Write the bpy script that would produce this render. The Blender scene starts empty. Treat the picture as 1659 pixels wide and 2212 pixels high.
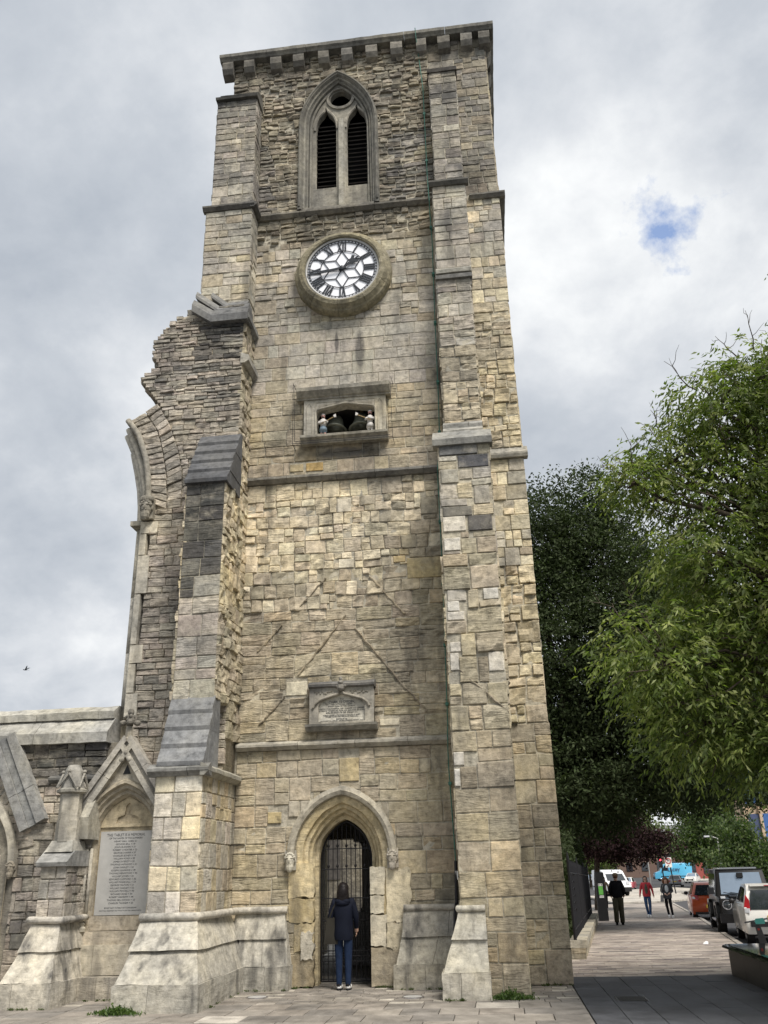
import bpy, bmesh, math, random
import numpy as np
from mathutils import Vector, Matrix, noise
random.seed(7)
R = random.random
def ru(a, b): return a + (b - a) * R()
S = bpy.context.scene
C = S.collection

# ------------------------------------------------------------ camera
def set_camera():
    f_px, pitch, roll, yaw = 1890.0, math.radians(22.4), math.radians(1.45), math.radians(6.5)
    fwd = Vector((-math.sin(yaw) * math.cos(pitch), math.cos(yaw) * math.cos(pitch), math.sin(pitch)))
    right = Vector((math.cos(yaw), math.sin(yaw), 0))
    up = right.cross(fwd)
    c, s = math.cos(roll), math.sin(roll)
    r2 = right * c - up * s
    u2 = up * c + right * s
    cd = bpy.data.cameras.new('camera')
    cam = bpy.data.objects.new('camera', cd)
    C.objects.link(cam)
    m = Matrix((r2, u2, -fwd)).transposed().to_4x4()
    m.translation = Vector((2.4, -16.3, 1.76))
    cam.matrix_world = m
    cd.sensor_fit = 'VERTICAL'
    cd.sensor_height = 36.0
    cd.sensor_width = 27.0
    cd.lens = 36.0 * f_px / 2212.0
    cd.clip_start = 0.05
    cd.clip_end = 3000
    S.camera = cam
set_camera()
CAM = Vector((2.4, -16.3, 1.76))

# ------------------------------------------------------------ world, sun, exposure
SUN_TO = Vector((0.40, -0.56, 1.0)).normalized()
def node(nt, kind, **kw):
    n = nt.nodes.new(kind)
    for k, v in kw.items():
        if k.startswith('in_'):
            key = k[3:]
            n.inputs[int(key) if key.isdigit() else key.replace('_', ' ')].default_value = v
        else:
            setattr(n, k, v)
    return n
def ramp(nt, stops, src=None, interp='LINEAR'):
    r = nt.nodes.new('ShaderNodeValToRGB')
    r.color_ramp.interpolation = interp
    e = r.color_ramp.elements
    while len(e) < len(stops): e.new(0.5)
    for el, (p, c) in zip(e, stops):
        el.position = p
        el.color = (c, c, c, 1) if isinstance(c, (int, float)) else (*c, 1)
    if src: nt.links.new(src, r.inputs[0])
    return r
def math_n(nt, op, a, b=None, clamp=False):
    n = nt.nodes.new('ShaderNodeMath'); n.operation = op; n.use_clamp = clamp
    for i, v in enumerate((a, b)):
        if v is None: continue
        if isinstance(v, (int, float)): n.inputs[i].default_value = v
        else: nt.links.new(v, n.inputs[i])
    return n.outputs[0]
def mix_c(nt, fac, a, b, mode='MIX'):
    n = nt.nodes.new('ShaderNodeMix'); n.data_type = 'RGBA'; n.blend_type = mode
    for sock, v in ((n.inputs[0], fac), (n.inputs[6], a), (n.inputs[7], b)):
        if isinstance(v, (int, float)): sock.default_value = v
        elif isinstance(v, tuple): sock.default_value = (*v, 1)
        else: nt.links.new(v, sock)
    return n.outputs[2]

def set_world():
    w = bpy.data.worlds.new('World'); S.world = w; w.use_nodes = True
    nt = w.node_tree; nt.nodes.clear()
    L = nt.links.new
    sky = node(nt, 'ShaderNodeTexSky', sky_type='NISHITA', sun_disc=False)
    sky.sun_elevation = math.asin(SUN_TO.z)
    sky.sun_rotation = math.atan2(SUN_TO.x, SUN_TO.y)
    tc = node(nt, 'ShaderNodeTexCoord')
    sep = node(nt, 'ShaderNodeSeparateXYZ'); L(tc.outputs['Generated'], sep.inputs[0])
    den = math_n(nt, 'ADD', math_n(nt, 'MAXIMUM', sep.outputs[2], 0.0), 0.55)
    px = math_n(nt, 'DIVIDE', sep.outputs[0], den)
    py = math_n(nt, 'DIVIDE', sep.outputs[1], den)
    comb = node(nt, 'ShaderNodeCombineXYZ'); L(px, comb.inputs[0]); L(py, comb.inputs[1]); comb.inputs[2].default_value = 3.7
    big = node(nt, 'ShaderNodeTexNoise', in_Scale=2.0, in_Detail=7.0, in_Roughness=0.5, in_Distortion=0.1); L(comb.outputs[0], big.inputs['Vector'])
    fine = node(nt, 'ShaderNodeTexNoise', in_Scale=5.2, in_Detail=10.0, in_Roughness=0.58, in_Distortion=0.12); L(comb.outputs[0], fine.inputs['Vector'])
    mixv = math_n(nt, 'ADD', math_n(nt, 'MULTIPLY', big.outputs[0], 0.5), math_n(nt, 'MULTIPLY', fine.outputs[0], 0.5))
    cl = ramp(nt, [(0.30, (2.35, 2.62, 3.02)), (0.44, (3.35, 3.58, 3.9)), (0.52, (4.25, 4.42, 4.65)), (0.61, (5.6, 5.7, 5.75))], mixv)
    # one real gap in the cloud deck
    gap = node(nt, 'ShaderNodeVectorMath', operation='DISTANCE'); L(tc.outputs['Generated'], gap.inputs[0])
    gap.inputs[1].default_value = GAPDIR
    gn = node(nt, 'ShaderNodeTexNoise', in_Scale=17.0, in_Detail=7.0, in_Roughness=0.62); L(tc.outputs['Generated'], gn.inputs['Vector'])
    g2 = math_n(nt, 'ADD', gap.outputs['Value'], math_n(nt, 'MULTIPLY', math_n(nt, 'SUBTRACT', gn.outputs[0], 0.5), 0.22))
    gf = ramp(nt, [(0.0, 0.85), (0.018, 0.5), (0.045, 0.0)], g2)
    bluesky = mix_c(nt, 0.5, sky.outputs[0], (1.1, 2.1, 4.6))
    col = mix_c(nt, gf.outputs[0], cl.outputs[0], bluesky)
    bg = node(nt, 'ShaderNodeBackground', in_Strength=0.1); L(col, bg.inputs[0])
    out = node(nt, 'ShaderNodeOutputWorld'); L(bg.outputs[0], out.inputs[0])
GAPDIR = (0.212, 0.763, 0.611)
set_world()
def set_sun():
    l = bpy.data.lights.new('sun', 'SUN'); l.energy = 2.8; l.angle = math.radians(24); l.color = (1, .935, .86)
    o = bpy.data.objects.new('sun', l); C.objects.link(o)
    o.rotation_euler = SUN_TO.to_track_quat('Z', 'Y').to_euler()
    o.location = (20, -20, 40)
set_sun()
S.view_settings.view_transform = 'Standard'
S.view_settings.look = 'None'
S.view_settings.exposure = 0.82
S.view_settings.gamma = 1.0
S.render.engine = 'CYCLES'

# ------------------------------------------------------------ materials
MATS = {}
def new_mat(name):
    m = bpy.data.materials.new(name); m.use_nodes = True
    nt = m.node_tree; b = nt.nodes['Principled BSDF']
    MATS[name] = m
    return m, nt, b
def simple(name, col, rough=0.6, metal=0.0, var=0.12, scale=6.0, spec=0.4, coat=0.0):
    m, nt, b = new_mat(name)
    geo = node(nt, 'ShaderNodeNewGeometry')
    n = node(nt, 'ShaderNodeTexNoise', in_Scale=scale, in_Detail=5.0); nt.links.new(geo.outputs['Position'], n.inputs['Vector'])
    r = ramp(nt, [(0.3, tuple(c * (1 - var) for c in col)), (0.7, tuple(min(1, c * (1 + var)) for c in col))], n.outputs[0])
    nt.links.new(r.outputs[0], b.inputs['Base Color'])
    b.inputs['Roughness'].default_value = rough
    b.inputs['Metallic'].default_value = metal
    b.inputs['Specular IOR Level'].default_value = spec
    b.inputs['Coat Weight'].default_value = coat
    b.inputs['Coat Roughness'].default_value = 0.06
    return m
def stone_material(name, soot=0.5, bumpd=0.03, lo=.53, run=(2.3, .5)):
    """weathered limestone: colour per stone from the Col attribute (alpha = how bedded and eroded the stone is)"""
    m, nt, b = new_mat(name); L = nt.links.new
    geo = node(nt, 'ShaderNodeNewGeometry'); pos = geo.outputs['Position']
    at = node(nt, 'ShaderNodeAttribute', attribute_name='Col')
    def mapped(sx, sy, sz):
        mp = node(nt, 'ShaderNodeMapping'); mp.inputs['Scale'].default_value = (sx, sy, sz); L(pos, mp.inputs[0]); return mp.outputs[0]
    big = node(nt, 'ShaderNodeTexNoise', in_Scale=.8, in_Detail=8.0, in_Roughness=0.62); L(pos, big.inputs['Vector'])
    med = node(nt, 'ShaderNodeTexNoise', in_Scale=9.0, in_Detail=7.0, in_Roughness=0.68); L(pos, med.inputs['Vector'])
    fine = node(nt, 'ShaderNodeTexNoise', in_Scale=55.0, in_Detail=4.0, in_Roughness=0.7); L(pos, fine.inputs['Vector'])
    strata = node(nt, 'ShaderNodeTexNoise', in_Scale=1.0, in_Detail=6.0, in_Roughness=0.66, in_Distortion=1.3); L(mapped(2.4, 2.4, 15.0), strata.inputs['Vector'])
    streak = node(nt, 'ShaderNodeTexNoise', in_Scale=1.0, in_Detail=6.0, in_Roughness=0.6); L(mapped(run[0], run[0], run[1]), streak.inputs['Vector'])
    v1 = ramp(nt, [(0.27, 0.42), (0.43, 0.86), (0.55, 1.08), (0.74, 1.42)], med.outputs[0])
    c = mix_c(nt, 1.0, at.outputs['Color'], v1.outputs[0], 'MULTIPLY')
    v2 = ramp(nt, [(0.30, (0.48, 0.50, 0.53)), (0.44, (0.84, 0.85, 0.87)), (0.58, (1.05, 1.04, 1.0)), (0.75, (1.2, 1.15, 1.0))], big.outputs[0])
    c = mix_c(nt, 1.0, c, v2.outputs[0], 'MULTIPLY')
    # bedding lines take dirt
    bed = ramp(nt, [(0.32, 0.32), (0.44, 0.95), (0.62, 1.18)], strata.outputs[0])
    bedf = math_n(nt, 'MULTIPLY', at.outputs['Alpha'], 0.85)
    c = mix_c(nt, bedf, c, mix_c(nt, 1.0, c, bed.outputs[0], 'MULTIPLY'))
    # lime and mortar smears that run over several stones
    sm = node(nt, 'ShaderNodeTexNoise', in_Scale=1.9, in_Detail=9.0, in_Roughness=0.68); L(mapped(1.0, 1.0, 1.5), sm.inputs['Vector'])
    smr = ramp(nt, [(0.50, 0.0), (0.66, 0.5)], sm.outputs[0])
    c = mix_c(nt, math_n(nt, 'MULTIPLY', smr.outputs[0], .75), c, mix_c(nt, 1.0, (.50, .455, .355), v1.outputs[0], 'MULTIPLY')) if name == 'stone' else c
    # soot and lichen runs
    so = ramp(nt, [(lo, 0.0), (lo + .15, 1.0)], streak.outputs[0])
    so2 = math_n(nt, 'MULTIPLY', math_n(nt, 'MULTIPLY', so.outputs[0], med.outputs[0]), soot * 1.5)
    c = mix_c(nt, so2, c, (0.055, 0.054, 0.052))
    sp = node(nt, 'ShaderNodeSeparateXYZ'); L(pos, sp.inputs[0])
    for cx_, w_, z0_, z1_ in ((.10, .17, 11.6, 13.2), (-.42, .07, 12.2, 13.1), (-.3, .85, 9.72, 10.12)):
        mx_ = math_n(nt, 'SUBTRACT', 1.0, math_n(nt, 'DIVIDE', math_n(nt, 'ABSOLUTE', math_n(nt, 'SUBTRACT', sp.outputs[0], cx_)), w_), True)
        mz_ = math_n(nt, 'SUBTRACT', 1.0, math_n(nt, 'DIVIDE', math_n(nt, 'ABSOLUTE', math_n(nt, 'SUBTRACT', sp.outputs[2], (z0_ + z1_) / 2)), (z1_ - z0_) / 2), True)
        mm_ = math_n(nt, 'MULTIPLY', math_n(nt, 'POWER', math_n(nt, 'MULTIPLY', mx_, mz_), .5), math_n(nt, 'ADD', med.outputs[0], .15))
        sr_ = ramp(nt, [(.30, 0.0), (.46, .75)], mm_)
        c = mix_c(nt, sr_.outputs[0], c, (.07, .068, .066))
    pits = ramp(nt, [(0.33, 0.45), (0.43, 1.0)], fine.outputs[0])
    c = mix_c(nt, 0.45, c, mix_c(nt, 1.0, c, pits.outputs[0], 'MULTIPLY'))
    L(c, b.inputs['Base Color'])
    b.inputs['Roughness'].default_value = 0.92
    b.inputs['Specular IOR Level'].default_value = 0.2
    h = math_n(nt, 'MULTIPLY', math_n(nt, 'MULTIPLY', strata.outputs[0], at.outputs['Alpha']), 1.6)
    h = math_n(nt, 'ADD', h, math_n(nt, 'MULTIPLY', med.outputs[0], 0.55))
    h = math_n(nt, 'ADD', h, math_n(nt, 'MULTIPLY', fine.outputs[0], 0.14))
    bp = node(nt, 'ShaderNodeBump', in_Strength=0.85, in_Distance=bumpd); L(h, bp.inputs['Height']); L(bp.outputs[0], b.inputs['Normal'])
    return m
stone_material('stone', 0.75, 0.045)
stone_material('stone_dressed', 0.65, 0.014)
def paving_material(name):
    m, nt, b = new_mat(name); L = nt.links.new
    geo = node(nt, 'ShaderNodeNewGeometry'); pos = geo.outputs['Position']
    at = node(nt, 'ShaderNodeAttribute', attribute_name='Col')
    med = node(nt, 'ShaderNodeTexNoise', in_Scale=3.5, in_Detail=8.0, in_Roughness=0.7); L(pos, med.inputs['Vector'])
    fine = node(nt, 'ShaderNodeTexNoise', in_Scale=60.0, in_Detail=4.0, in_Roughness=0.7); L(pos, fine.inputs['Vector'])
    v1 = ramp(nt, [(0.3, 0.6), (0.48, 0.98), (0.68, 1.3)], med.outputs[0])
    c = mix_c(nt, 1.0, at.outputs['Color'], v1.outputs[0], 'MULTIPLY')
    wide = node(nt, 'ShaderNodeTexNoise', in_Scale=.9, in_Detail=7.0, in_Roughness=0.65); L(pos, wide.inputs['Vector'])
    v3 = ramp(nt, [(0.32, 0.66), (0.5, 1.0), (0.66, 1.22)], wide.outputs[0])
    c = mix_c(nt, 1.0, c, v3.outputs[0], 'MULTIPLY')
    v2 = ramp(nt, [(0.3, 0.8), (0.7, 1.15)], fine.outputs[0])
    c = mix_c(nt, 1.0, c, v2.outputs[0], 'MULTIPLY')
    gum = node(nt, 'ShaderNodeTexVoronoi', in_Scale=5.5); L(pos, gum.inputs['Vector'])
    gr = ramp(nt, [(0.03, 0.55), (0.05, 1.0)], gum.outputs['Distance'])
    c = mix_c(nt, 0.7, c, mix_c(nt, 1.0, c, gr.outputs[0], 'MULTIPLY'))
    L(c, b.inputs['Base Color'])
    rr = ramp(nt, [(0.3, 0.55), (0.7, 0.85)], med.outputs[0]); L(rr.outputs[0], b.inputs['Roughness'])
    b.inputs['Specular IOR Level'].default_value = 0.35
    bp = node(nt, 'ShaderNodeBump', in_Strength=0.4, in_Distance=0.01); L(fine.outputs[0], bp.inputs['Height']); L(bp.outputs[0], b.inputs['Normal'])
    return m
paving_material('paving')
def leaf_material(name, trans=0.3, rough=0.5):
    m, nt, b = new_mat(name); L = nt.links.new
    at = node(nt, 'ShaderNodeAttribute', attribute_name='Col')
    L(at.outputs['Color'], b.inputs['Base Color'])
    b.inputs['Roughness'].default_value = rough
    b.inputs['Specular IOR Level'].default_value = 0.35 if rough < .6 else .1
    tr = node(nt, 'ShaderNodeBsdfTranslucent')
    tc = mix_c(nt, 1.0, at.outputs['Color'], (1.2, 1.5, 0.5), 'MULTIPLY'); L(tc, tr.inputs[0])
    ms = node(nt, 'ShaderNodeMixShader'); ms.inputs[0].default_value = trans
    L(b.outputs[0], ms.inputs[1]); L(tr.outputs[0], ms.inputs[2])
    L(ms.outputs[0], nt.nodes['Material Output'].inputs[0])
    return m
leaf_material('leaf', 0.38)
leaf_material('leaf_dark', 0.15, 0.8)
simple('bark', (.07, .055, .04), .9, scale=20, var=.4)
simple('iron', (.018, .018, .02), .5, .4)
simple('slate', (.13, .13, .135), .7, scale=9, var=.4)
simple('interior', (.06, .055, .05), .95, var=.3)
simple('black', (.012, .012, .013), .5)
simple('louvre', (.07, .065, .06), .8, var=.3)
simple('dial_white', (.86, .88, .92), .7, var=.02)
simple('dial_black', (.018, .022, .028), .4)
simple('green_copper', (.06, .17, .13), .7, var=.3, scale=15)
simple('bronze', (.16, .165, .13), .5, .3, var=.3)
simple('tablet', (.40, .40, .385), .5, var=.1, scale=5)
simple('letter', (.07, .072, .075), .7)
simple('asphalt', (.055, .055, .058), .9, var=.25, scale=12)
simple('white_paint', (.75, .75, .73), .6)
simple('granite_black', (.012, .013, .014), .04, spec=.5, var=.3, scale=40)
simple('granite_dark', (.022, .0215, .021), .5, var=.25, scale=30)
simple('glass', (.02, .025, .03), .04, spec=.9)
simple('glass_sky', (.30, .37, .45), .05, .6, .05)  # pale blue metallic base puts the sky's reflection into the colour
simple('rubber', (.015, .015, .015), .85)
simple('chrome', (.5, .5, .52), .25, .9)
simple('plate_yellow', (.75, .5, .05), .5)
simple('plate_white', (.75, .75, .72), .5)
simple('tail_red', (.35, .015, .02), .2, spec=.6)
simple('lamp_clear', (.6, .62, .65), .15, spec=.7)
for n, c in dict(car_orange=(.42, .075, .025), car_black=(.008, .008, .009), car_white=(.75, .74, .70), car_silver=(.28, .30, .33), car_red=(.45, .03, .05), van_blue=(.10, .42, .66), van_white=(.72, .73, .74)).items():
    simple(n, c, .3, .15 if 'silver' in n or 'orange' in n else 0, .03, coat=.25 if 'black' in n else .8)
simple('skin', (.62, .40, .30), .6, var=.05)
simple('hair_black', (.012, .010, .010), .45, scale=60, var=.5, spec=.12)
simple('hair_brown', (.16, .07, .03), .6, scale=60, var=.5)
simple('navy', (.006, .008, .016), .75, var=.2, spec=.12)
simple('denim', (.012, .022, .05), .85, var=.25, scale=25, spec=.12)
simple('denim_mid', (.045, .09, .19), .85, var=.25, scale=25, spec=.12)
simple('khaki', (.085, .08, .055), .85, var=.2, spec=.12)
simple('red_jacket', (.50, .055, .07), .7, var=.12, spec=.12)
simple('olive', (.10, .10, .08), .85, spec=.12)
simple('grey_knit', (.075, .078, .085), .95, scale=80, var=.4, spec=.12)
simple('pale_top', (.62, .66, .68), .8)
simple('black_cloth', (.012, .012, .014), .85, spec=.12)
simple('white_shoe', (.78, .78, .77), .55, var=.05)
simple('bag_olive', (.028, .026, .021), .8, var=.2, spec=.12)
simple('cap', (.25, .19, .13), .85, spec=.12)
simple('teal', (.10, .42, .36), .5)
simple('scooter_grey', (.10, .10, .10), .5)
simple('scooter_red', (.65, .08, .06), .5)
simple('panel_green', (.16, .5, .10), .4)
simple('bldg_beige', (.50, .38, .26), .8)
simple('bldg_blue', (.06, .14, .36), .35)
simple('bldg_navy', (.07, .09, .17), .35)
simple('brick_brown', (.15, .10, .08), .85, var=.25, scale=30)
simple('brick_red', (.27, .07, .06), .85, var=.25, scale=30)
simple('statue_white', (.55, .53, .5), .7, var=.15, scale=25)
simple('statue_pink', (.5, .28, .24), .7, var=.2, scale=25)
simple('statue_blue', (.2, .27, .33), .7, var=.2, scale=25)
simple('statue_black', (.03, .03, .03), .7)
simple('wood', (.35, .25, .12), .7)
simple('bird_dark', (.05, .06, .07), .8)
simple('paper', (.75, .75, .74), .8)
def emis(name, col, s):
    m, nt, b = new_mat(name); b.inputs['Base Color'].default_value = (*col, 1); b.inputs['Emission Color'].default_value = (*col, 1); b.inputs['Emission Strength'].default_value = s
emis('signal_red', (.9, .05, .08), 2.0)
emis('lamp_glow', (.95, .85, .7), 1.2)

# ------------------------------------------------------------ object helpers
def tag(o, label=None, cat=None, group=None, kind=None):
    for k, v in (('label', label), ('category', cat), ('group', group), ('kind', kind)):
        if v: o[k] = v
    return o
def thing(name, label, cat, loc=(0, 0, 0), rz=0.0, group=None, world=False):
    o = bpy.data.objects.new(name, None); C.objects.link(o)
    o.location = loc; o.rotation_euler = (0, 0, rz)
    o.empty_display_size = 0.1
    if world: o['_w'] = 1
    return tag(o, label, cat, group)
def attach(o, parent):
    if parent is None: return
    o.parent = parent
    if parent.get('_w'): o.matrix_parent_inverse = Matrix.Translation(-parent.location)
def mesh_from(name, verts, faces, mat, parent=None, col=None, cols=None, smooth=False, mats=None, midx=None):
    me = bpy.data.meshes.new(name)
    me.from_pydata([tuple(v) for v in verts], [], faces)
    return finish(name, me, mat, parent, col, cols, smooth, mats, midx)
def finish(name, me, mat, parent=None, col=None, cols=None, smooth=False, mats=None, midx=None):
    for mm in (mats or [mat]): me.materials.append(MATS[mm])
    if midx is not None: me.polygons.foreach_set('material_index', midx)
    if cols is not None or col is not None:
        a = me.color_attributes.new('Col', 'FLOAT_COLOR', 'POINT')
        n = len(me.vertices)
        arr = np.array(cols, dtype=np.float32) if cols is not None else np.tile(np.array(col, dtype=np.float32), (n, 1))
        a.data.foreach_set('color', arr.ravel())
    if smooth: me.polygons.foreach_set('use_smooth', [True] * len(me.polygons))
    me.update()
    o = bpy.data.objects.new(name, me); C.objects.link(o)
    attach(o, parent)
    return o
class MB:
    """collects shapes into one mesh"""
    def __init__(s): s.v = []; s.f = []
    def add(s, v, f):
        n = len(s.v); s.v += [Vector(p) for p in v]; s.f += [tuple(i + n for i in q) for q in f]; return s
    def box(s, x0, x1, y0, y1, z0, z1):
        return s.add([(x0, y0, z0), (x1, y0, z0), (x1, y1, z0), (x0, y1, z0), (x0, y0, z1), (x1, y0, z1), (x1, y1, z1), (x0, y1, z1)],
                     [(0, 3, 2, 1), (4, 5, 6, 7), (0, 1, 5, 4), (1, 2, 6, 5), (2, 3, 7, 6), (3, 0, 4, 7)])
    def frustum(s, a, b, z0, z1):
        """a, b = (x0,x1,y0,y1) bottom and top"""
        v = [(a[0], a[2], z0), (a[1], a[2], z0), (a[1], a[3], z0), (a[0], a[3], z0), (b[0], b[2], z1), (b[1], b[2], z1), (b[1], b[3], z1), (b[0], b[3], z1)]
        return s.add(v, [(0, 3, 2, 1), (4, 5, 6, 7), (0, 1, 5, 4), (1, 2, 6, 5), (2, 3, 7, 6), (3, 0, 4, 7)])
    def prism(s, prof, axis, a, b):
        """extrude a 2D profile along axis: 'x' prof=(y,z), 'y' prof=(x,z), 'z' prof=(x,y)"""
        def p(q, t): return {'x': (t, q[0], q[1]), 'y': (q[0], t, q[1]), 'z': (q[0], q[1], t)}[axis]
        n = len(prof)
        v = [p(q, a) for q in prof] + [p(q, b) for q in prof]
        f = [tuple(range(n))[::-1], tuple(range(n, 2 * n))] + [(i, (i + 1) % n, n + (i + 1) % n, n + i) for i in range(n)]
        return s.add(v, f)
    def tube(s, pts, rad, n=8, cap=True):
        pts = [Vector(p) for p in pts]; m = len(pts)
        rads = rad if isinstance(rad, (list, tuple)) else [rad] * m
        base = len(s.v); up = None
        for i, p in enumerate(pts):
            d = (pts[min(i + 1, m - 1)] - pts[max(i - 1, 0)]).normalized()
            if up is None: up = d.orthogonal().normalized()
            else:
                up = (up - d * up.dot(d))
                up = up.normalized() if up.length > 1e-6 else d.orthogonal().normalized()
            w = d.cross(up)
            for k in range(n):
                a = 2 * math.pi * k / n
                s.v.append(p + (up * math.cos(a) + w * math.sin(a)) * rads[i])
        for i in range(m - 1):
            for k in range(n):
                a, b = base + i * n + k, base + i * n + (k + 1) % n
                s.f.append((a, b, b + n, a + n))
        if cap:
            s.f.append(tuple(base + k for k in range(n))[::-1]); s.f.append(tuple(base + (m - 1) * n + k for k in range(n)))
        return s
    def lathe(s, prof, n=24, M=None, closed=False):
        """prof = [(r, h)] about local z; M places it"""
        M = M or Matrix.Identity(4); base = len(s.v); m = len(prof)
        for r, h in prof:
            for k in range(n):
                a = 2 * math.pi * k / n
                s.v.append(M @ Vector((r * math.cos(a), r * math.sin(a), h)))
        for i in range(m if closed else m - 1):
            i2 = (i + 1) % m
            for k in range(n):
                s.f.append((base + i * n + k, base + i * n + (k + 1) % n, base + i2 * n + (k + 1) % n, base + i2 * n + k))
        if not closed:
            if prof[0][0] > 1e-5: s.f.append(tuple(base + k for k in range(n))[::-1])
            if prof[-1][0] > 1e-5: s.f.append(tuple(base + (m - 1) * n + k for k in range(n)))
        return s
    def ell(s, c, r, nu=12, nv=8, M=None):
        c = Vector(c); base = len(s.v)
        for j in range(nv + 1):
            t = math.pi * j / nv
            for k in range(nu):
                a = 2 * math.pi * k / nu
                p = Vector((r[0] * math.sin(t) * math.cos(a), r[1] * math.sin(t) * math.sin(a), r[2] * math.cos(t)))
                s.v.append(c + (M @ p if M else p))
        for j in range(nv):
            for k in range(nu):
                s.f.append((base + j * nu + k, base + (j + 1) * nu + k, base + (j + 1) * nu + (k + 1) % nu, base + j * nu + (k + 1) % nu))
        return s
    def loft(s, rings, closed=False):
        n = len(rings[0]); base = len(s.v)
        for r in rings: s.v += [Vector(p) for p in r]
        for i in range(len(rings) - 1):
            for k in range(n if closed else n - 1):
                a, b = base + i * n + k, base + i * n + (k + 1) % n
                s.f.append((a, b, b + n, a + n))
        return s
    def jitter(s, amp, freq=3.0):
        for p in s.v:
            d = noise.noise_vector(p * freq) * amp
            p += d
        return s
    def build(s, name, mat, parent=None, col=None, smooth=False):
        if col is not None and len(col) == 3: col = (*col, 0.35)
        return mesh_from(name, s.v, s.f, mat, parent, col=col, smooth=smooth)
def to_mesh(o):
    bpy.context.view_layer.update()
    dg = bpy.context.evaluated_depsgraph_get()
    me = bpy.data.meshes.new_from_object(o.evaluated_get(dg))
    d = o.data; bpy.data.objects.remove(o)
    if isinstance(d, bpy.types.Curve): bpy.data.curves.remove(d)
    return me
def plate(name, polys, thick, M, mat, parent=None, col=None):
    """flat slab with holes: first polygon outer, the others holes, local xy, extruded along local z"""
    cu = bpy.data.curves.new(name, 'CURVE'); cu.dimensions = '2D'; cu.fill_mode = 'BOTH'; cu.extrude = thick / 2
    for p in polys:
        sp = cu.splines.new('POLY'); sp.points.add(len(p) - 1)
        for q, pt in zip(p, sp.points): pt.co = (q[0], q[1], 0, 1)
        sp.use_cyclic_u = True
    o = bpy.data.objects.new(name, cu); C.objects.link(o)
    me = to_mesh(o); me.transform(M); me.materials.clear()
    if col is not None and len(col) == 3: col = (*col, 0.35)
    return finish(name, me, mat, parent, col=col)
def XZ(y): return Matrix(((1, 0, 0, 0), (0, 0, -1, y), (0, 1, 0, 0), (0, 0, 0, 1)))   # local xy -> world xz, normal towards -y
def text_obj(name, body, size, M, mat, parent=None, align='CENTER', ext=0.002, sx=1.0, line=1.0, font_sp=1.0):
    cu = bpy.data.curves.new(name, 'FONT'); cu.body = body; cu.size = size; cu.align_x = align; cu.align_y = 'TOP'
    cu.extrude = ext; cu.space_line = line; cu.resolution_u = 2; cu.space_character = font_sp
    o = bpy.data.objects.new(name, cu); C.objects.link(o)
    me = to_mesh(o); me.transform(M @ Matrix.Diagonal((sx, 1, 1, 1))); me.materials.clear()
    return finish(name, me, mat, parent)
def pointed(cx, z0, zs, hw, za, n=12, jambs=True):
    """outline of a pointed arch from bottom left over the apex to bottom right"""
    r = za - zs; k = (r * r - hw * hw) / (2 * hw); Rr = hw + k
    pts = [(cx - hw, z0)] if jambs else []
    a1 = math.atan2(r, k)
    arc = [(k - Rr * math.cos(a1 * i / n), Rr * math.sin(a1 * i / n)) for i in range(n + 1)]
    pts += [(cx + x, zs + z) for x, z in arc]
    pts += [(cx - x, zs + z) for x, z in arc[-2::-1]]
    if jambs: pts += [(cx + hw, z0)]
    return pts
def arch_loft(levels, n=12, jambs=True):
    """levels = [(cx,z0,zs,hw,za,y)] lofted in order"""
    mb = MB()
    mb.loft([[(x, l[5], z) for x, z in pointed(*l[:5], n=n, jambs=jambs)] for l in levels])
    return mb
# ------------------------------------------------------------ masonry
PAL = dict(
    ashlar=[(.36, .33, .265), (.42, .385, .31), (.30, .285, .24), (.46, .43, .35), (.33, .30, .23)],
    cream=[(.66, .57, .38), (.60, .51, .34), (.52, .45, .30), (.70, .62, .46), (.47, .41, .30)],
    tan=[(.37, .305, .185), (.43, .355, .22), (.34, .295, .21), (.31, .28, .215), (.47, .385, .225), (.40, .35, .25)],
    layer=[(.36, .31, .215), (.40, .35, .25), (.33, .29, .21), (.43, .38, .27), (.30, .27, .2)],
    dark=[(.06, .06, .06), (.085, .082, .078), (.12, .115, .105), (.075, .074, .071), (.20, .185, .155)],
    greydark=[(.16, .15, .13), (.22, .205, .175), (.28, .26, .215), (.12, .115, .105), (.32, .295, .24)],
    rubble=[(.22, .19, .13), (.29, .25, .17), (.35, .305, .215), (.18, .16, .12), (.31, .28, .205)],
    ruin=[(.40, .355, .285), (.36, .32, .255), (.31, .28, .225), (.45, .40, .32), (.25, .23, .19), (.40, .34, .265)],
    pale=[(.62, .57, .46), (.56, .51, .40), (.66, .62, .52)],
    eroded=[(.58, .49, .31), (.50, .42, .26), (.42, .365, .25), (.36, .315, .225), (.63, .56, .40)],
)
def _tone(c, k=1.10, d=.16):
    g = .3 * c[0] + .55 * c[1] + .15 * c[2]
    return tuple(min(.78, (x * (1 - d) + g * d) * k * t) for x, t in zip(c, (1.01, .995, .985)))
PAL = {n: [c if n == 'dark' else _tone(c, 1.15, .13 if n in ('tan', 'cream', 'eroded', 'layer') else .22) for c in p] for n, p in PAL.items()}
STONES = {}      # thing name -> list of (score, verts, faces, colour)
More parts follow.
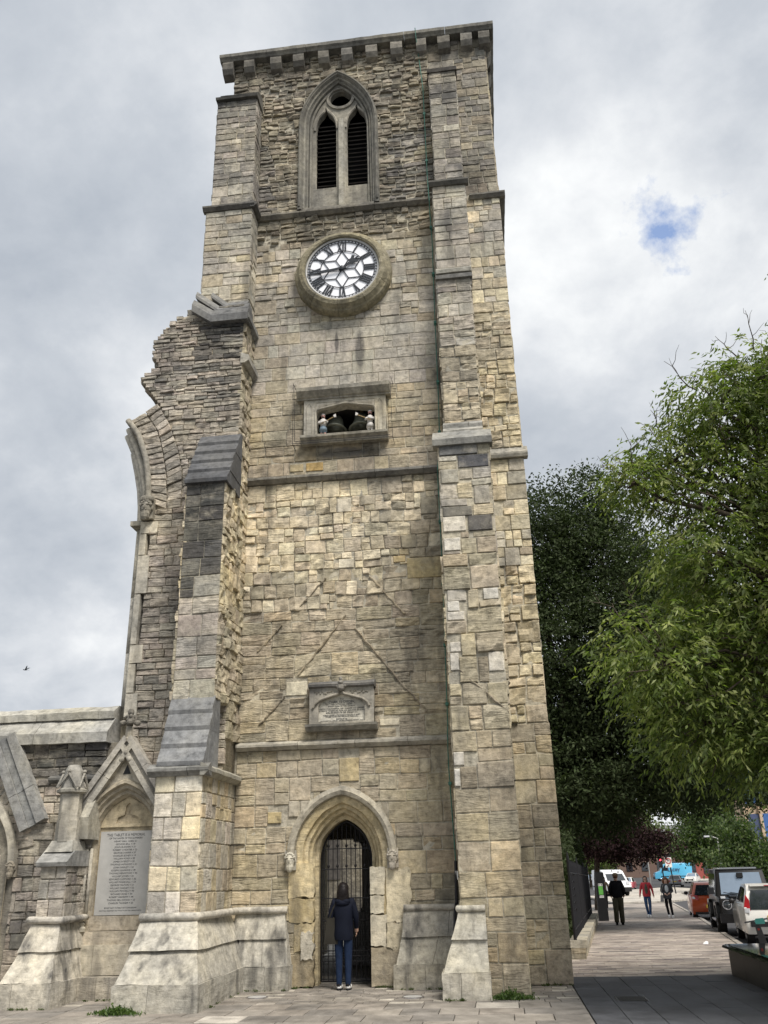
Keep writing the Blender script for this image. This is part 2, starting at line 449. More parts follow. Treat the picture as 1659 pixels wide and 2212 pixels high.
def stone(key, P, U, V, N, q, d, rough, joint, col, strata, res=0.13):
    """one block: q = four (u,v) corners, d = how proud it stands"""
    w = ((q[1][0] - q[0][0]) + (q[2][0] - q[3][0])) / 2; h = ((q[3][1] - q[0][1]) + (q[2][1] - q[1][1])) / 2
    if w < .035 or h < .025: return
    e = .009 + rough * .11
    def par(L):
        ee = min(e / L, .3); k = max(0, min(3, int((L - 2 * e) / res)))
        return [0, ee] + [ee + (1 - 2 * ee) * (i + 1) / (k + 1) for i in range(k)] + [1 - ee, 1]
    tu, tv = par(w), par(h)
    ju, jv = joint / 2 / w, joint / 2 / h
    nx, ny = len(tu), len(tv); vs = []; rnd = R() * 50
    for j, b in enumerate(tv):
        for i, a in enumerate(tu):
            ib = i in (0, nx - 1); jb = j in (0, ny - 1)
            aa = ju + a * (1 - 2 * ju); bb = jv + b * (1 - 2 * jv)
            u = (q[0][0] * (1 - aa) + q[1][0] * aa) * (1 - bb) + (q[3][0] * (1 - aa) + q[2][0] * aa) * bb
            v = (q[0][1] * (1 - aa) + q[1][1] * aa) * (1 - bb) + (q[3][1] * (1 - aa) + q[2][1] * aa) * bb
            nz = noise.noise(Vector((u * 4.5 + rnd, v * (4.5 + 9 * strata), rnd)))
            n2 = noise.noise(Vector((u * 11 + rnd, v * (11 + 12 * strata), rnd)))
            dep = d + rough * (nz * .9 + n2 * .5)
            if ib or jb:
                dep -= e * .75
                u += rough * .35 * (R() - .5); v += rough * .35 * (R() - .5)
            vs.append(P + U * u + V * v + N * dep)
    fs = [(j * nx + i, j * nx + i + 1, (j + 1) * nx + i + 1, (j + 1) * nx + i) for j in range(ny - 1) for i in range(nx - 1)]
    rim = [i for i in range(nx)] + [j * nx + nx - 1 for j in range(1, ny)] + [(ny - 1) * nx + i for i in range(nx - 2, -1, -1)] + [j * nx for j in range(ny - 2, 0, -1)]
    b0 = len(vs)
    for r in rim:
        p = vs[r]; dn = (p - P).dot(N); vs.append(p - N * (dn + .07))
    m = len(rim)
    fs += [(rim[(k + 1) % m], rim[k], b0 + k, b0 + (k + 1) % m) for k in range(m)]
    c = vs[0]; ctr = P + U * q[0][0] + V * q[0][1]
    dd = (ctr - CAM); fac = max(.05, abs(dd.normalized().dot(N)))
    STONES.setdefault(key, []).append((w * h * fac / dd.length_squared, vs, fs, (*col, strata)))
def wall(key, P, U, V, w, h, pal, band=(.34, .5), maxw=.55, minh=.14, split=.6, rough=.02, proud=.03, joint=.018, strata=.5, irr=.5, hole=None, shape=None, specials=(), soot=None, seed=None):
    """lay a masonry face of random coursed blocks; pal = palette name or function(u,v)"""
    if seed is not None: random.seed(seed)
    P, U, V = Vector(P), Vector(U).normalized(), Vector(V).normalized(); N = U.cross(V).normalized()
    def warp(u, v):
        p = Vector((u * 1.1 + P.x, v * 1.1 + P.z, P.y * 3))
        eu = min(1, min(u, w - u) / .15) if w > .3 else 0; ev = min(1, min(v, h - v) / .12)
        return (u + noise.noise(p) * .05 * irr * max(0, eu), v + noise.noise(p + Vector((9, 3, 1))) * .045 * irr * max(0, ev))
    def leaf(u0, u1, v0, v1):
        for s in specials:
            if u0 < s[1] - .01 and u1 > s[0] + .01 and v0 < s[3] - .01 and v1 > s[2] + .01:
                opts = [(s[0] - u0, (u0, s[0], v0, v1)), (u1 - s[1], (s[1], u1, v0, v1)), (s[2] - v0, (u0, u1, v0, s[2])), (v1 - s[3], (u0, u1, s[3], v1))]
                opts.sort(reverse=True); 
                if opts[0][0] < .05: return
                u0, u1, v0, v1 = opts[0][1]
        vm = (v0 + v1) / 2
        if hole:
            for iv in hole(v0, v1):
                if iv and u0 < iv[1] and u1 > iv[0]:
                    l, r = iv[0] - u0, u1 - iv[1]
                    if max(l, r) < .04: return
                    if l >= r: u1 = iv[0]
                    else: u0 = iv[1]
        if shape:
            a, b = shape(vm); u0, u1 = max(u0, a), min(u1, b)
            if u1 - u0 < .05: return
        um = (u0 + u1) / 2
        pn = pal(um, vm) if callable(pal) else pal
        c = random.choice(PAL[pn]); mean = [sum(q[i] for q in PAL[pn]) / len(PAL[pn]) for i in range(3)]
        wp = P + U * um + V * vm
        k = ru(.90, 1.10) * (1 + .28 * noise.noise(wp * .85)) * (1 + .12 * noise.noise(wp * 2.3))
        if soot: k *= soot(um, vm)
        mx_ = .55; c = tuple((x * (1 - mx_) + q * mx_) * k * ru(.98, 1.02) for x, q in zip(c, mean))
        st = min(1, max(0, strata + ru(-.35, .35)))
        rg = rough * ru(.5, 1.4)
        if R() < .16 and rough < .03: rg, st = .004, .05
        stone(key, P, U, V, N, [warp(u0, v0), warp(u1, v0), warp(u1, v1), warp(u0, v1)], ru(0, proud), rg, joint, c, st)
    def fill(u0, u1, v0, v1, dep=0):
        W, H = u1 - u0, v1 - v0
        if H > minh * 2 and R() < (split if H < minh * 3.2 else 1) and W < maxw * 2.6:
            s = v0 + H * ru(.36, .64); fill(u0, u1, v0, s, dep + 1); fill(u0, u1, s, v1, dep + 1); return
        if W > maxw * ru(.75, 1.25):
            s = u0 + W * ru(.35, .65); fill(u0, s, v0, v1, dep + 1); fill(s, u1, v0, v1, dep + 1); return
        if W < H * .7 and H > minh * 1.6:
            s = v0 + H * ru(.4, .6); fill(u0, u1, v0, s, dep + 1); fill(u0, u1, s, v1, dep + 1); return
        leaf(u0, u1, v0, v1)
    v = 0.0
    while v < h - .02:
        b = ru(*band)
        if h - v - b < band[0] * .6: b = h - v
        u = 0.0
        while u < w - .02:
            cw = ru(.8, 1.9)
            if w - u - cw < .5: cw = w - u
            fill(u, u + cw, v, v + b); u += cw
        v += b
    for s in specials:
        stone(key, P, U, V, N, [(s[0], s[2]), (s[1], s[2]), (s[1], s[3]), (s[0], s[3])], ru(.01, .03), .003, .014, s[4], .05)
def lay_stones(key, parent, limit=300, mat='stone'):
    L = STONES.pop(key, []); L.sort(key=lambda t: -t[0])
    for sc, v, f, c in L[:limit]: mesh_from('stone', v, f, mat, parent, col=c)
    rest = L[limit:]
    if rest:
        V, F, K = [], [], []
        for sc, v, f, c in rest:
            n = len(V); V += v; F += [tuple(i + n for i in q) for q in f]; K += [c] * len(v)
        tag(mesh_from('small_stonework', V, F, mat, parent, cols=K), kind='stuff')
def course(parent, name, x0, x1, prof, col, blen=(.7, 1.2), mat='stone_dressed', y=None, amp=.010, axis='x'):
    """run of moulded blocks along an axis; every block is its own piece"""
    a = x0
    while a < x1 - .01:
        b = min(x1, a + ru(*blen))
        if x1 - b < .25: b = x1
        n = max(1, int((b - a) / .16)); mb = MB(); k = len(prof); sh = ru(-.006, .006)
        rings = []
        g = .004
        for i in range(n + 1):
            t = a + g + (b - a - 2 * g) * i / n; ring = []
            for p in prof:
                pt = Vector((t, p[0] + sh, p[1] + sh * .5)) if axis == 'x' else Vector((p[0] + sh, t, p[1] + sh * .5))
                ring.append(pt + noise.noise_vector(pt * 5.3) * amp)
            rings.append(ring)
        mb.loft(rings, closed=True); mb.f.append(tuple(range(k))[::-1]); mb.f.append(tuple(n * k + i for i in range(k)))
        m = ru(.85, 1.12)
        mb.build(name, mat, parent, col=(col[0] * m, col[1] * m, col[2] * m, .3))
        a = b
# ============================================================ THE TOWER
T = thing('church_tower', 'tall weathered limestone church tower with clock, belfry window and pointed door', 'tower', (0, 3, 0), world=True)
DS = (.40, .37, .305)     # dressed stone
DG = (.27, .255, .215)    # darker dressed stone
X0, X1 = -2.33, 1.85
DOOR = dict(cx=-.355, hw=.97, zs=2.08, za=3.22)
WIN = dict(cx=-.36, hw=.96, zs=19.05, za=20.74, z0=16.45)
CLK = (-.24, 14.42)
def arch_iv(cx, z0, zs, hw, za):
    r = za - zs; k = (r * r - hw * hw) / (2 * hw); Rr = hw + k
    def f(a, b):
        z = (a + b) / 2
        if z < z0 or z > za: return None
        if z < zs: w = hw
        else: w = math.sqrt(max(0, Rr * Rr - (z - zs) ** 2)) - k
        return (cx - w, cx + w) if w > .02 else None
    return f
def facade_holes(P):
    door = arch_iv(DOOR['cx'], 0, DOOR['zs'], DOOR['hw'] - .04, DOOR['za'] - .04)
    win = arch_iv(WIN['cx'], WIN['z0'], WIN['zs'], WIN['hw'] - .03, WIN['za'] - .03)
    def f(v0, v1):
        z0, z1 = v0 + P[2], v1 + P[2]; z = (z0 + z1) / 2; out = []
        out.append((DOOR['cx'] - .79, DOOR['cx'] + .79) if z < 2.0 else door(z0, z1)); out.append(win(z0, z1))
        if 10.2 < z < 11.3: out.append((-1.13, .67))
        d = abs(z - CLK[1])
        if d < 1.0: w = math.sqrt(1.0 - d * d); out.append((CLK[0] - w, CLK[0] + w))
        if 4.3 < z < 5.0: out.append((-.9, .24))
        return [(i[0] - P[0], i[1] - P[0]) if i else None for i in out]
    return f
dc0 = DOOR['cx']
# backing of mortar with the openings cut out
MORT = (.46, .425, .34)
def rect(a, b, c, d): return [(a, c), (b, c), (b, d), (a, d)]
plate('mortar_bed', [rect(-3.1, 3.4, -.05, 21.46), [(dc0 - .80, -.02), (dc0 - .80, 2.02)] + pointed(DOOR['cx'], 2.03, 2.06, DOOR['hw'] - .06, DOOR['za'] - .06) + [(dc0 + .80, 2.02), (dc0 + .80, -.02)],
                     rect(-1.0, .55, 10.2, 11.2), pointed(WIN['cx'], WIN['z0'], WIN['zs'], WIN['hw'] - .05, WIN['za'] - .05)], .1, XZ(.058), 'stone', T, (*MORT, .2))
# the rest of the shell: side walls, back wall with a way through, floors
mb = MB(); mb.box(-3.1, -2.0, .12, 7.0, 0, 21.44); mb.build('side_wall', 'stone', T, (.34, .3, .22))
mb = MB(); mb.box(2.1, 3.4, .12, 7.0, 0, 21.44); mb.build('side_wall', 'stone', T, (.34, .3, .22))
mb = MB(); mb.box(-1.99, -1.9, 6.3, 6.99, 0, 21.2).box(1.9, 2.09, 6.3, 6.99, 0, 21.2).box(-1.899, 1.899, 6.3, 6.98, 2.55, 21.2); mb.build('back_wall', 'stone', T, (.34, .3, .22))
mb = MB(); mb.box(-2, 2.1, .5, 6.3, 3.6, 3.9); mb.build('porch_ceiling', 'interior', T)
mb = MB(); mb.box(-2, 2.1, .09, 6.3, 21.15, 21.3); mb.build('roof', 'slate', T)

def soot_front(u, v):
    x, z = u + X0, v
    return 1
# --- stages of the west face
K = 'tower'
FW = X1 - X0
def pal_door(u, v):
    x, z = u + X0, v
    if z > 3.0: return 'layer' if R() < .6 else 'tan'
    if x > .1 and z > 1.2: return 'tan' if R() < .8 else 'rubble'
    return 'tan' if R() < .75 else 'layer'
P = (X0, 0, 0)
wall(K, P, (1, 0, 0), (0, 0, 1), FW - .1, 3.9, pal_door, band=(.36, .5), maxw=.62, minh=.2, split=.45, rough=.022, proud=.02, strata=.5, hole=facade_holes(P), seed=11,
     specials=[(1.95 - .02, 2.3, 3.0 + .3, 3.72, (.52, .43, .255)), (.62, .88, 2.62, 2.82, (.55, .45, .25)), (1.0, 1.2, 2.72, 3.0, (.45, .41, .33)), (1.22, 1.45, 2.74, 3.0, (.47, .43, .35))])
def pal_mid(u, v):
    z = v + 4.05
    t = (z - 6.4) / 1.6 + (R() - .5) * .7
    if t > .5: return 'cream' if u < 2.9 or R() < .5 else 'layer'
    return 'layer' if R() < .75 else 'tan'
P = (X0, 0, 4.05)
sp = [(-1.42, -1.0, 4.89, 5.16, (.66, .61, .47)), (.36, .73, 4.26, 4.39, (.68, .62, .48)), (-.40, -.08, 7.37, 7.57, (.70, .64, .50)), (-.77, -.58, 6.66, 6.86, (.52, .46, .34)),
      (-.42, -.12, 8.57, 8.87, (.58, .53, .43)), (.97, 1.66, 7.07, 7.5, (.40, .335, .2)), (1.29, 1.64, 8.41, 8.79, (.33, .30, .23)), (.70, .95, 7.42, 7.56, (.55, .44, .25))]
wall(K, P, (1, 0, 0), (0, 0, 1), FW - .1, 2.5, pal_mid, band=(.34, .46), maxw=.8, minh=.17, split=.5, rough=.036, proud=.02, strata=1.0, joint=.014, hole=facade_holes(P), seed=12,
     specials=[(a - X0, b - X0, c - 4.05, d - 4.05, k) for a, b, c, d, k in sp if d < 6.5])
P = (X0, 0, 6.55)
def pal_mid2(u, v): return pal_mid(u, v + 2.5)
wall(K, P, (1, 0, 0), (0, 0, 1), FW - .1, 2.75, pal_mid2, band=(.24, .36), maxw=.42, minh=.15, split=.3, rough=.040, proud=.035, strata=.35, joint=.016, irr=1.0, seed=13,
     specials=[(a - X0, b - X0, c - 6.55, d - 6.55, k) for a, b, c, d, k in sp if c > 6.6])
P = (X0, 0, 9.48)
def pal_clk(u, v):
    z = v + 9.48; x = u + X0
    if z > 15.3: return 'rubble'
    if 11.5 < z < 13.3 and -1.3 < x < 1.6: return 'ashlar'
    if z < 11.5: return 'tan' if R() < .55 else 'layer'
    return 'ashlar' if R() < .55 else 'layer'
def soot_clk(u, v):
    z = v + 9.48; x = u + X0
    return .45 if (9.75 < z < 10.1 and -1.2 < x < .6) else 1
hf = facade_holes(P)
wall(K, P, (1, 0, 0), (0, 0, 1), FW - .02, 2.0, pal_clk, band=(.3, .42), maxw=.55, minh=.18, split=.4, rough=.018, proud=.02, strata=.45, hole=hf, soot=soot_clk, seed=14, specials=[(1.25, 1.62, .07, .27, (.46, .33, .15)), (.9, 1.2, .08, .26, (.42, .35, .22))])
P = (X0, 0, 11.48)
def off(f, d): return lambda u, v: f(u, v + d)
wall(K, P, (1, 0, 0), (0, 0, 1), FW - .02, 1.75, off(pal_clk, 2.0), band=(.25, .33), maxw=.62, minh=.2, split=.25, rough=.006, proud=.012, joint=.012, strata=.2, irr=.25, hole=facade_holes(P), seed=15)
P = (X0, 0, 13.23)
wall(K, P, (1, 0, 0), (0, 0, 1), FW - .02, 2.3, off(pal_clk, 3.75), band=(.28, .42), maxw=.5, minh=.16, split=.5, rough=.02, proud=.03, strata=.4, hole=facade_holes(P), seed=16)
P = (X0, 0, 15.53)
wall(K, P, (1, 0, 0), (0, 0, 1), FW - .02, .7, 'rubble', band=(.2, .3), maxw=.42, minh=.1, split=.75, rough=.05, proud=.07, joint=.03, strata=.8, irr=1, hole=facade_holes(P), seed=17, soot=lambda u, v: .75 if .8 < u < 3.4 else 1)
P = (X0, 0, 16.40)
wall(K, P, (1, 0, 0), (0, 0, 1), FW + .1, 2.2, lambda u, v: 'greydark' if (u < .25 or (u > 3.2 and R() < .6)) else 'rubble', band=(.2, .32), maxw=.45, minh=.09, split=.8, rough=.04, proud=.05, joint=.024, strata=.8, irr=.9, hole=facade_holes(P), seed=18)
P = (-3.1, 0, 18.6)
wall(K, P, (1, 0, 0), (0, 0, 1), 5.05, 2.84, 'rubble', band=(.2, .34), maxw=.42, minh=.1, split=.75, rough=.05, proud=.07, joint=.03, strata=.7, irr=1, hole=facade_holes(P), seed=19)
# right hand strip beside the buttress
def pal_strip(u, v):
    r = R()
    return 'ashlar' if r < .45 else ('layer' if r < .75 else 'cream')
def pal_low(u, v): return 'tan' if R() < .6 else 'layer'
wall(K, (2.70, 0, 0), (1, 0, 0), (0, 0, 1), .76, 4.2, pal_low, band=(.36, .55), maxw=.5, minh=.26, split=.3, rough=.02, proud=.02, strata=.3, seed=20)
wall(K, (2.70, 0, 4.2), (1, 0, 0), (0, 0, 1), .74, 3.0, lambda u, v: 'eroded', band=(.3, .44), maxw=.42, minh=.2, split=.4, rough=.05, proud=.05, joint=.03, strata=.35, irr=1, seed=21)
wall(K, (2.70, 0, 7.2), (1, 0, 0), (0, 0, 1), .74, 2.3, pal_strip, band=(.26, .38), maxw=.4, minh=.2, split=.4, rough=.016, proud=.04, strata=.2, seed=22)
wall(K, (2.60, 0, 9.75), (1, 0, 0), (0, 0, 1), .82, 3.6, lambda u, v: 'eroded' if v < 2 else 'layer', band=(.28, .4), maxw=.42, minh=.18, split=.5, rough=.04, proud=.04, joint=.024, strata=.6, irr=.9, seed=23)
wall(K, (2.60, 0, 13.35), (1, 0, 0), (0, 0, 1), .84, 2.9, pal_strip, band=(.26, .4), maxw=.42, minh=.18, split=.4, rough=.012, proud=.015, strata=.35, seed=24)
wall(K, (1.95, 0, 16.40), (1, 0, 0), (0, 0, 1), 1.46, 5.03, lambda u, v: 'greydark' if R() < .6 else 'rubble', band=(.26, .4), maxw=.42, minh=.16, split=.45, rough=.016, proud=.02, strata=.6, seed=25)
# south face of the tower (seen from the street side)
for z0, z1 in ((0, 9.5), (9.6, 16.2), (16.4, 21.2)):
    wall(K, (3.42, .02, z0), (0, 1, 0), (0, 0, 1), 6.9, z1 - z0, 'layer', band=(.4, .6), maxw=.8, minh=.3, split=.4, rough=.02, proud=.02, strata=.4, seed=26)

# --- buttresses
def buttress(x0, x1, yf, z0, z1, pal, side_pal=None, kw=None, right=True, left=False, specials=(), yb=0.0, skw=None):
    mb = MB(); mb.box(x0 + .009, x1 - .009, yf + .009, .05, z0, z1); mb.build('buttress_core', 'stone', T, (*MORT, .2))
    k = dict(band=(.28, .42), maxw=.5, minh=.17, split=.45, rough=.018, proud=.02, strata=.5); k.update(kw or {})
    wall(K, (x0, yf, z0), (1, 0, 0), (0, 0, 1), x1 - x0, z1 - z0, pal, specials=[(s[0] - x0, s[1] - x0, s[2] - z0, s[3] - z0, s[4]) for s in specials], **k)
    k.update(skw or {})
    if right: wall(K, (x1, yf, z0), (0, 1, 0), (0, 0, 1), yb - yf, z1 - z0, side_pal or pal, **k)
    if left: wall(K, (x0, yb, z0), (0, -1, 0), (0, 0, 1), yb - yf, z1 - z0, side_pal or pal, **k)
random.seed(31)
DK = dict(rough=.012, strata=.65, maxw=.45)
# left corner buttress, from the top down
buttress(-3.33, X0, -.5, 16.40, 19.75, lambda u, v: 'greydark' if R() < .75 else 'ashlar', 'greydark', dict(strata=.6, rough=.014), left=True)
buttress(-3.43, X0 + .01, -.52, 13.0, 16.22, lambda u, v: 'ashlar' if R() < .75 else 'layer', 'ashlar', dict(rough=.012, strata=.35), left=True)
def pal_b2(u, v):
    z = v + 4.6
    t = (z - 6.2) / 1.2 + (R() - .5) * 1.2
    return 'dark' if t > .5 else ('ashlar' if R() < .35 else 'ruin')
buttress(-3.09, X0, -1.5, 4.62, 8.80, pal_b2, lambda u, v: 'eroded' if v > 1.5 else 'layer', dict(band=(.3, .42), maxw=.5, minh=.2, split=.35, rough=.012, proud=.02), left=True, yb=-.75, skw=dict(rough=.055, maxw=.4, minh=.15, proud=.06, strata=.5))
wall(K, (X0, -.76, 4.05), (0, 1, 0), (0, 0, 1), .76, 8.9, lambda u, v: 'eroded' if 2.5 < v < 6 else 'layer', band=(.3, .42), maxw=.4, minh=.17, rough=.035, proud=.06, strata=.5)
buttress(-3.13, X0, -1.9, 1.2, 3.36, lambda u, v: 'ashlar' if R() < .5 else ('pale' if R() < .5 else 'cream'), lambda u, v: 'tan' if R() < .6 else 'ashlar', dict(band=(.34, .42), maxw=.42, minh=.24, split=.3, rough=.014, strata=.35), left=True)
# right buttress
spR = [(1.78, 2.2, 7.44, 7.74), (1.78, 2.08, 7.07, 7.32), (1.79, 2.13, 6.13, 6.35), (2.42, 2.69, 6.13, 6.34), (1.78, 2.0, 5.95, 6.14), (1.77, 2.08, 5.79, 5.95), (1.79, 1.99, 5.23, 5.41), (1.78, 1.94, 4.91, 5.22), (2.43, 2.7, 4.87, 5.21), (1.75, 1.93, 3.35, 3.57), (1.75, 1.85, 3.02, 3.3)]
spR = [(*s, random.choice([(.62, .58, .5), (.56, .52, .44), (.66, .63, .56)])) for s in spR]
spD = [(2.24, 2.68, 7.43, 7.73, (.13, .125, .12)), (1.79, 2.33, 7.73, 7.93, (.2, .19, .165)), (1.78, 2.5, 8.97, 9.2, (.17, .17, .165)), (2.12, 2.69, 8.7, 8.96, (.13, .13, .135)), (2.38, 2.67, 7.95, 8.32, (.33, .31, .27)), (1.79, 2.12, 8.4, 8.69, (.38, .36, .30))]
buttress(1.74, 2.72, -1.45, 0, 3.9, lambda u, v: 'tan' if R() < .5 else 'layer', None, dict(band=(.36, .5), maxw=.6, minh=.24, split=.35, rough=.018, strata=.35), left=True, specials=[s for s in spR if s[3] < 3.9])
buttress(1.74, 2.72, -1.45, 3.9, 7.0, lambda u, v: 'eroded' if R() < .6 else 'layer', None, dict(band=(.32, .46), maxw=.6, minh=.22, split=.4, rough=.035, proud=.04, strata=.45, joint=.024, irr=.9), left=True, specials=[s for s in spR if s[2] > 3.9 and s[3] < 7])
buttress(1.76, 2.72, -1.45, 7.0, 9.22, lambda u, v: 'ashlar' if R() < .6 else 'layer', None, dict(band=(.3, .42), maxw=.55, minh=.22, split=.35, rough=.016, strata=.4), left=True, specials=[s for s in spR if s[2] > 7] + spD)
buttress(1.88, 2.62, -.62, 9.85, 11.9, lambda u, v: 'eroded' if R() < .5 else 'layer', None, dict(rough=.04, proud=.03, strata=.7, irr=1), left=True)
buttress(1.88, 2.62, -.62, 11.9, 13.62, lambda u, v: 'greydark' if v > 1.2 and R() < .7 else 'ashlar', None, dict(rough=.028, strata=.6), left=True)
buttress(1.90, 2.65, -.55, 13.8, 16.24, 'ashlar', None, dict(rough=.01, strata=.4), left=True)
buttress(1.97, 2.62, -.40, 16.40, 19.96, lambda u, v: 'greydark' if R() < .7 else 'ashlar', None, dict(rough=.012, strata=.7), left=True)

# --- string courses, set-offs, cornice
def string_prof(y, z0, z1, out=.13): return [(y + .05, z0), (y - out * .45, z0), (y - out, z0 + (z1 - z0) * .38), (y - out, z0 + (z1 - z0) * .62), (y - .01, z1), (y + .05, z1)]
course(T, 'string_block', X0, 1.74, string_prof(0, 3.9, 4.06), (.36, .34, .29))
course(T, 'string_block', X0, 1.76, string_prof(0, 9.30, 9.49, .15), (.22, .21, .185))
course(T, 'string_block', X0, 1.88, string_prof(0, 16.22, 16.41, .15), (.2, .185, .155))
course(T, 'string_block', -3.50, X0 + .08, string_prof(-.51, 16.22, 16.41, .12), (.12, .115, .105))
course(T, 'string_block', -.60, -.06, [(X0 - .03, 16.22), (X0 + .05, 16.22), (X0 + .12, 16.28), (X0 + .12, 16.34), (X0, 16.41), (X0 - .03, 16.41)], (.12, .115, .105), axis='y')
course(T, 'string_block', 1.82, 2.73, string_prof(-.55, 16.22, 16.41, .12), (.14, .135, .12))
course(T, 'string_block', 2.74, 3.57, string_prof(0, 16.22, 16.41, .12), (.2, .19, .165))
course(T, 'string_block', .06, 6.9, [(3.40, 16.22), (3.46, 16.22), (3.56, 16.28), (3.56, 16.34), (3.44, 16.41), (3.40, 16.41)], (.2, .19, .165), axis='y')
course(T, 'set_off_block', 2.71, 3.52, [(.06, 9.50), (-.10, 9.50), (-.12, 9.56), (-.12, 9.6), (.02, 9.78), (.06, 9.78)], (.36, .34, .29))
# right buttress caps
course(T, 'set_off_block', 1.66, 2.79, [(-1.3, 9.16), (-1.54, 9.16), (-1.56, 9.28), (-1.2, 9.60), (-1.1, 9.60)], (.27, .265, .24), (1.2, 1.4))
course(T, 'set_off_block', 1.86, 2.64, [(-1.0, 9.55), (-1.18, 9.55), (-1.19, 9.64), (-.9, 9.84), (-.8, 9.84)], (.36, .345, .30), (.4, .6))
course(T, 'set_off_block', 1.86, 2.64, [(-.7, 9.80), (-.93, 9.80), (-.94, 9.9), (-.6, 10.12), (-.5, 10.12)], (.38, .365, .32), (.4, .6))
mb = MB(); mb.box(1.9, 2.62, -1.17, .04, 9.2, 9.62); mb.build('buttress_core', 'stone', T, (*MORT, .2))
course(T, 'set_off_block', 1.87, 2.66, [(-.4, 13.58), (-.70, 13.58), (-.71, 13.67), (-.5, 13.79), (-.4, 13.79)], (.22, .215, .20), (1, 1.2))
course(T, 'set_off_block', 1.88, 2.65, [(-.4, 13.78), (-.63, 13.78), (-.64, 13.87), (-.5, 14.0), (-.4, 14.0)], (.33, .32, .28), (1, 1.2))
course(T, 'set_off_block', 1.93, 2.66, [(-.1, 19.94), (-.45, 19.94), (-.47, 20.04), (-.2, 20.24), (.02, 20.24)], (.085, .08, .075), (1, 1.2))
# left buttress: stepped cap at top, raking drip course, slate-like weatherings
for i, (y, z, a, b) in enumerate([(-.60, 19.70, -3.36, -2.29), (-.50, 19.84, -3.27, -2.3), (-.38, 19.97, -3.17, -2.31)]):
    course(T, 'set_off_block', a, b, [(.04, z), (y, z), (y - .02, z + .06), (y + .1, z + .15), (.04, z + .22)], (.12, .115, .10), (.9, 1.2))
def raking(pts, y, th, col, run, rise, back=-.5):
    """front drip face, then a steep weathered slope, then flat back to the buttress"""
    for (a, b) in zip(pts[:-1], pts[1:]):
        prof = [(y, 0), (y, th), (y + run, th + rise), (back, th + rise), (back, 0)]
        v = [(p[0], q, p[1] + h_) for p in (a, b) for q, h_ in prof]; n = len(prof)
        mb = MB(); mb.add(v, [tuple(range(n))[::-1], tuple(range(n, 2 * n))] + [(i, (i + 1) % n, n + (i + 1) % n, n + i) for i in range(n)])
        mb.jitter(.006, 6).build('raking_drip_stone', 'stone_dressed', T, (*col, .2))
raking([(-3.47, 13.20), (-3.02, 12.87), (-2.21, 12.87)], -.92, .17, (.17, .17, .165), .12, .2)
raking([(-3.44, 13.62), (-2.91, 13.18), (-2.23, 13.18)], -.81, .07, (.20, .20, .195), .09, .15)
raking([(-3.12, 13.66), (-2.76, 13.34), (-2.28, 13.35)], -.72, .06, (.18, .18, .175), .10, .14)
course(T, 'drip_stone', -.9, -.03, [(X0 - .03, 12.86), (X0 + .05, 12.86), (X0 + .14, 12.92), (X0 + .14, 13.04), (X0 - .03, 13.12)], (.2, .2, .19), (.3, .35), axis='y')
course(T, 'drip_stone', -.80, -.03, [(X0 - .03, 11.84), (X0 + .06, 11.84), (X0 + .15, 11.9), (X0 + .15, 12.02), (X0 - .03, 12.1)], (.3, .29, .26), (.3, .35), axis='y')
def slabs(x0, x1, ya, za, yb, zb, n, col, back):
    for i in range(n):
        t0, t1 = i / n, (i + 1) / n
        y0, z0 = yb + (ya - yb) * t0, zb + (za - zb) * t0
        y1, z1 = yb + (ya - yb) * t1, zb + (za - zb) * t1
        mb = MB(); mb.prism([(back, z0), (y0, z0), (y0 - .012, z0 + .07), (y1 + .02, z1 + .035), (back, z1 + .035)], 'x', x0 + ru(-.006, .006), x1 + ru(-.006, .006))
        k = ru(.85, 1.15); mb.jitter(.004, 8).build('weathering_slab', 'stone_dressed', T, (col[0] * k, col[1] * k, col[2] * k, .1))
slabs(-3.11, -2.26, -.82, 10.1, -1.60, 8.74, 5, (.115, .117, .12), -.7)
slabs(-3.09, X0 + .02, -1.5, 4.66, -1.99, 3.46, 4, (.22, .223, .22), -1.2)
course(T, 'string_block', -3.24, -2.20, string_prof(-1.9, 3.30, 3.50, .13), (.27, .265, .24), (.6, .8))
course(T, 'string_block', -2.02, -.03, [(X0 - .02, 3.30), (X0 + .05, 3.30), (X0 + .13, 3.37), (X0 + .13, 3.43), (X0, 3.50), (X0 - .02, 3.50)], (.3, .29, .25), axis='y')
# cornice and corbels
course(T, 'cornice_block', -3.44, 3.66, [(.1, 21.42), (-.24, 21.42), (-.27, 21.46), (-.32, 21.50), (-.33, 21.59), (-.28, 21.62), (.1, 21.65)], (.24, .23, .20), (.8, 1.3))
course(T, 'cornice_block', .12, 7.1, [(3.40, 21.42), (3.56, 21.42), (3.60, 21.46), (3.65, 21.50), (3.66, 21.59), (3.6, 21.62), (3.40, 21.65)], (.22, .21, .18), (.9, 1.3), axis='y')
for x in (-3.22, -2.66, -1.95, -1.35, -.71, -.09, .55, 1.18, 1.82, 2.39, 2.96, 3.42):
    w = .155
    mb = MB(); mb.prism([(.05, 21.415), (-.23, 21.415), (-.26, 21.32), (-.24, 21.16), (-.16, 21.04), (.05, 20.98)], 'x', x - w * ru(.8, 1), x + w * ru(.8, 1))
    mb.jitter(.012, 6).build('corbel', 'stone_dressed', T, (*random.choice([(.20, .185, .155), (.16, .15, .13), (.24, .225, .195)]), .3))
for i in range(9):
    mb = MB(); y = .5 + i * .72; mb.prism([(3.36, 21.415), (3.57, 21.415), (3.58, 21.3), (3.5, 21.1), (3.36, 21.0)], 'y', y - .16, y + .16); mb.jitter(.01, 6).build('corbel', 'stone_dressed', T, (.25, .235, .2))
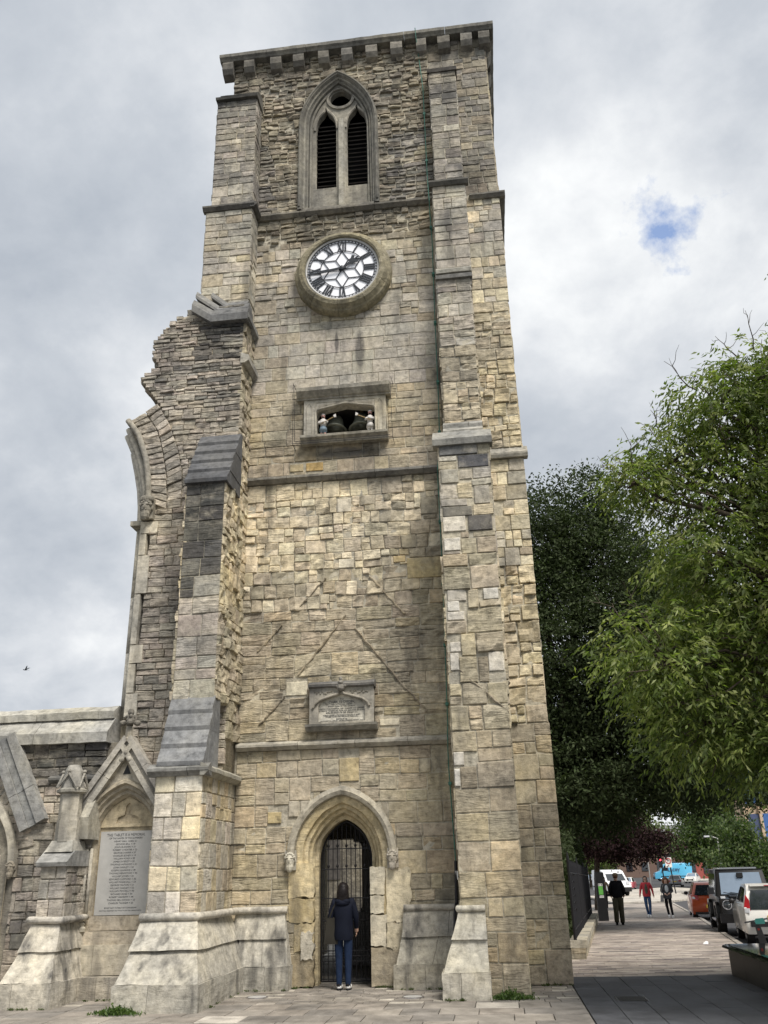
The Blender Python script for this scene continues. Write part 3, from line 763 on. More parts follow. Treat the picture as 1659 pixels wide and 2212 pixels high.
# --- plinths
def splay(parent, levels, col, name='plinth_block', seams=()):
    """levels = [(x0,x1,yf,z)] three-sided battered base, back at yb"""
    for (a, b) in zip(levels[:-1], levels[1:]):
        xa = [a[0]] + [a[0] + (a[1] - a[0]) * s for s in seams] + [a[1]]; xb = [b[0]] + [b[0] + (b[1] - b[0]) * s for s in seams] + [b[1]]
        for i in range(len(xa) - 1):
            mb = MB(); g = .003; n = 4
            yb_ = a[4]
            rings = []
            for k in range(n + 1):
                t = k / n
                ya = a[2] + (b[2] - a[2]) * t; z = a[3] + (b[3] - a[3] - .004) * t
                l = xa[i] + (xb[i] - xa[i]) * t + g; r_ = xa[i + 1] + (xb[i + 1] - xa[i + 1]) * t - g
                ring = [(l, yb_, z), (l, ya, z)] + [(l + (r_ - l) * q / 5, ya, z) for q in range(1, 5)] + [(r_, ya, z)] + [(r_, ya + (yb_ - ya) * q / 5, z) for q in range(1, 5)] + [(r_, yb_, z)]
                rings.append(ring)
            mb.loft(rings, closed=True); m = len(rings[0])
            mb.f.append(tuple(range(m))[::-1]); mb.f.append(tuple(n * m + q for q in range(m)))
            kk = ru(.86, 1.1); c = tuple(x * kk for x in col)
            mb.jitter(.016, 3).jitter(.010, 11).build(name, 'stone_plinth', parent, (*c, .25))
stone_material('stone_plinth', 1.0, 0.025, .515, (3.2, .55))
PC = (.44, .415, .35)
def roll(parent, pts, r, col, name='plinth_moulding'):
    P = []
    for a, b in zip(pts[:-1], pts[1:]):
        a, b = Vector(a), Vector(b); n = max(2, int((b - a).length / .12))
        P += [a.lerp(b, i / n) for i in range(n)]
    P.append(Vector(pts[-1]))
    mb = MB(); mb.tube([p + noise.noise_vector(p * 6) * .008 for p in P], r, 8); mb.build(name, 'stone_plinth', parent, (*col, .2), smooth=True)
splay(T, [(-3.24, -1.95, -2.74, -.03, -.2), (-3.24, -1.95, -2.74, .36, -.2)], PC, seams=(.42,))
splay(T, [(-3.22, -1.98, -2.70, .36, -.2), (-3.16, -2.13, -2.33, .77, -.2)], PC)
splay(T, [(-3.18, -2.09, -2.40, .77, -.2), (-3.14, -2.24, -2.06, 1.16, -.2)], PC)
roll(T, [(-3.16, -2.06, 1.21), (-2.24, -2.06, 1.21), (-2.16, -.16, 1.21), (-1.30, -.10, 1.21)], .06, (.45, .425, .37))
splay(T, [(-2.0, -1.20, -.37, -.03, .02), (-2.0, -1.20, -.37, .36, .02)], PC, seams=(.5,))
splay(T, [(-2.1, -1.22, -.34, .36, .02), (-2.1, -1.27, -.22, .77, .02)], PC, seams=(.5,))
splay(T, [(-2.2, -1.27, -.26, .77, .02), (-2.2, -1.33, -.10, 1.16, .02)], PC)
splay(T, [(.55, 1.5, -.37, -.03, .02), (.55, 1.5, -.37, .36, .02)], (.33, .31, .26), seams=(.55,))
splay(T, [(.60, 1.6, -.34, .36, .02), (.68, 1.7, -.22, .77, .02)], (.36, .34, .285), seams=(.6,))
splay(T, [(.68, 1.66, -.26, .77, .02), (.72, 1.72, -.10, 1.16, .02)], (.38, .36, .31), seams=(.78,))
roll(T, [(.72, -.10, 1.2), (1.72, -.10, 1.2)], .055, (.36, .34, .30))
splay(T, [(1.42, 2.15, -1.73, -.0, -1.0), (1.42, 2.15, -1.73, .36, -1.0)], (.46, .435, .375), seams=(.39,))
splay(T, [(1.45, 2.14, -1.69, .36, -1.0), (1.60, 2.12, -1.56, .80, -1.0)], (.44, .42, .36))
splay(T, [(1.58, 2.13, -1.61, .80, -1.0), (1.70, 2.12, -1.49, 1.18, -1.0)], (.47, .45, .39))
roll(T, [(1.70, -.5, 1.22), (1.70, -1.49, 1.22), (2.12, -1.49, 1.22)], .05, (.5, .48, .42))

# --- belfry window
BW = mesh_from('belfry_window', *(lambda m: (m.v, m.f))(arch_loft([
    (WIN['cx'], 16.42, 19.05, 1.00, 20.80, -.02), (WIN['cx'], 16.42, 19.05, .98, 20.78, -.11), (WIN['cx'], 16.42, 19.05, .90, 20.68, -.11), (WIN['cx'], 16.42, 19.05, .86, 20.62, .0),
    (WIN['cx'], 16.42, 19.05, .82, 20.58, .02), (WIN['cx'], 16.42, 19.05, .76, 20.52, .15), (WIN['cx'], 16.42, 19.05, .70, 20.47, .16), (WIN['cx'], 16.42, 19.05, .685, 20.45, .36)], n=14)), 'stone_dressed', T, col=(.21, .20, .17, .3))
for hw_, za_, y_, r_, k_ in ((.945, 20.74, -.115, .028, .9), (.86, 20.63, -.01, .03, 1.25), (.79, 20.56, .06, .026, 1.0), (.725, 20.50, .14, .03, 1.3)):
    mb = MB(); mb.tube([(x, y_, z) for x, z in pointed(WIN['cx'], 16.5, 19.05, hw_, za_, 14)], r_, 6); mb.build('arch_roll', 'stone_dressed', BW, (.22 * k_, .21 * k_, .178 * k_))
def lancet(cx, hw, z0, zs, za):
    # ogee-tipped light
    p = [(cx - hw, z0), (cx - hw, zs)]
    for t in (.2, .4, .6, .8): p.append((cx - hw * math.cos(t * 1.25), zs + (za - zs) * .74 * math.sin(t * 1.35)))
    p += [(cx - hw * .2, zs + (za - zs) * .80), (cx, za)]
    return p + [(2 * cx - x, z) for x, z in p[-2::-1]]
circ = [(-.325 + .27 * math.cos(a * math.pi / 12), 20.10 + .27 * math.sin(a * math.pi / 12)) for a in range(24)]
outer = pointed(WIN['cx'], 16.45, 19.05, .70, 20.47, 14)
plate('tracery', [outer, lancet(-.70, .258, 17.24, 19.1, 19.80), lancet(.085, .262, 17.24, 19.1, 19.82), circ], .16, XZ(.26), 'stone_dressed', BW, (.27, .255, .215))
mb = MB(); mb.lathe([(.30, 0), (.35, -.03), (.36, .03), (.30, .05)], 28, Matrix.Translation((-.325, .17, 20.10)) @ Matrix.Rotation(math.pi / 2, 4, 'X'), closed=True); mb.build('oculus_ring', 'stone_dressed', BW, (.33, .31, .265))
mb = MB(); mb.prism([(-.42, .2), (-.37, .08), (-.25, .08), (-.20, .2)], 'z', 16.5, 19.35); mb.build('mullion', 'stone_dressed', BW, (.33, .315, .27))
for cx, hw in ((-.70, .258), (.085, .262)):
    for pts in (lancet(cx, hw + .03, 17.24, 19.1, 19.86)[1:-1],):
        mb = MB(); mb.tube([(x, .17, z) for x, z in pts], .035, 6); mb.build('light_moulding', 'stone_dressed', BW, (.32, .30, .255))
    for i in range(16):
        z = 17.30 + i * .137
        hwz = hw if z < 19.1 else hw * max(.2, 1 - ((z - 19.1) / .75) ** 1.5)
        if z > 19.45: break
        mb = MB(); mb.prism([(.30, z), (.32, z - .012), (.46, z + .10), (.44, z + .112)], 'x', cx - hwz, cx + hwz); mb.build('louvre', 'louvre', BW)
mb = MB(); mb.prism([(.3, 16.42), (-.06, 16.42), (-.06, 16.47), (.2, 16.60), (.3, 16.60)], 'x', -1.22, .50); mb.build('window_sill', 'stone_dressed', BW, (.24, .225, .19))
mb = MB(); mb.box(-1.2, .5, 1.6, 1.64, 16.4, 20.9).box(-1.2, -1.1, .35, 1.6, 16.4, 20.9).box(.4, .5, .35, 1.6, 16.4, 20.9).box(-1.2, .5, .35, 1.6, 20.6, 20.9); mb.build('bell_chamber_lining', 'black', T)  # black box: the dark behind the louvres is put into its colour
# --- bell niche frame
NF = plate('niche_frame', [rect(-1.11, .65, 10.28, 11.17), [(-.84, 10.30), (-.84, 10.86), (-.81, 10.91), (-.74, 10.935), (-.22, 11.03), (.31, 10.935), (.38, 10.91), (.41, 10.86), (.41, 10.30)]], .26, XZ(0.0), 'stone_dressed', T, (.44, .41, .34))
course(NF, 'niche_hood', -1.26, .76, [(.05, 11.17), (-.16, 11.17), (-.16, 11.20), (-.2, 11.22), (-.30, 11.32), (-.31, 11.40), (-.22, 11.42), (.05, 11.46)], (.34, .32, .27), (.7, 1.0))
course(NF, 'niche_sill', -1.17, .69, [(.05, 10.12), (-.14, 10.12), (-.18, 10.17), (-.27, 10.22), (-.28, 10.27), (-.14, 10.30), (.05, 10.30)], (.32, .30, .25), (.8, 1.0))
for pts in ([(-.86, 10.32), (-.86, 10.87), (-.83, 10.925), (-.74, 10.955), (-.22, 11.05), (.31, 10.955), (.40, 10.925), (.43, 10.87), (.43, 10.32)],):
    mb = MB(); mb.tube([(x, -.135, z) for x, z in pts], .018, 6); mb.build('niche_moulding', 'stone_dressed', NF, (.44, .41, .34))
for x in (-.99, .53):
    mb = MB(); mb.tube([(x - .055, -.13, 10.32), (x - .055, -.13, 11.0), (x, -.13, 11.1), (x + .055, -.13, 11.0), (x + .055, -.13, 10.32)], .014, 5); mb.build('panel_tracery', 'stone_dressed', NF, (.42, .39, .32))
mb = MB(); mb.tube([(-.86, -.13, 11.1), (.43, -.13, 11.1)], .012, 5).tube([(-.86, -.13, 10.32), (-.86, -.13, 11.1)], .012, 5).tube([(.43, -.13, 10.32), (.43, -.13, 11.1)], .012, 5); mb.build('panel_tracery', 'stone_dressed', NF, (.42, .39, .32))
for k in range(18):
    for sgn in (-1, 1):
        t = (k + .5) / 18; x = -.215 + sgn * (.12 + .46 * t); zt = 11.07; zb = 11.03 - .11 * t
        if zt - zb < .02: continue
        mb = MB(); mb.ell((x, -.13, (zt + zb) / 2 + ru(-.01, .01)), (.014, .014, (zt - zb) * .42), 6, 4); mb.build('carved_leaf', 'stone_dressed', NF, (.36, .33, .27))
mb = MB(); mb.box(-.98, .53, 1.5, 1.55, 10.1, 11.2).box(-1.02, -.97, .09, 1.5, 10.1, 11.2).box(.52, .57, .09, 1.5, 10.1, 11.2).box(-.97, .52, .09, 1.5, 11.12, 11.2).box(-.97, .52, .09, 1.5, 10.1, 10.25); mb.build('dark_niche_box', 'interior', T)  # box with the shade inside the niche put into its dark colour
mb = MB(); mb.box(-.82, .39, -.12, .12, 10.24, 10.297); mb.build('niche_floor', 'stone_dressed', T, (.3, .28, .24))
# --- doorway
dc = DOOR['cx']
LV = [(.98, 2.08, 3.24, -.01), (.97, 2.08, 3.23, -.09), (.90, 2.08, 3.15, -.13), (.845, 2.08, 3.08, -.10), (.83, 2.08, 3.06, -.02)]
mbh = arch_loft([(dc, 2.08, zs, hw, za, y) for hw, zs, za, y in LV], n=14, jambs=False)
DR = mbh.jitter(.006, 5).build('door_arch', 'stone_dressed', T, (.40, .37, .30))
LV2 = [(.90, 3.13, .01), (.83, 3.06, -.01), (.79, 3.01, .0), (.72, 2.95, .02), (.70, 2.93, .10), (.64, 2.87, .11), (.61, 2.84, .20), (.575, 2.79, .22), (.54, 2.75, .34), (.49, 2.69, .36), (.478, 2.675, .58)]
mba = arch_loft([(dc, -.02, 2.0, hw, za, y) for hw, za, y in LV2], n=16)
for p in mba.v:
    k = .03 if p.z > 2.0 else .05
    p += noise.noise_vector(p * 5) * k * .55
mba.build('door_reveal', 'stone', DR, (.52, .44, .28, .35))
# worn ashlar and cement repairs of the jambs
def patch(poly, y, th, col, name='jamb_block', m='stone'):
    o = plate(name, [poly], th, XZ(y), m, DR, (*col, .1)); return o
def rag(x0, x1, z0, z1, a=.03, n=6):
    p = []
    for i in range(n): p.append((x0 + (x1 - x0) * i / n, z0 + ru(-a, a)))
    for i in range(n): p.append((x1 + ru(-a, a), z0 + (z1 - z0) * i / n))
    for i in range(n): p.append((x1 + (x0 - x1) * i / n, z1 + ru(-a, a)))
    for i in range(n): p.append((x0 + ru(-a, a) * .3, z1 + (z0 - z1) * i / n))
    return p
random.seed(44)
for z0, z1, x1, c in ((1.42, 1.86, .40, (.60, .545, .42)), (1.12, 1.40, .38, (.60, .55, .43)), (.62, 1.10, .42, (.58, .53, .42)), (.02, .60, .62, (.36, .31, .225))):
    patch(rag(.14, x1, z0, z1, .012), .05, .16, c)
patch(rag(.42, .84, .98, 1.84, .03, 9), .01, .08, (.63, .56, .41), 'render_patch')
patch(rag(.40, .72, .55, .97, .025, 9), .01, .08, (.55, .49, .36), 'render_patch')
for z0, z1, x0, c in ((1.40, 1.95, -1.30, (.58, .49, .31)), (1.0, 1.38, -1.28, (.47, .385, .22)), (.55, .98, -1.18, (.50, .41, .24)), (.02, .50, -1.28, (.34, .28, .18))):
    patch(rag(x0, -.85, z0, z1, .02), .045, .15, c)
patch(rag(-1.06, -.85, .42, .86, .03), .01, .14, (.50, .46, .37), 'cement_patch')
# --- carved heads on the hood ends
def carved_head(parent, x, y, z, s, col, beard=.4, crown=False):
    mb = MB(); mb.ell((x, y, z), (.075 * s, .075 * s, .11 * s), 14, 10)
    mb.ell((x, y - .075 * s, z - .005 * s), (.014 * s, .025 * s, .035 * s), 6, 5)
    for q in (-1, 1):
        mb.ell((x + q * .03 * s, y - .062 * s, z + .035 * s), (.024 * s, .018 * s, .010 * s), 6, 4)
        mb.ell((x + q * .078 * s, y, z), (.015 * s, .03 * s, .035 * s), 6, 4)
        mb.ell((x + q * .03 * s, y - .058 * s, z + .012 * s), (.014 * s, .010 * s, .010 * s), 6, 4)
    mb.ell((x, y - .055 * s, z - .045 * s), (.045 * s, .03 * s, .013 * s), 6, 4)
    mb.ell((x, y - .03 * s, z - .095 * s), (.06 * s, .055 * s, .06 * s * (1 + beard)), 8, 6)
    for k in range(7):
        a = -1.2 + k * .4; mb.ell((x + .07 * s * math.sin(a), y - .035 * s, z + .085 * s * math.cos(a) + .01), (.026 * s, .03 * s, .026 * s), 6, 4)
    if crown:
        for k in range(9):
            a = -1.5 + k * .375; mb.ell((x + .08 * s * math.sin(a), y - .05 * s * math.cos(a), z + .13 * s), (.022 * s, .02 * s, .04 * s), 6, 5)
    mb.box(x - .085 * s, x + .085 * s, y + .02 * s, y + .14 * s, z - .14 * s, z + .14 * s)
    return mb.jitter(.004, 20).build('carved_head', 'stone_dressed', parent, (*col, .2))
carved_head(T, dc - .905, -.09, 2.0, 1.15, (.42, .40, .34))
carved_head(T, dc + .905, -.09, 2.0, 1.15, (.46, .42, .35))
# --- old roof-line scars
def scar(x0, z0, x1, z1, y=-.015):
    n = 14; pts = []
    for i in range(n + 1):
        t = i / n; pts.append((x0 + (x1 - x0) * t + ru(-.012, .012), y + ru(-.012, .006), z0 + (z1 - z0) * t + ru(-.012, .012)))
    mb = MB(); mb.tube(pts, [ru(.012, .026) for _ in pts], 6); mb.build('roofline_scar', 'stone', T, random.choice([(.33, .28, .2), (.27, .23, .17)]))
for a in ((-.64, 7.19, -1.21, 6.58), (.22, 7.18, .89, 6.36), (-.25, 6.41, -1.17, 5.28), (-.07, 6.12, .88, 4.92), (.88, 4.92, 1.25, 4.5), (-1.51, 6.29, -1.98, 5.77), (-1.42, 4.89, -1.92, 4.37)): scar(*a, y=-.018)
scar(1.94, 4.91, 2.72, 4.17, -1.462)
lay_stones(K, T, 300)

# ------------------------------------------------------------ things fixed to the tower
CL = thing('tower_clock', 'round white clock dial with black numerals in a thick stone ring', 'clock', (CLK[0], 0, CLK[1]))
RX = Matrix.Rotation(math.pi / 2, 4, 'X')     # lathe axis (local z) -> world -y
random.seed(5)
def ring_sector(a0, a1, prof, n=6):
    mb = MB(); rings = []
    for i in range(n + 1):
        a = a0 + (a1 - a0) * i / n
        rings.append([(r * math.sin(a), -h, r * math.cos(a)) for r, h in prof])
    mb.loft(rings, closed=True); m = len(prof); mb.f.append(tuple(range(m))[::-1]); mb.f.append(tuple(n * m + i for i in range(m)))
    return mb
prof = [(.83, -.05), (1.10, -.05), (1.12, .03), (1.11, .16), (1.08, .22), (1.05, .24), (.98, .34), (.90, .37), (.86, .35), (.84, .28)]
for i in range(10):
    a = i * math.pi / 5 + .1
    k = ru(.85, 1.1)
    ring_sector(a + .004, a + math.pi / 5 - .004, prof, 7).jitter(.006, 7).build('ring_stone', 'stone', CL, (.25 * k, .225 * k, .155 * k, .3))
mb = MB(); mb.lathe([(.80, .24), (.845, .24), (.845, .31), (.80, .30)], 64, RX, closed=True); mb.build('bezel', 'simple_bezel' if 'simple_bezel' in MATS else 'tablet', CL, smooth=True)
mb = MB(); mb.lathe([(.815, .24), (.815, .262)], 64, RX); DIAL = mb.build('dial', 'dial_white', CL)
def bar(mb, p, q, w, y=-.285, t=.012):
    p, q = Vector((p[0], 0, p[1])), Vector((q[0], 0, q[1])); d = (q - p).normalized(); n = Vector((-d.z, 0, d.x)) * w / 2; o = Vector((0, y, 0)); o2 = Vector((0, y + t, 0))
    v = [p - n + o, q - n + o, q + n + o, p + n + o, p - n + o2, q - n + o2, q + n + o2, p + n + o2]
    mb.add(v, [(0, 1, 2, 3), (7, 6, 5, 4), (0, 4, 5, 1), (1, 5, 6, 2), (2, 6, 7, 3), (3, 7, 4, 0)])
def pol(r, h): a = h * math.pi / 6; return (r * math.sin(a), r * math.cos(a))
mb = MB()
for r, t in ((.745, .012), (.50, .016), (.805, .014)): mb.lathe([(r - t / 2, .275), (r + t / 2, .275), (r + t / 2, .287), (r - t / 2, .287)], 72, RX, closed=True)
for m in range(60): bar(mb, pol(.748, m / 5), pol(.80, m / 5), .022, -.2862)
mb.build('minute_track', 'dial_black', CL)
mb = MB()
for k in range(6):
    inner = pol(.29, 2 * k + 1)
    bar(mb, inner, pol(.50, 2 * k), .018, -.2820); bar(mb, inner, pol(.50, 2 * k + 2), .018, -.2828); bar(mb, (0, 0), inner, .018, -.2836 - k * .0004)
mb.build('star_glazing_bars', 'dial_black', CL)
NUM = {1: 'I', 2: 'II', 3: 'III', 4: 'IIII', 5: 'V', 6: 'VI', 7: 'VII', 8: 'VIII', 9: 'IX', 10: 'X', 11: 'XI', 12: 'XII'}
for h, s in NUM.items():
    mb = MB(); ws = {'I': .055, 'V': .095, 'X': .105}; tot = sum(ws[c] for c in s); t = -tot / 2
    a = h * math.pi / 6; er = Vector((math.sin(a), math.cos(a))); et = Vector((math.cos(a), -math.sin(a)))
    def P2(r, t): q = er * r + et * t; return (q.x, q.y)
    for c in s:
        w = ws[c]; m_ = t + w / 2
        if c == 'I': bar(mb, P2(.505, m_), P2(.74, m_), .032)
        if c == 'V': bar(mb, P2(.74, m_ - .035), P2(.505, m_), .034); bar(mb, P2(.74, m_ + .035), P2(.505, m_), .020, -.2865)
        if c == 'X': bar(mb, P2(.74, m_ - .04), P2(.505, m_ + .04), .034); bar(mb, P2(.74, m_ + .04), P2(.505, m_ - .04), .020, -.2865)
        t += w
    mb.build('numeral', 'dial_black', CL)
mb = MB(); ang = 43.7 / 5
bar(mb, pol(-.10, ang), pol(.45, ang), .06, -.33, .015); bar(mb, pol(.45, ang), pol(.80, ang), .035, -.33, .015); bar(mb, pol(.30, ang), pol(.50, ang), .075, -.331, .014); mb.build('minute_hand', 'dial_black', CL)
mb = MB(); ang = 1.73
bar(mb, pol(-.08, ang), pol(.36, ang), .06, -.315, .012); bar(mb, pol(.36, ang), pol(.50, ang), .035, -.315, .012)
for d, yy in ((-.45, -.316), (.45, -.3172)): bar(mb, pol(.28, ang), pol(.42, ang + d), .07, yy, .012)
bar(mb, pol(.30, ang - .5), pol(.30, ang + .5), .08, -.314, .011); mb.build('hour_hand', 'dial_black', CL)
mb = MB(); mb.lathe([(.045, .28), (.05, .35), (.0, .36)], 16, RX); mb.build('hub', 'dial_black', CL)
# bells and jacks in the niche
for x, lab in ((-.52, 'left of the two hanging bronze bells in the stone niche'), (.06, 'right of the two hanging bronze bells in the stone niche')):
    b = thing('bell', lab, 'bell', (x, .34, 10.60), group='bells in the niche')
    tilt = Matrix.Rotation(-.25, 4, 'X')
    mb = MB(); mb.lathe([(.265, 0), (.28, .01), (.215, .11), (.18, .24), (.16, .36), (.11, .43), (0, .45)], 28, tilt); mb.lathe([(.235, 0), (.22, .02), (.15, .2), (.1, .38)], 24, tilt); mb.build('bell_body', 'bronze', b, smooth=True)
    mb = MB(); mb.box(-.03, .03, .05, .2, .40, .60); mb.build('headstock', 'wood', b)
def jack(x, flip, labels, cols):
    j = thing('bell_striker_figure', labels, 'statue', (x, -.02, 10.30), group='bell striking figures')
    s = -1 if flip else 1
    mb = MB()
    for q in (-.035, .035): mb.tube([(q, 0, 0), (q, -.005, .13)], [.022, .026], 8)
    mb.build('leg', cols[2], j, smooth=True)
    mb = MB(); mb.tube([(-.035, 0, .12), (-.03, 0, .19)], .035, 8).tube([(.035, 0, .12), (.03, 0, .19)], .035, 8); mb.lathe([(.085, .16), (.075, .24), (.06, .27)], 12); mb.build('breeches', cols[1], j, smooth=True)
    mb = MB(); mb.lathe([(.055, .26), (.07, .34), (.085, .40), (.05, .44), (.03, .46)], 12); mb.tube([(-.08, 0, .40), (-.09, -.06, .33), (-.01 + .05 * s, -.11, .34)], .025, 7).tube([(.08, 0, .40), (.09, -.06, .34), (.02 + .05 * s, -.11, .35)], .025, 7); mb.build('tunic', cols[0], j, smooth=True)
    mb = MB(); mb.ell((0, -.005, .51), (.042, .045, .058), 12, 8).ell((0, -.05, .51), (.008, .012, .014), 5, 4); mb.build('head', 'statue_pink', j, smooth=True)
    mb = MB(); mb.ell((0, -.04, .485), (.03, .014, .012), 6, 4).ell((0, -.03, .465), (.02, .02, .022), 6, 4); mb.build('beard', 'statue_black', j)
    mb = MB(); mb.lathe([(.046, .535), (.042, .565), (.0, .58)], 12); mb.build('helmet', cols[0], j)
    mb = MB(); mb.tube([(-.02 * s, -.10, .30), (.26 * s, -.12, .43)], .009, 6); mb.build('hammer_handle', 'wood', j)
    mb = MB(); mb.prism([(.235 * s, .455), (.29 * s, .49), (.30 * s, .415), (.26 * s, .41)], 'y', -.135, -.105); mb.build('hammer_head', 'statue_white', j)
    return j
jack(-.71, False, 'painted figure in blue skirt striking the left bell', ('statue_white', 'statue_blue', 'statue_pink'))
jack(.30, True, 'white painted figure with dark beard striking the right bell', ('statue_white', 'statue_white', 'statue_white'))
mb = MB()
for a, b in (((-1.30, 10.05), (-1.30, 11.50)), ((-1.30, 10.05), (.80, 10.05)), ((.80, 10.05), (.78, 11.50)), ((-1.26, 10.1), (-1.27, 11.45)), ((-1.26, 10.1), (.75, 10.09))): mb.tube([(a[0], -.34, a[1]), (b[0], -.34, b[1])], .006, 4)
for x in (-1.30, .80):
    for z in (10.05, 11.48): mb.tube([(x, -.34, z), (x, .0, z)], .006, 4)
tag(mb.build('netting_wire', 'iron'), 'thin metal wire frame stretched around the bell niche', 'wire')
# memorial plaque above the string course
PQ = thing('wall_plaque', 'carved stone memorial plaque with arched hood above the door', 'plaque', (-.33, 0, 4.2))
def pq(x, z): return x + .33, z - 4.2
def shift(poly): return [(x + .33, z - 4.2) for x, z in poly]
tab = [(-.76, 4.36), (-.76, 4.66), (-.70, 4.74), (-.55, 4.79), (-.33, 4.86), (-.10, 4.79), (.05, 4.74), (.11, 4.66), (.11, 4.36)]
plate('plaque_frame', [shift(rect(-.93, .28, 4.31, 5.0)), shift(tab)], .24, XZ(-.03), 'stone_dressed', PQ, (.34, .32, .275))
plate('tablet', [shift(rect(-.80, .15, 4.33, 4.9))], .06, XZ(-.06), 'stone_dressed', PQ, (.50, .48, .42))
course(PQ, 'plaque_sill', -1.0 + .33, .34 + .33, [(.05, .0), (-.16, .0), (-.24, .07), (-.25, .11), (.05, .13)], (.25, .24, .21), (2, 2))
course(PQ, 'plaque_hood', -.95 + .33, .31 + .33, [(.05, .78), (-.17, .78), (-.22, .80), (-.23, .84), (-.16, .87), (-.15, .90), (.05, .93)], (.17, .165, .155), (2, 2))
mb = MB(); mb.tube([(-.53, -.17, .42), (-.50, -.17, .48), (-.40, -.17, .56), (-.2, -.17, .62), (-.06, -.17, .66), (0, -.17, .74), (.06, -.17, .66), (.2, -.17, .62), (.40, -.17, .56), (.50, -.17, .48), (.53, -.17, .42)], .024, 8); mb.build('ogee_moulding', 'stone_dressed', PQ, (.3, .28, .24))
mb = MB(); mb.ell((0, -.2, .77), (.075, .06, .07), 10, 7).ell((0, -.2, .86), (.05, .05, .05), 8, 6).ell((0, -.2, .93), (.035, .035, .045), 8, 6)
for q in (-1, 1): mb.ell((q * .08, -.2, .80), (.04, .03, .03), 7, 5)
mb.jitter(.01, 25).build('finial', 'stone_dressed', PQ, (.2, .19, .17))
for q in (-1, 1):
    for k in range(10):
        mb = MB(); mb.ell((q * (.18 + .035 * k), -.155, .72 - .0 * k - ru(0, .05)), (.02, .015, .018), 6, 4); mb.build('carved_leaf', 'stone_dressed', PQ, (.24, .225, .19))
LET = Matrix.Translation((0, -.0935, 0)) @ Matrix(((1, 0, 0, 0), (0, 0, -1, 0), (0, 1, 0, 0), (0, 0, 0, 1)))
def at(x, z): return LET @ Matrix.Translation((x, z, 0))
text_obj('lettering', 'TO', .05, at(0, .60), 'letter', PQ)
text_obj('lettering', 'CHARLES DIBDIN,', .062, at(0, .552), 'letter', PQ)
text_obj('lettering', 'SON OF THOMAS DIBDIN,\nPARISH CLERK OF THIS CHURCH,', .034, at(0, .495), 'letter', PQ)
text_obj('lettering', 'A NATIVE OF SOUTHAMPTON, POET, DRAMATIST AND COMPOSER\nAUTHOR OF TOM BOWLING, POOR JACK, AND OTHER SEA SONGS.\nBORN 4TH MARCH 1745. DIED 25TH JULY 1814.', .036, at(0, .418), 'letter', PQ, sx=.78)
text_obj('lettering', "THERE'S A SWEET LITTLE CHERUB THAT SITS UP ALOFT,\nTO KEEP WATCH FOR THE LIFE OF POOR JACK.", .028, at(0, .295), 'letter', PQ)
text_obj('lettering', 'ERECTED BY THE\nSOUTHAMPTON LITERARY AND PHILOSOPHICAL SOCIETY, 1914.', .031, at(0, .225), 'letter', PQ, sx=.88)
# green conductor strip
random.seed(8)
pts = [(1.69, -.34, 21.66), (1.70, -.3, 21.35), (1.74, -.04, 20.9), (1.80, -.10, 19.8), (1.79, -.09, 17.0), (1.80, -.18, 16.45), (1.81, -.18, 16.2), (1.80, -.08, 16.0), (1.82, -.08, 15.1), (1.79, -.08, 13.35), (1.77, -.08, 11.0), (1.74, -.08, 9.55), (1.70, -.2, 9.5), (1.68, -.2, 9.28), (1.67, -.08, 9.1), (1.67, -.08, 7.2), (1.63, -.08, 4.9), (1.62, -.08, 4.2), (1.61, -.17, 4.06), (1.61, -.17, 3.9), (1.60, -.08, 3.75), (1.60, -.08, 3.45), (1.64, -.08, 1.9)]
LC = thing('lightning_conductor', 'thin green metal conductor strip running down beside the right buttress', 'conductor', (1.64, -.08, 0), world=True)
mb = MB(); mb.tube(pts, .011, 6); mb.build('strip', 'green_copper', LC)
mb = MB(); mb.tube([(1.64, -.08, 1.92), (1.62, -.12, 1.25), (1.60, -.32, 1.15), (1.56, -.42, .4), (1.5, -.45, .02)], .028, 7); mb.build('cable_guard', 'iron', LC)
mb = MB(); mb.box(1.62, 1.67, -.115, -.1, 1.62, 1.76); mb.build('tag_plate', 'plate_white', LC)
for z in (19.0, 17.5, 15.5, 14.2, 12.9, 11.4, 10.2, 8.2, 6.9, 5.7, 4.6, 3.2):
    x = np.interp(z, [p[2] for p in pts[::-1]], [p[0] for p in pts[::-1]])
    mb = MB(); mb.box(x - .03, x + .03, -.105, -.0, z - .025, z + .025); mb.build('clip', 'green_copper', LC)
# iron gate
GT = thing('iron_gate', 'black wrought iron gate filling the pointed tower doorway', 'gate', (dc, .5, 0), world=True)
go = pointed(dc, .04, 2.0, .455, 2.64, 14)
mb = MB(); mb.tube([(x, .5, z) for x, z in go], .016, 6).tube([(dc - .455, .5, .05), (dc + .455, .5, .05)], .016, 6); mb.build('gate_frame', 'iron', GT)
giv = arch_iv(dc, 0, 2.0, .45, 2.64)
for z in (2.18, 1.84, 1.36, 1.0, .52, .44, .36, .08):
    iv = giv(z, z); mb = MB(); mb.box(iv[0], iv[1], .488, .512, z - .009, z + .009); mb.build('rail', 'iron', GT)
for i in range(11):
    x = dc - .41 + i * .082; zt = 2.6
    for k in range(60):
        iv = giv(zt, zt)
        if iv and iv[0] < x < iv[1]: break
        zt -= .02
    mb = MB(); mb.tube([(x, .5, .05), (x, .5, zt)], .0085, 5); mb.build('bar', 'iron', GT)
    if i % 2 == 1:
        for z in (2.18, 1.84): mb = MB(); mb.ell((x, .49, z + .05), (.025, .02, .03), 6, 4); mb.build('boss', 'iron', GT)
mb = MB(); mb.box(dc - .12, dc + .0, .47, .53, 1.28, 1.40); mb.build('lock_box', 'iron', GT)
for i in range(30):
    mb = MB() if i == 0 else mb
    mb.tube([(dc - .44, .515, .1 + i * .042), (dc + .44, .515, .1 + i * .042)], .0022, 3, False)
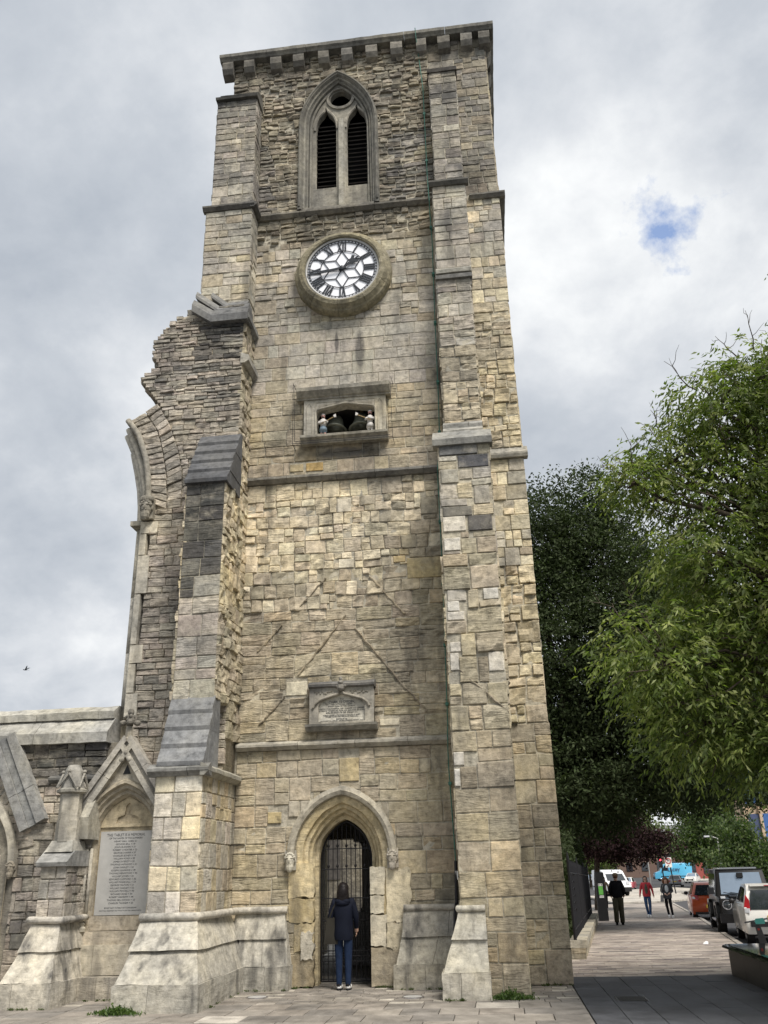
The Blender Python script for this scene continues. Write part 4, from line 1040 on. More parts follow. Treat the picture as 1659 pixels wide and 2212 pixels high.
for i in range(22): mb.tube([(dc - .43 + i * .041, .515, .08), (dc - .43 + i * .041, .515, 1.35)], .0022, 3, False)
mb.build('wire_mesh', 'iron', GT)
# memorial inside the tower, seen through the gate
simple('grey_stone', (.30, .29, .28), .7, var=.1)
MM = thing('stone_memorial', 'grey stone memorial with two columns seen through the gate', 'memorial', (-.15, 4.2, 0))
mb = MB(); mb.box(-.85, .75, -.4, .6, 0, .35).box(-.7, .65, -.3, .5, .35, 1.0); mb.build('base', 'grey_stone', MM)
for x in (-.35, -.02): mb = MB(); mb.lathe([(.14, 1.0), (.14, 1.06), (.11, 1.1), (.105, 2.3), (.13, 2.36), (.15, 2.4)], 20, Matrix.Translation((x, -.1, 0))); mb.build('column', 'grey_stone', MM, smooth=True)
mb = MB(); mb.box(-.6, .3, -.35, .2, 2.4, 2.7); mb.build('entablature', 'grey_stone', MM)
UR = thing('stone_urn', 'dark stone urn on a pedestal behind the gate on the right', 'urn', (.42, 3.3, 0))
mb = MB(); mb.box(-.2, .2, -.2, .2, 0, 1.15); mb.build('pedestal', 'grey_stone', UR)
mb = MB(); mb.lathe([(.12, 1.15), (.13, 1.2), (.05, 1.26), (.08, 1.32), (.2, 1.5), (.24, 1.72), (.19, 1.86), (.22, 1.9), (0, 1.92)], 20); mb.build('urn_body', 'grey_stone', UR, smooth=True)
# ============================================================ RUINED NAVE WALL WITH A BROKEN ARCH
RW = thing('ruined_arch_wall', 'tall ruined wall with the stump of a broken pointed arch left of the tower', 'ruined wall', (-3.5, -.3, 0), world=True)
random.seed(61)
YW = -.75
left_edge = [(4.5, -4.08), (8.2, -4.10), (8.6, -4.08), (9.3, -4.12), (9.75, -4.22), (10.3, -4.42), (10.68, -4.66), (10.86, -4.36), (11.04, -4.12), (11.46, -4.39), (11.70, -4.56), (11.82, -4.39), (12.0, -4.17), (12.13, -4.29), (12.29, -4.35), (12.56, -4.34), (12.67, -4.24), (12.86, -4.13), (13.12, -3.94), (13.30, -3.6), (13.34, -3.4)]
def ledge(z): return float(np.interp(z, [p[0] for p in left_edge], [p[1] for p in left_edge]))
# rough core following the broken outline
outl = [(-4.0, 0), (X0 - .03, 0), (X0 - .03, 13.0), (-3.0, 13.0)] + [(x + .10, min(z, 13.2)) for z, x in left_edge[::-1] if z < 13.3]
plate('wall_core', [outl], .84, XZ(-.312), 'stone', RW, (.36, .32, .25, .6))
spl = [(-4.38, 10.85), (-4.06, 10.36), (-3.9, 9.81), (-3.79, 9.27), (-3.74, 8.58)]
outr = [(-4.12, 11.04), (-3.82, 10.52), (-3.62, 9.96), (-3.48, 9.42), (-3.45, 8.60)]
hood = [(-4.70, 10.66), (-4.44, 10.3), (-4.24, 9.75), (-4.15, 9.3), (-4.10, 8.75)]
def poly_at(pl, t):
    n = len(pl) - 1; i = min(int(t * n), n - 1); f = t * n - i
    return (pl[i][0] * (1 - f) + pl[i + 1][0] * f, pl[i][1] * (1 - f) + pl[i + 1][1] * f)
def x_of(pl, z): q = sorted(pl, key=lambda p: p[1]); return float(np.interp(z, [p[1] for p in q], [p[0] for p in q]))
def pal_ruin(u, v):
    x = u - 4.6; z = v
    if z > 12.0 and x > -3.3: return 'dark' if R() < .5 else 'greydark'
    if z > 10.6 and x > -3.6: return 'greydark' if R() < .4 else 'ruin'
    return 'ruin' if R() < .95 else 'greydark'
def mk(z0):
    def hole(v0, v1):
        z = (v0 + v1) / 2 + z0; out = []
        if 8.6 < z < 11.04: out.append((-1, x_of(outr, z) + 4.6))
        if z < 8.6: out.append((-1, .52 if int(z / .45) % 2 else .42))
        if 8.8 < z < 10.1 and z0 > 4: out.append((1.5, 2.2) if z < 9 else None)
        return out
    return hole
def shp(z0): return lambda v: (ledge(v + z0) + 4.6, 4.6 + X0)
for z0, z1, kw in ((3.6, 8.6, dict(band=(.2, .34), maxw=.5, minh=.11, split=.7)), (8.6, 11.04, dict(band=(.15, .26), maxw=.5, minh=.085, split=.75)), (11.04, 13.36, dict(band=(.14, .22), maxw=.5, minh=.075, split=.8))):
    wall('ruin', (-4.6, YW, z0), (1, 0, 0), (0, 0, 1), 4.6 + X0, z1 - z0, off(pal_ruin, z0), rough=.03, proud=.035, joint=.014, strata=.9, irr=.7, hole=mk(z0), shape=shp(z0), **kw)
# arch ring stones, two orders
for inner, outer_, n in ((hood, spl, 17), (spl, outr, 16)):
    for i in range(n):
        t0, t1 = i / n, (i + 1) / n
        a, b, c, d = poly_at(inner, t1), poly_at(outer_, t1), poly_at(outer_, t0), poly_at(inner, t0)
        U, V = Vector((1, 0, 0)), Vector((0, 0, 1))
        k = ru(.8, 1.15); col = random.choice(PAL['ruin'])
        stone('ruin', Vector((0, YW, 0)), U, V, Vector((0, -1, 0)), [a, b, c, d], ru(.01, .05), .026, .018, tuple(x * k for x in col), .8)
lay_stones('ruin', RW, 300)
# broken end pieces showing at the edge (thickness of the wall)
for z, x in left_edge[6:-1]:
    for j in range(3):
        mb = MB(); y = -.66 + j * .28; w = ru(.12, .3); h = ru(.05, .11)
        mb.box(x - ru(-.03, .06), x + w + .2, y, y + .26, z - h, z); mb.jitter(.03, 7).build('broken_stone', 'stone', RW, (*random.choice(PAL['ruin']), .8))
# hood mould and arch mouldings
def curve_pts(pl, y, n=16): return [(poly_at(pl, i / n)[0], y, poly_at(pl, i / n)[1]) for i in range(n + 1)]
mb = MB(); mb.tube([(x - .02, y, z) for x, y, z in curve_pts(hood, YW - .06)], .062, 8); mb.build('hood_mould', 'stone_dressed', RW, (.30, .28, .235), smooth=True)
inn = [(-4.68, 10.05), (-4.56, 9.6), (-4.47, 9.2), (-4.42, 8.8), (-4.40, 8.32)]
full = [(-4.74, 10.52), (-4.50, 10.0), (-4.34, 9.5), (-4.26, 9.1), (-4.22, 8.7), (-4.20, 8.32)]
for pl, y, r, c in ((full, -.66, .075, (.46, .43, .36)), ([(x - .07, z - .1) for x, z in full[:-1]] + [(-4.29, 8.32)], -.55, .07, (.5, .47, .4)), (inn, -.42, .085, (.52, .49, .42)), ([(x + .02, z) for x, z in inn], -.15, .08, (.42, .38, .3))):
    mb = MB(); mb.tube(curve_pts(pl, y), r, 8); mb.build('arch_moulding', 'stone_dressed', RW, c, smooth=True)
mb = MB(); mb.loft([[(x + .03, y, z) for x, _, z in curve_pts(full, 0)] for y in (-.7, .1)]); mb.build('arch_soffit', 'stone_dressed', RW, (.42, .38, .31))
# jamb: clustered shafts and pale quoins
for x, y, r in ((-4.40, -.46, .06), (-4.31, -.56, .05), (-4.24, -.64, .055), (-4.46, -.3, .05)):
    for z0, z1 in ((4.5, 5.75), (5.76, 6.85), (6.86, 8.3)):
        mb = MB(); mb.tube([(x + ru(-.004, .004), y, z0), (x, y, z1)], r, 8); mb.build('jamb_shaft', 'stone_dressed', RW, random.choice([(.50, .47, .40), (.54, .51, .43), (.47, .44, .37)]), smooth=True)
for z0, z1, xr in ((4.50, 4.93, -4.02), (4.94, 5.48, -4.12), (5.49, 5.84, -4.00), (5.85, 6.84, -4.14), (6.85, 7.63, -4.02), (7.64, 8.08, -4.12), (8.09, 8.34, -3.90)):
    mb = MB(); mb.box(-4.25, xr, YW - .035, -.3, z0 + .005, z1 - .005); mb.jitter(.006, 5).build('jamb_quoin', 'stone_dressed', RW, random.choice([(.50, .465, .385), (.56, .52, .43), (.46, .43, .355)]))
mb = MB(); mb.box(-4.50, -4.16, -.72, .0, 8.30, 8.40); mb.build('jamb_impost', 'stone_dressed', RW, (.36, .34, .28))
mb = MB(); mb.box(-4.45, -4.0, -.45, .1, 0, 8.3); mb.build('jamb_core', 'stone', RW, (.5, .45, .34))
for i in range(16):
    z = 4.4 + i * .24
    mb = MB(); mb.box(-4.62 + ru(-.05, .05) + .008 * i, -4.40, .0, .35, z, z + .235); mb.jitter(.03, 6).build('eroded_stone', 'stone', RW, (*random.choice([(.52, .43, .26), (.48, .39, .23), (.42, .36, .24)]), .4))
carved_head(RW, -4.11, -.90, 8.58, 1.5, (.24, .225, .19), .5, True)

# ============================================================ LOW AISLE WALL
AW = thing('aisle_wall', 'low dark stone wall with sloping coping running left from the ruined arch', 'wall', (-6.3, -.5, 0), world=True)
YA = -.92
AX0 = -9.2
ac, ahw = -7.32, 1.02
plate('wall_core', [rect(AX0, -4.93, -.05, 4.05), pointed(ac, -.02, 2.05, ahw + .1, 3.2)], .6, XZ(YA + .31), 'stone', AW, (.24, .22, .18, .2))
aiv = arch_iv(ac, 0, 2.05, ahw + .38, 3.45)
def ah(v0, v1):
    iv = aiv(v0, v1); z = (v0 + v1) / 2
    g = -3.97 - .98 * min(1, max(0, (4.02 - z) / 1.4)) + .04
    return [(iv[0] - AX0, iv[1] - AX0) if iv else None, (g - AX0, 9)]
wall('aisle', (AX0, YA, 0), (1, 0, 0), (0, 0, 1), 5.2, 3.45, lambda u, v: 'ruin' if R() < .7 else 'greydark', band=(.2, .34), maxw=.45, minh=.13, split=.6, rough=.025, proud=.03, strata=.6, hole=ah, seed=71)
wall('aisle', (AX0, YA, 3.48), (1, 0, 0), (0, 0, 1), 4.75, .58, lambda u, v: 'dark' if R() < .7 else 'greydark', band=(.14, .24), maxw=.45, minh=.09, split=.5, rough=.03, proud=.03, strata=.7, seed=72)
lay_stones('aisle', AW, 300)
course(AW, 'coping_block', AX0, -4.42, [(-.3, 4.04), (YA - .12, 4.04), (YA - .13, 4.22), (YA + .18, 4.50), (-.3, 4.50)], (.33, .325, .30), (.9, 1.4), amp=.014)
course(AW, 'coping_block', AX0, -4.42, [(-.2, 4.49), (YA + .10, 4.49), (YA + .09, 4.62), (YA + .3, 4.74), (-.2, 4.74)], (.36, .35, .31), (.9, 1.4), amp=.02)
course(AW, 'string_block', -5.45, -4.5, string_prof(YA, 3.36, 3.50, .1), (.12, .118, .11))
mb = MB(); mb.box(-4.92, -4.02, -.80, -.35, 0, 4.05); mb.build('wall_core', 'stone', AW, (.24, .22, .18, .2))
# doorway arch at the far left of the wall
mbo = arch_loft([(ac, 2.05, 2.05, h_, z_, y_) for h_, z_, y_ in ((ahw + .42, 3.50, YA), (ahw + .40, 3.48, YA - .10), (ahw + .30, 3.38, YA - .12), (ahw + .27, 3.33, YA))], n=14, jambs=False)
DA = mbo.jitter(.006, 5).build('door_hood', 'stone_dressed', AW, (.36, .34, .29))
mbo = arch_loft([(ac, 0, 2.05, h_, z_, y_) for h_, z_, y_ in ((ahw + .27, 3.33, YA - .02), (ahw + .2, 3.26, YA + .04), (ahw + .14, 3.2, YA + .06), (ahw + .10, 3.15, YA + .2), (ahw, 3.05, YA + .24), (ahw, 3.05, YA + .6))], n=16)
mbo.jitter(.012, 5).build('door_reveal', 'stone_dressed', DA, (.43, .37, .27))
random.seed(73)
for i in range(12):   # voussoirs above the hood
    t0, t1 = .05 + i * .045, .05 + (i + 1) * .045
    pi, po = pointed(ac, 2.05, 2.05, ahw + .42, 3.50, 14, False), pointed(ac, 2.05, 2.05, ahw + .72, 3.86, 14, False)
    def pa(pl, t): return poly_at(pl[::-1], t)
    stone('vous', Vector((0, YA, 0)), Vector((1, 0, 0)), Vector((0, 0, 1)), Vector((0, -1, 0)), [pa(pi, t0), pa(po, t0), pa(po, t1), pa(pi, t1)], .02, .02, .018, random.choice(PAL['ruin']), .6)
lay_stones('vous', AW, 40)
carved_head(AW, ac + ahw + .36, YA - .08, 1.98, 1.0, (.30, .27, .22))
for q, nm in ((1, 'gable_coping'), (-1, 'gable_coping')):
    top, bot = Vector((ac + q * 1.05, 0, 4.22)), Vector((ac + q * 1.82, 0, 2.72))
    d = (bot - top).normalized(); n = Vector((d.z * -q, 0, d.x * q)) * q
    n = Vector((-d.z, 0, d.x)); n = n if n.z > 0 else -n
    for (o0, o1, yy, c) in ((-.05, .12, YA - .16, (.27, .27, .26)), (-.20, -.055, YA - .13, (.24, .245, .24)), (-.36, -.205, YA - .17, (.26, .26, .25))):
        for s0, s1 in ((0, .62), (.625, 1.0)):
            A, B = top.lerp(bot, s0), top.lerp(bot, s1); A2, B2 = A + n * o0, B + n * o0; A3, B3 = A + n * o1, B + n * o1
            mb = MB(); Yv = Vector((0, yy, 0)); Yb = Vector((0, YA + .05, 0))
            mb.add([A2 + Yv, B2 + Yv, B3 + Yv, A3 + Yv, A2 + Yb, B2 + Yb, B3 + Yb, A3 + Yb], [(0, 1, 2, 3), (7, 6, 5, 4), (0, 4, 5, 1), (1, 5, 6, 2), (2, 6, 7, 3), (3, 7, 4, 0)])
            mb.build('gable_coping', 'stone_dressed', AW, c)
# yard wall seen through the doorway
YWALL = thing('yard_wall', 'rough grey stone wall seen through the doorway at the far left', 'wall', (-9, 3.0, 0), world=True)
mb = MB(); mb.box(-12.5, -4.4, 3.05, 3.4, 0, 2.9); mb.build('wall_core', 'stone', YWALL, (.26, .25, .22))
wall('yard', (-12.5, 3.04, 0), (1, 0, 0), (0, 0, 1), 8, 2.9, 'ruin', band=(.22, .32), maxw=.35, minh=.12, rough=.03, seed=75)
lay_stones('yard', YWALL, 120)

# ============================================================ MEMORIAL NICHE
MN = thing('memorial_niche', 'gabled Gothic memorial niche holding a grey slate tablet of names', 'memorial', (-3.95, -1.0, 0), world=True)
mx = -3.97; YM = -1.08
MS = (.47, .435, .36)
gab = [(mx - .98, 0), (mx - .98, 2.62), (mx, 4.02), (mx + .80, 2.88), (mx + .80, 0)]
plate('gabled_front', [gab, pointed(mx, .78, 2.43, .70, 3.34, 14)], .30, XZ(YM + .15), 'stone_dressed', MN, MS)
mbm = arch_loft([(mx, .78, 2.43, h_, z_, y_) for h_, z_, y_ in ((.74, 3.39, YM), (.72, 3.36, YM - .05), (.68, 3.31, YM - .05), (.66, 3.28, YM + .03), (.62, 3.23, YM + .03), (.59, 3.2, YM + .1), (.55, 3.15, YM + .1), (.52, 3.11, YM + .17), (.50, 3.08, YM + .26))], n=14)
mbm.build('arch_moulding', 'stone_dressed', MN, (.42, .375, .29))
mb = MB(); mb.box(mx - .6, mx + .6, YM + .25, YM + .3, .3, 3.2); mb.build('niche_back', 'stone_dressed', MN, (.47, .40, .28))
# trefoil carving over the tablet
tre = [(mx - .42, 2.70), (mx - .30, 2.74), (mx - .22, 2.84), (mx - .1, 2.88), (mx - .06, 3.0), (mx, 3.16), (mx + .06, 3.0), (mx + .1, 2.88), (mx + .22, 2.84), (mx + .30, 2.74), (mx + .42, 2.70)]
plate('trefoil_panel', [[(mx - .5, 2.6), (mx + .5, 2.6), (mx + .46, 2.85), (mx, 3.1), (mx - .46, 2.85)], [(mx - .22, 2.66), (mx + .22, 2.66), (mx + .18, 2.76), (mx + .07, 2.80), (mx + .05, 2.95), (mx, 3.0), (mx - .05, 2.95), (mx - .07, 2.80), (mx - .18, 2.76)]], .035, XZ(YM + .235), 'stone_dressed', MN, (.49, .42, .29))
TB = plate('slate_tablet', [rect(mx - .455, mx + .455, 1.21, 2.53)], .04, XZ(YM + .21), 'tablet', MN)
LM = Matrix(((1, 0, 0, 0), (0, 0, -1, YM + .1885), (0, 1, 0, 0), (0, 0, 0, 1)))
def lm(x, z): return LM @ Matrix.Translation((x, z, 0))
NAMES = ['HENRY BALL AGED 21', 'GEORGE BELL = 19', 'JOHN BUDDEN = 31', 'ROBERT CHEATER = 22', 'GEORGE DIAPER = 37', 'CHARLES EDNEY = 19', 'WILLIAM FORD = 30', 'JAMES DUERDY = 25', 'THOMAS HAPGOOD = 21', 'JOHN HARLEY = 20', 'JOSEPH HAWKINS = 38', 'THOMAS HENWOOD = 32', 'WILLIAM JONES = 22', 'EDWARD LUDFORD = 36', 'WILLIAM MARSHALL = 23', 'GEORGE MATON = 21', 'WILLIAM OAKLEY = 22', 'WILLIAM POWELL = 30', 'RICHARD ROSE = 34', 'ROBERT RANSOM = 44', 'THOMAS SELLWOOD = 23', 'CHARLES TANNER = 22']
text_obj('lettering', 'THIS TABLET IS A MEMORIAL', .062, lm(mx, 2.50), 'letter', TB, ext=.001, sx=.86)
text_obj('lettering', 'OF THE NAMES OF THE SUFFERERS', .040, lm(mx, 2.435), 'letter', TB, ext=.001, sx=.95)
text_obj('lettering', '\n'.join(NAMES), .038, lm(mx, 2.385), 'letter', TB, ext=.001, line=1.22, sx=1.1)
text_obj('lettering', 'BOAST NOT THYSELF OF TOMORROW', .032, lm(mx, 1.335), 'letter', TB, ext=.001)
text_obj('lettering', 'FOR THOU KNOWEST NOT WHAT A DAY MAY BRING FORTH', .026, lm(mx, 1.29), 'letter', TB, ext=.001, sx=1.0)
for z0, z1, y in ((.98, 1.20, YM + .17), (.78, .97, YM + .02)):
    mb = MB(); mb.box(mx - .58, mx + .58, y, YM + .28, z0, z1); mb.jitter(.004, 4).build('sill_block', 'stone_dressed', MN, (.45, .40, .32))
for x0, x1 in ((mx - .78, mx - .30), (mx - .295, mx + .3), (mx + .305, mx + .75)):
    mb = MB(); mb.box(x0, x1, YM - .06, YM + .2, .34, .775); mb.jitter(.005, 4).build('base_block', 'stone_dressed', MN, random.choice([(.42, .385, .31), (.45, .41, .33)]))
for x0, x1 in ((mx - .80, mx - .12), (mx - .115, mx + .75)):
    mb = MB(); mb.box(x0, x1, -1.34, YM + .2, -.02, .33); mb.jitter(.006, 4).build('base_block', 'stone_plinth', MN, random.choice([(.39, .36, .3), (.36, .33, .275)]))
for x in (mx - .60,):
    mb = MB(); mb.tube([(x, YM - .02, 1.12), (x, YM - .02, 2.26)], .045, 8).tube([(x + .07, YM + .04, 1.12), (x + .07, YM + .04, 2.26)], .03, 7); mb.build('colonnette', 'stone_dressed', MN, (.45, .42, .35), smooth=True)
    mb = MB(); mb.lathe([(.05, 2.26), (.06, 2.28), (.055, 2.31), (.085, 2.38), (.10, 2.40), (.10, 2.44)], 12, Matrix.Translation((x + .02, YM - .01, 0))); mb.jitter(.006, 30).build('capital', 'stone_dressed', MN, (.16, .15, .13))
    mb = MB(); mb.lathe([(.085, .98), (.09, 1.03), (.06, 1.06), (.075, 1.09), (.05, 1.12)], 12, Matrix.Translation((x + .02, YM - .01, 0))); mb.build('colonnette_base', 'stone_dressed', MN, (.42, .39, .32))
for q in (-1, 1):      # gable copings
    top, bot = Vector((mx, 0, 4.06)), Vector((mx + q * (.98 if q < 0 else .80), 0, 2.66 if q < 0 else 2.90))
    d = (bot - top).normalized(); n = Vector((-d.z, 0, d.x)); n = n if n.z > 0 else -n
    for o0, o1, yy, c in ((-.02, .08, YM - .14, (.37, .35, .31)), (-.09, -.025, YM - .09, (.33, .315, .28)), (-.18, -.095, YM - .14, (.40, .38, .33))):
        for s0, s1 in ((0, .42), (.425, 1.0)):
            A, B = top.lerp(bot, s0), top.lerp(bot, s1); Yv, Yb = Vector((0, yy, 0)), Vector((0, YM + .1, 0))
            mb = MB(); mb.add([A + n * o0 + Yv, B + n * o0 + Yv, B + n * o1 + Yv, A + n * o1 + Yv, A + n * o0 + Yb, B + n * o0 + Yb, B + n * o1 + Yb, A + n * o1 + Yb], [(0, 1, 2, 3), (7, 6, 5, 4), (0, 4, 5, 1), (1, 5, 6, 2), (2, 6, 7, 3), (3, 7, 4, 0)])
            mb.jitter(.004, 5).build('gable_coping', 'stone_dressed', MN, c)
for q in (-1, 1):
    mb = MB(); mb.ell((mx + q * .07, YM - .13, 3.70), (.05, .03, .05), 10, 6); mb.build('rosette', 'stone_dressed', MN, (.36, .34, .29))
mb = MB(); mb.ell((mx, YM - .13, 3.82), (.045, .03, .05), 10, 6); mb.build('rosette', 'stone_dressed', MN, (.33, .31, .27))
mb = MB(); mb.prism([(mx - .07, 3.46), (mx + .07, 3.46), (mx, 3.62)], 'y', YM - .012, YM + .01); mb.build('dark_trefoil_patch', 'black', MN)  # solid black wedge: the shade of a pierced opening put into colour
fx = Matrix.Translation((mx, YM - .05, 0))
mb = MB(); mb.lathe([(.09, 4.0), (.10, 4.06), (.075, 4.08), (.07, 4.24), (.06, 4.27)], 8, fx); FN = mb.build('finial', 'stone_dressed', MN, (.36, .33, .27))
mb = MB()
for k in range(4):
    a = k * math.pi / 2 + .4; mb.ell((mx + .12 * math.cos(a), YM - .05 + .12 * math.sin(a), 4.33), (.065, .065, .05), 8, 6)
for k in range(4):
    a = k * math.pi / 2 + .4; mb.ell((mx + .06 * math.cos(a), YM - .05 + .06 * math.sin(a), 4.44), (.035, .035, .035), 7, 5)
mb.ell((mx, YM - .05, 4.38), (.08, .08, .08), 8, 6).ell((mx, YM - .05, 4.52), (.06, .06, .065), 10, 7)
mb.jitter(.012, 18).build('finial_bloom', 'stone_dressed', FN, (.20, .185, .155))

# ============================================================ PINNACLED BUTTRESS BESIDE THE MEMORIAL
PB = thing('pinnacle_buttress', 'small pinnacled stone buttress left of the memorial niche', 'buttress', (-4.8, -1.6, 0), world=True)
PCC = (.45, .42, .355)
splay(PB, [(-5.24, -4.38, -2.26, -.03, -.9), (-5.24, -4.38, -2.26, .34, -.9)], PCC, seams=(.28,))
splay(PB, [(-5.22, -4.40, -2.23, .34, -.9), (-5.10, -4.50, -1.98, .75, -.9)], PCC)
splay(PB, [(-5.12, -4.47, -2.02, .75, -.9), (-5.02, -4.55, -1.82, 1.14, -.9)], PCC)
roll(PB, [(-5.06, -1.0, 1.19), (-5.06, -1.84, 1.19), (-4.50, -1.84, 1.19), (-4.50, -1.0, 1.19)], .055, (.47, .44, .38))
mb = MB(); mb.box(-4.98, -4.57, -1.76, -.9, 1.2, 2.0); mb.build('buttress_core', 'stone', PB, (*MORT, .2))
wall('pinn', (-5.0, -1.78, 1.22), (1, 0, 0), (0, 0, 1), .45, .78, lambda u, v: 'ashlar' if R() < .7 else 'ruin', band=(.25, .3), maxw=.26, minh=.18, rough=.012, seed=81)
wall('pinn', (-4.55, -1.78, 1.22), (0, 1, 0), (0, 0, 1), .8, .78, 'ruin', band=(.2, .3), maxw=.3, minh=.14, rough=.02, seed=82)
lay_stones('pinn', PB, 40)
mb = MB(); mb.prism([(-.9, 1.98), (-1.86, 1.98), (-1.88, 2.04), (-1.62, 2.22), (-.9, 2.22)], 'x', -5.05, -4.52); mb.jitter(.005, 5).build('weathering', 'stone_dressed', PB, (.34, .335, .31))
mb = MB(); mb.frustum((-5.02, -4.54, -1.70, -.9), (-4.96, -4.60, -1.58, -.9), 2.2, 2.38); mb.jitter(.004, 5).build('broach', 'stone_dressed', PB, (.43, .41, .35))
sc = Matrix.Translation((-4.78, -1.42, 0))
for z0, z1, r0, r1 in ((2.36, 2.70, .20, .20), (2.70, 3.14, .185, .18)):
    mb = MB(); mb.lathe([(r0, z0), (r1, z1)], 8, sc @ Matrix.Rotation(math.pi / 8, 4, 'Z')); mb.jitter(.004, 5).build('shaft', 'stone_dressed', PB, random.choice([(.43, .40, .33), (.46, .43, .36)]))
mb = MB(); mb.lathe([(.18, 3.12), (.25, 3.15), (.25, 3.19), (.2, 3.22)], 8, sc @ Matrix.Rotation(math.pi / 8, 4, 'Z')); mb.build('cap_ring', 'stone_dressed', PB, (.38, .36, .3))
mb = MB(); mb.lathe([(.20, 3.2), (.15, 3.5), (.10, 3.6)], 8, sc @ Matrix.Rotation(math.pi / 8, 4, 'Z')); PN = mb.build('pinnacle_cap', 'stone_dressed', PB, (.33, .315, .275))
for k in range(4):
    M4 = sc @ Matrix.Rotation(k * math.pi / 2, 4, 'Z')
    mb = MB()
    for q in (-1, 1): mb.tube([M4 @ Vector((q * .17, -.2, 3.22)), M4 @ Vector((0, -.19, 3.46))], .02, 5)
    mb.ell(M4 @ Vector((0, -.19, 3.49)), (.035, .035, .03), 6, 5); mb.build('gablet', 'stone_dressed', PN, (.37, .35, .30))
mb = MB(); mb.prism([(-.9, 2.4), (-1.36, 2.4), (-1.4, 2.75), (-1.1, 3.15), (-.9, 3.15)], 'x', -4.60, -4.45); mb.jitter(.006, 5).build('shaft_backing', 'stone_dressed', PB, (.38, .36, .30))
# ============================================================ GROUND
def gz(y): return -min(.34, .012 * max(0.0, y - 2))
YS = [-80, -20, 2, 8, 14, 20, 30.4, 60, 120, 250, 900]
def sheet(name, xl, xr, ys, dz, mat, col=None, parent=None):
    v, f = [], []
    for y in ys: v += [(xl(y) if callable(xl) else xl, y, gz(y) + dz), (xr(y) if callable(xr) else xr, y, gz(y) + dz)]
    for i in range(len(ys) - 1): f.append((2 * i, 2 * i + 1, 2 * i + 3, 2 * i + 2))
    return mesh_from(name, v, f, mat, parent, col=col)
tag(sheet('ground', -900, 900, YS, -.16, 'asphalt'), kind='structure')
KB = [(-20, 4.0), (1.2, 7.02), (11.06, 8.44), (28.6, 10.92), (43.5, 12.53), (44, 12.6)]
def kerb_x(y): return float(np.interp(y, [k[0] for k in KB], [k[1] for k in KB]))
def fence_x(y): return 3.45 + .114 * max(0, y - 1.2)
BED = (.15, .14, .125, 0)
PV = tag(sheet('pavement', lambda y: -12 if y < 3 else 2.0, lambda y: 14 if y < 1.3 else kerb_x(y), [-12, 1.25, 1.3, 2, 6, 11, 20, 28.6, 36, 43.5], -.03, 'paving', BED), kind='structure')
tag(sheet('road', lambda y: kerb_x(min(y, 43.5)), 70, [1.3, 6, 11, 20, 28.6, 43.5, 60, 100, 200], -.12, 'asphalt'), kind='structure')
tag(sheet('yard_ground', -14, 3.4, [-.3, 2, 8, 40], -.02, 'paving', (.30, .28, .24, 0)), kind='structure')
random.seed(91)
SLABS = []
def slab(x0, x1, y0, y1, col, th=.05, z=0.0, g=.006, tilt=.0035):
    x0 += g; x1 -= g; y0 += g; y1 -= g
    if x1 - x0 < .02 or y1 - y0 < .02: return
    zz = [gz(y) + z + ru(-tilt, tilt) for y in (y0, y0, y1, y1)]; b = .004
    v = [(x0, y0, -th + zz[0]), (x1, y0, -th + zz[1]), (x1, y1, -th + zz[2]), (x0, y1, -th + zz[3]), (x0, y0, zz[0] - b), (x1, y0, zz[1] - b), (x1, y1, zz[2] - b), (x0, y1, zz[3] - b), (x0 + b, y0 + b, zz[0]), (x1 - b, y0 + b, zz[1]), (x1 - b, y1 - b, zz[2]), (x0 + b, y1 - b, zz[3])]
    f = [(0, 1, 5, 4), (1, 2, 6, 5), (2, 3, 7, 6), (3, 0, 4, 7), (4, 5, 9, 8), (5, 6, 10, 9), (6, 7, 11, 10), (7, 4, 8, 11), (8, 9, 10, 11)]
    cx, cy = (x0 + x1) / 2, (y0 + y1) / 2; d = math.hypot(cx - 2.4, cy + 16.3)
    onscreen = (cy > -5.0) and (-6.5 < cx < 11)
    SLABS.append(((x1 - x0) * (y1 - y0) / d ** 3 * (1 if onscreen else .01), v, f, (*col, 0)))
def flush_slabs(limit, name='paving_slab'):
    L = sorted(SLABS, key=lambda t: -t[0]); SLABS.clear()
    for s, v, f, c in L[:limit]: mesh_from(name, v, f, 'paving', PV, col=c)
    V, F, Kc = [], [], []
    for s, v, f, c in L[limit:]:
        n = len(V); V += v; F += [tuple(i + n for i in q) for q in f]; Kc += [c] * len(v)
    if V: tag(mesh_from(name + '_field', V, F, 'paving', PV, cols=Kc), kind='stuff')
GREY = [(.225, .205, .178), (.25, .228, .198), (.20, .185, .165), (.27, .245, .21), (.215, .197, .173), (.24, .215, .185)]
# York stone slabs in front of the church
y = -8.0
while y < -2.36:
    d = .555; x = -7.0 - ru(0, .5)
    while x < 3.40:
        w = ru(.42, .82); x2 = min(3.42, x + w)
        if 3.42 - x2 < .25: x2 = 3.42
        c = random.choice(GREY) if R() > .05 else (.42, .39, .34)
        k = ru(.92, 1.08); slab(x, x2, y, y + d, tuple(q * k for q in c)); x = x2
    y += d
# small worn setts along the foot of the walls
while y < .5:
    d = ru(.15, .2); x = -7.0 - ru(0, .3)
    while x < 3.40:
        w = ru(.22, .42); x2 = min(3.42, x + w)
        c = random.choice(GREY); k = ru(.8, 1.05)
        if R() < .12: c, k = (.42, .39, .33), ru(.85, 1.05)
        slab(x, x2, y, y + d, tuple(q * k for q in c), tilt=.004, g=.005); x = x2
    y += d
flush_slabs(300)
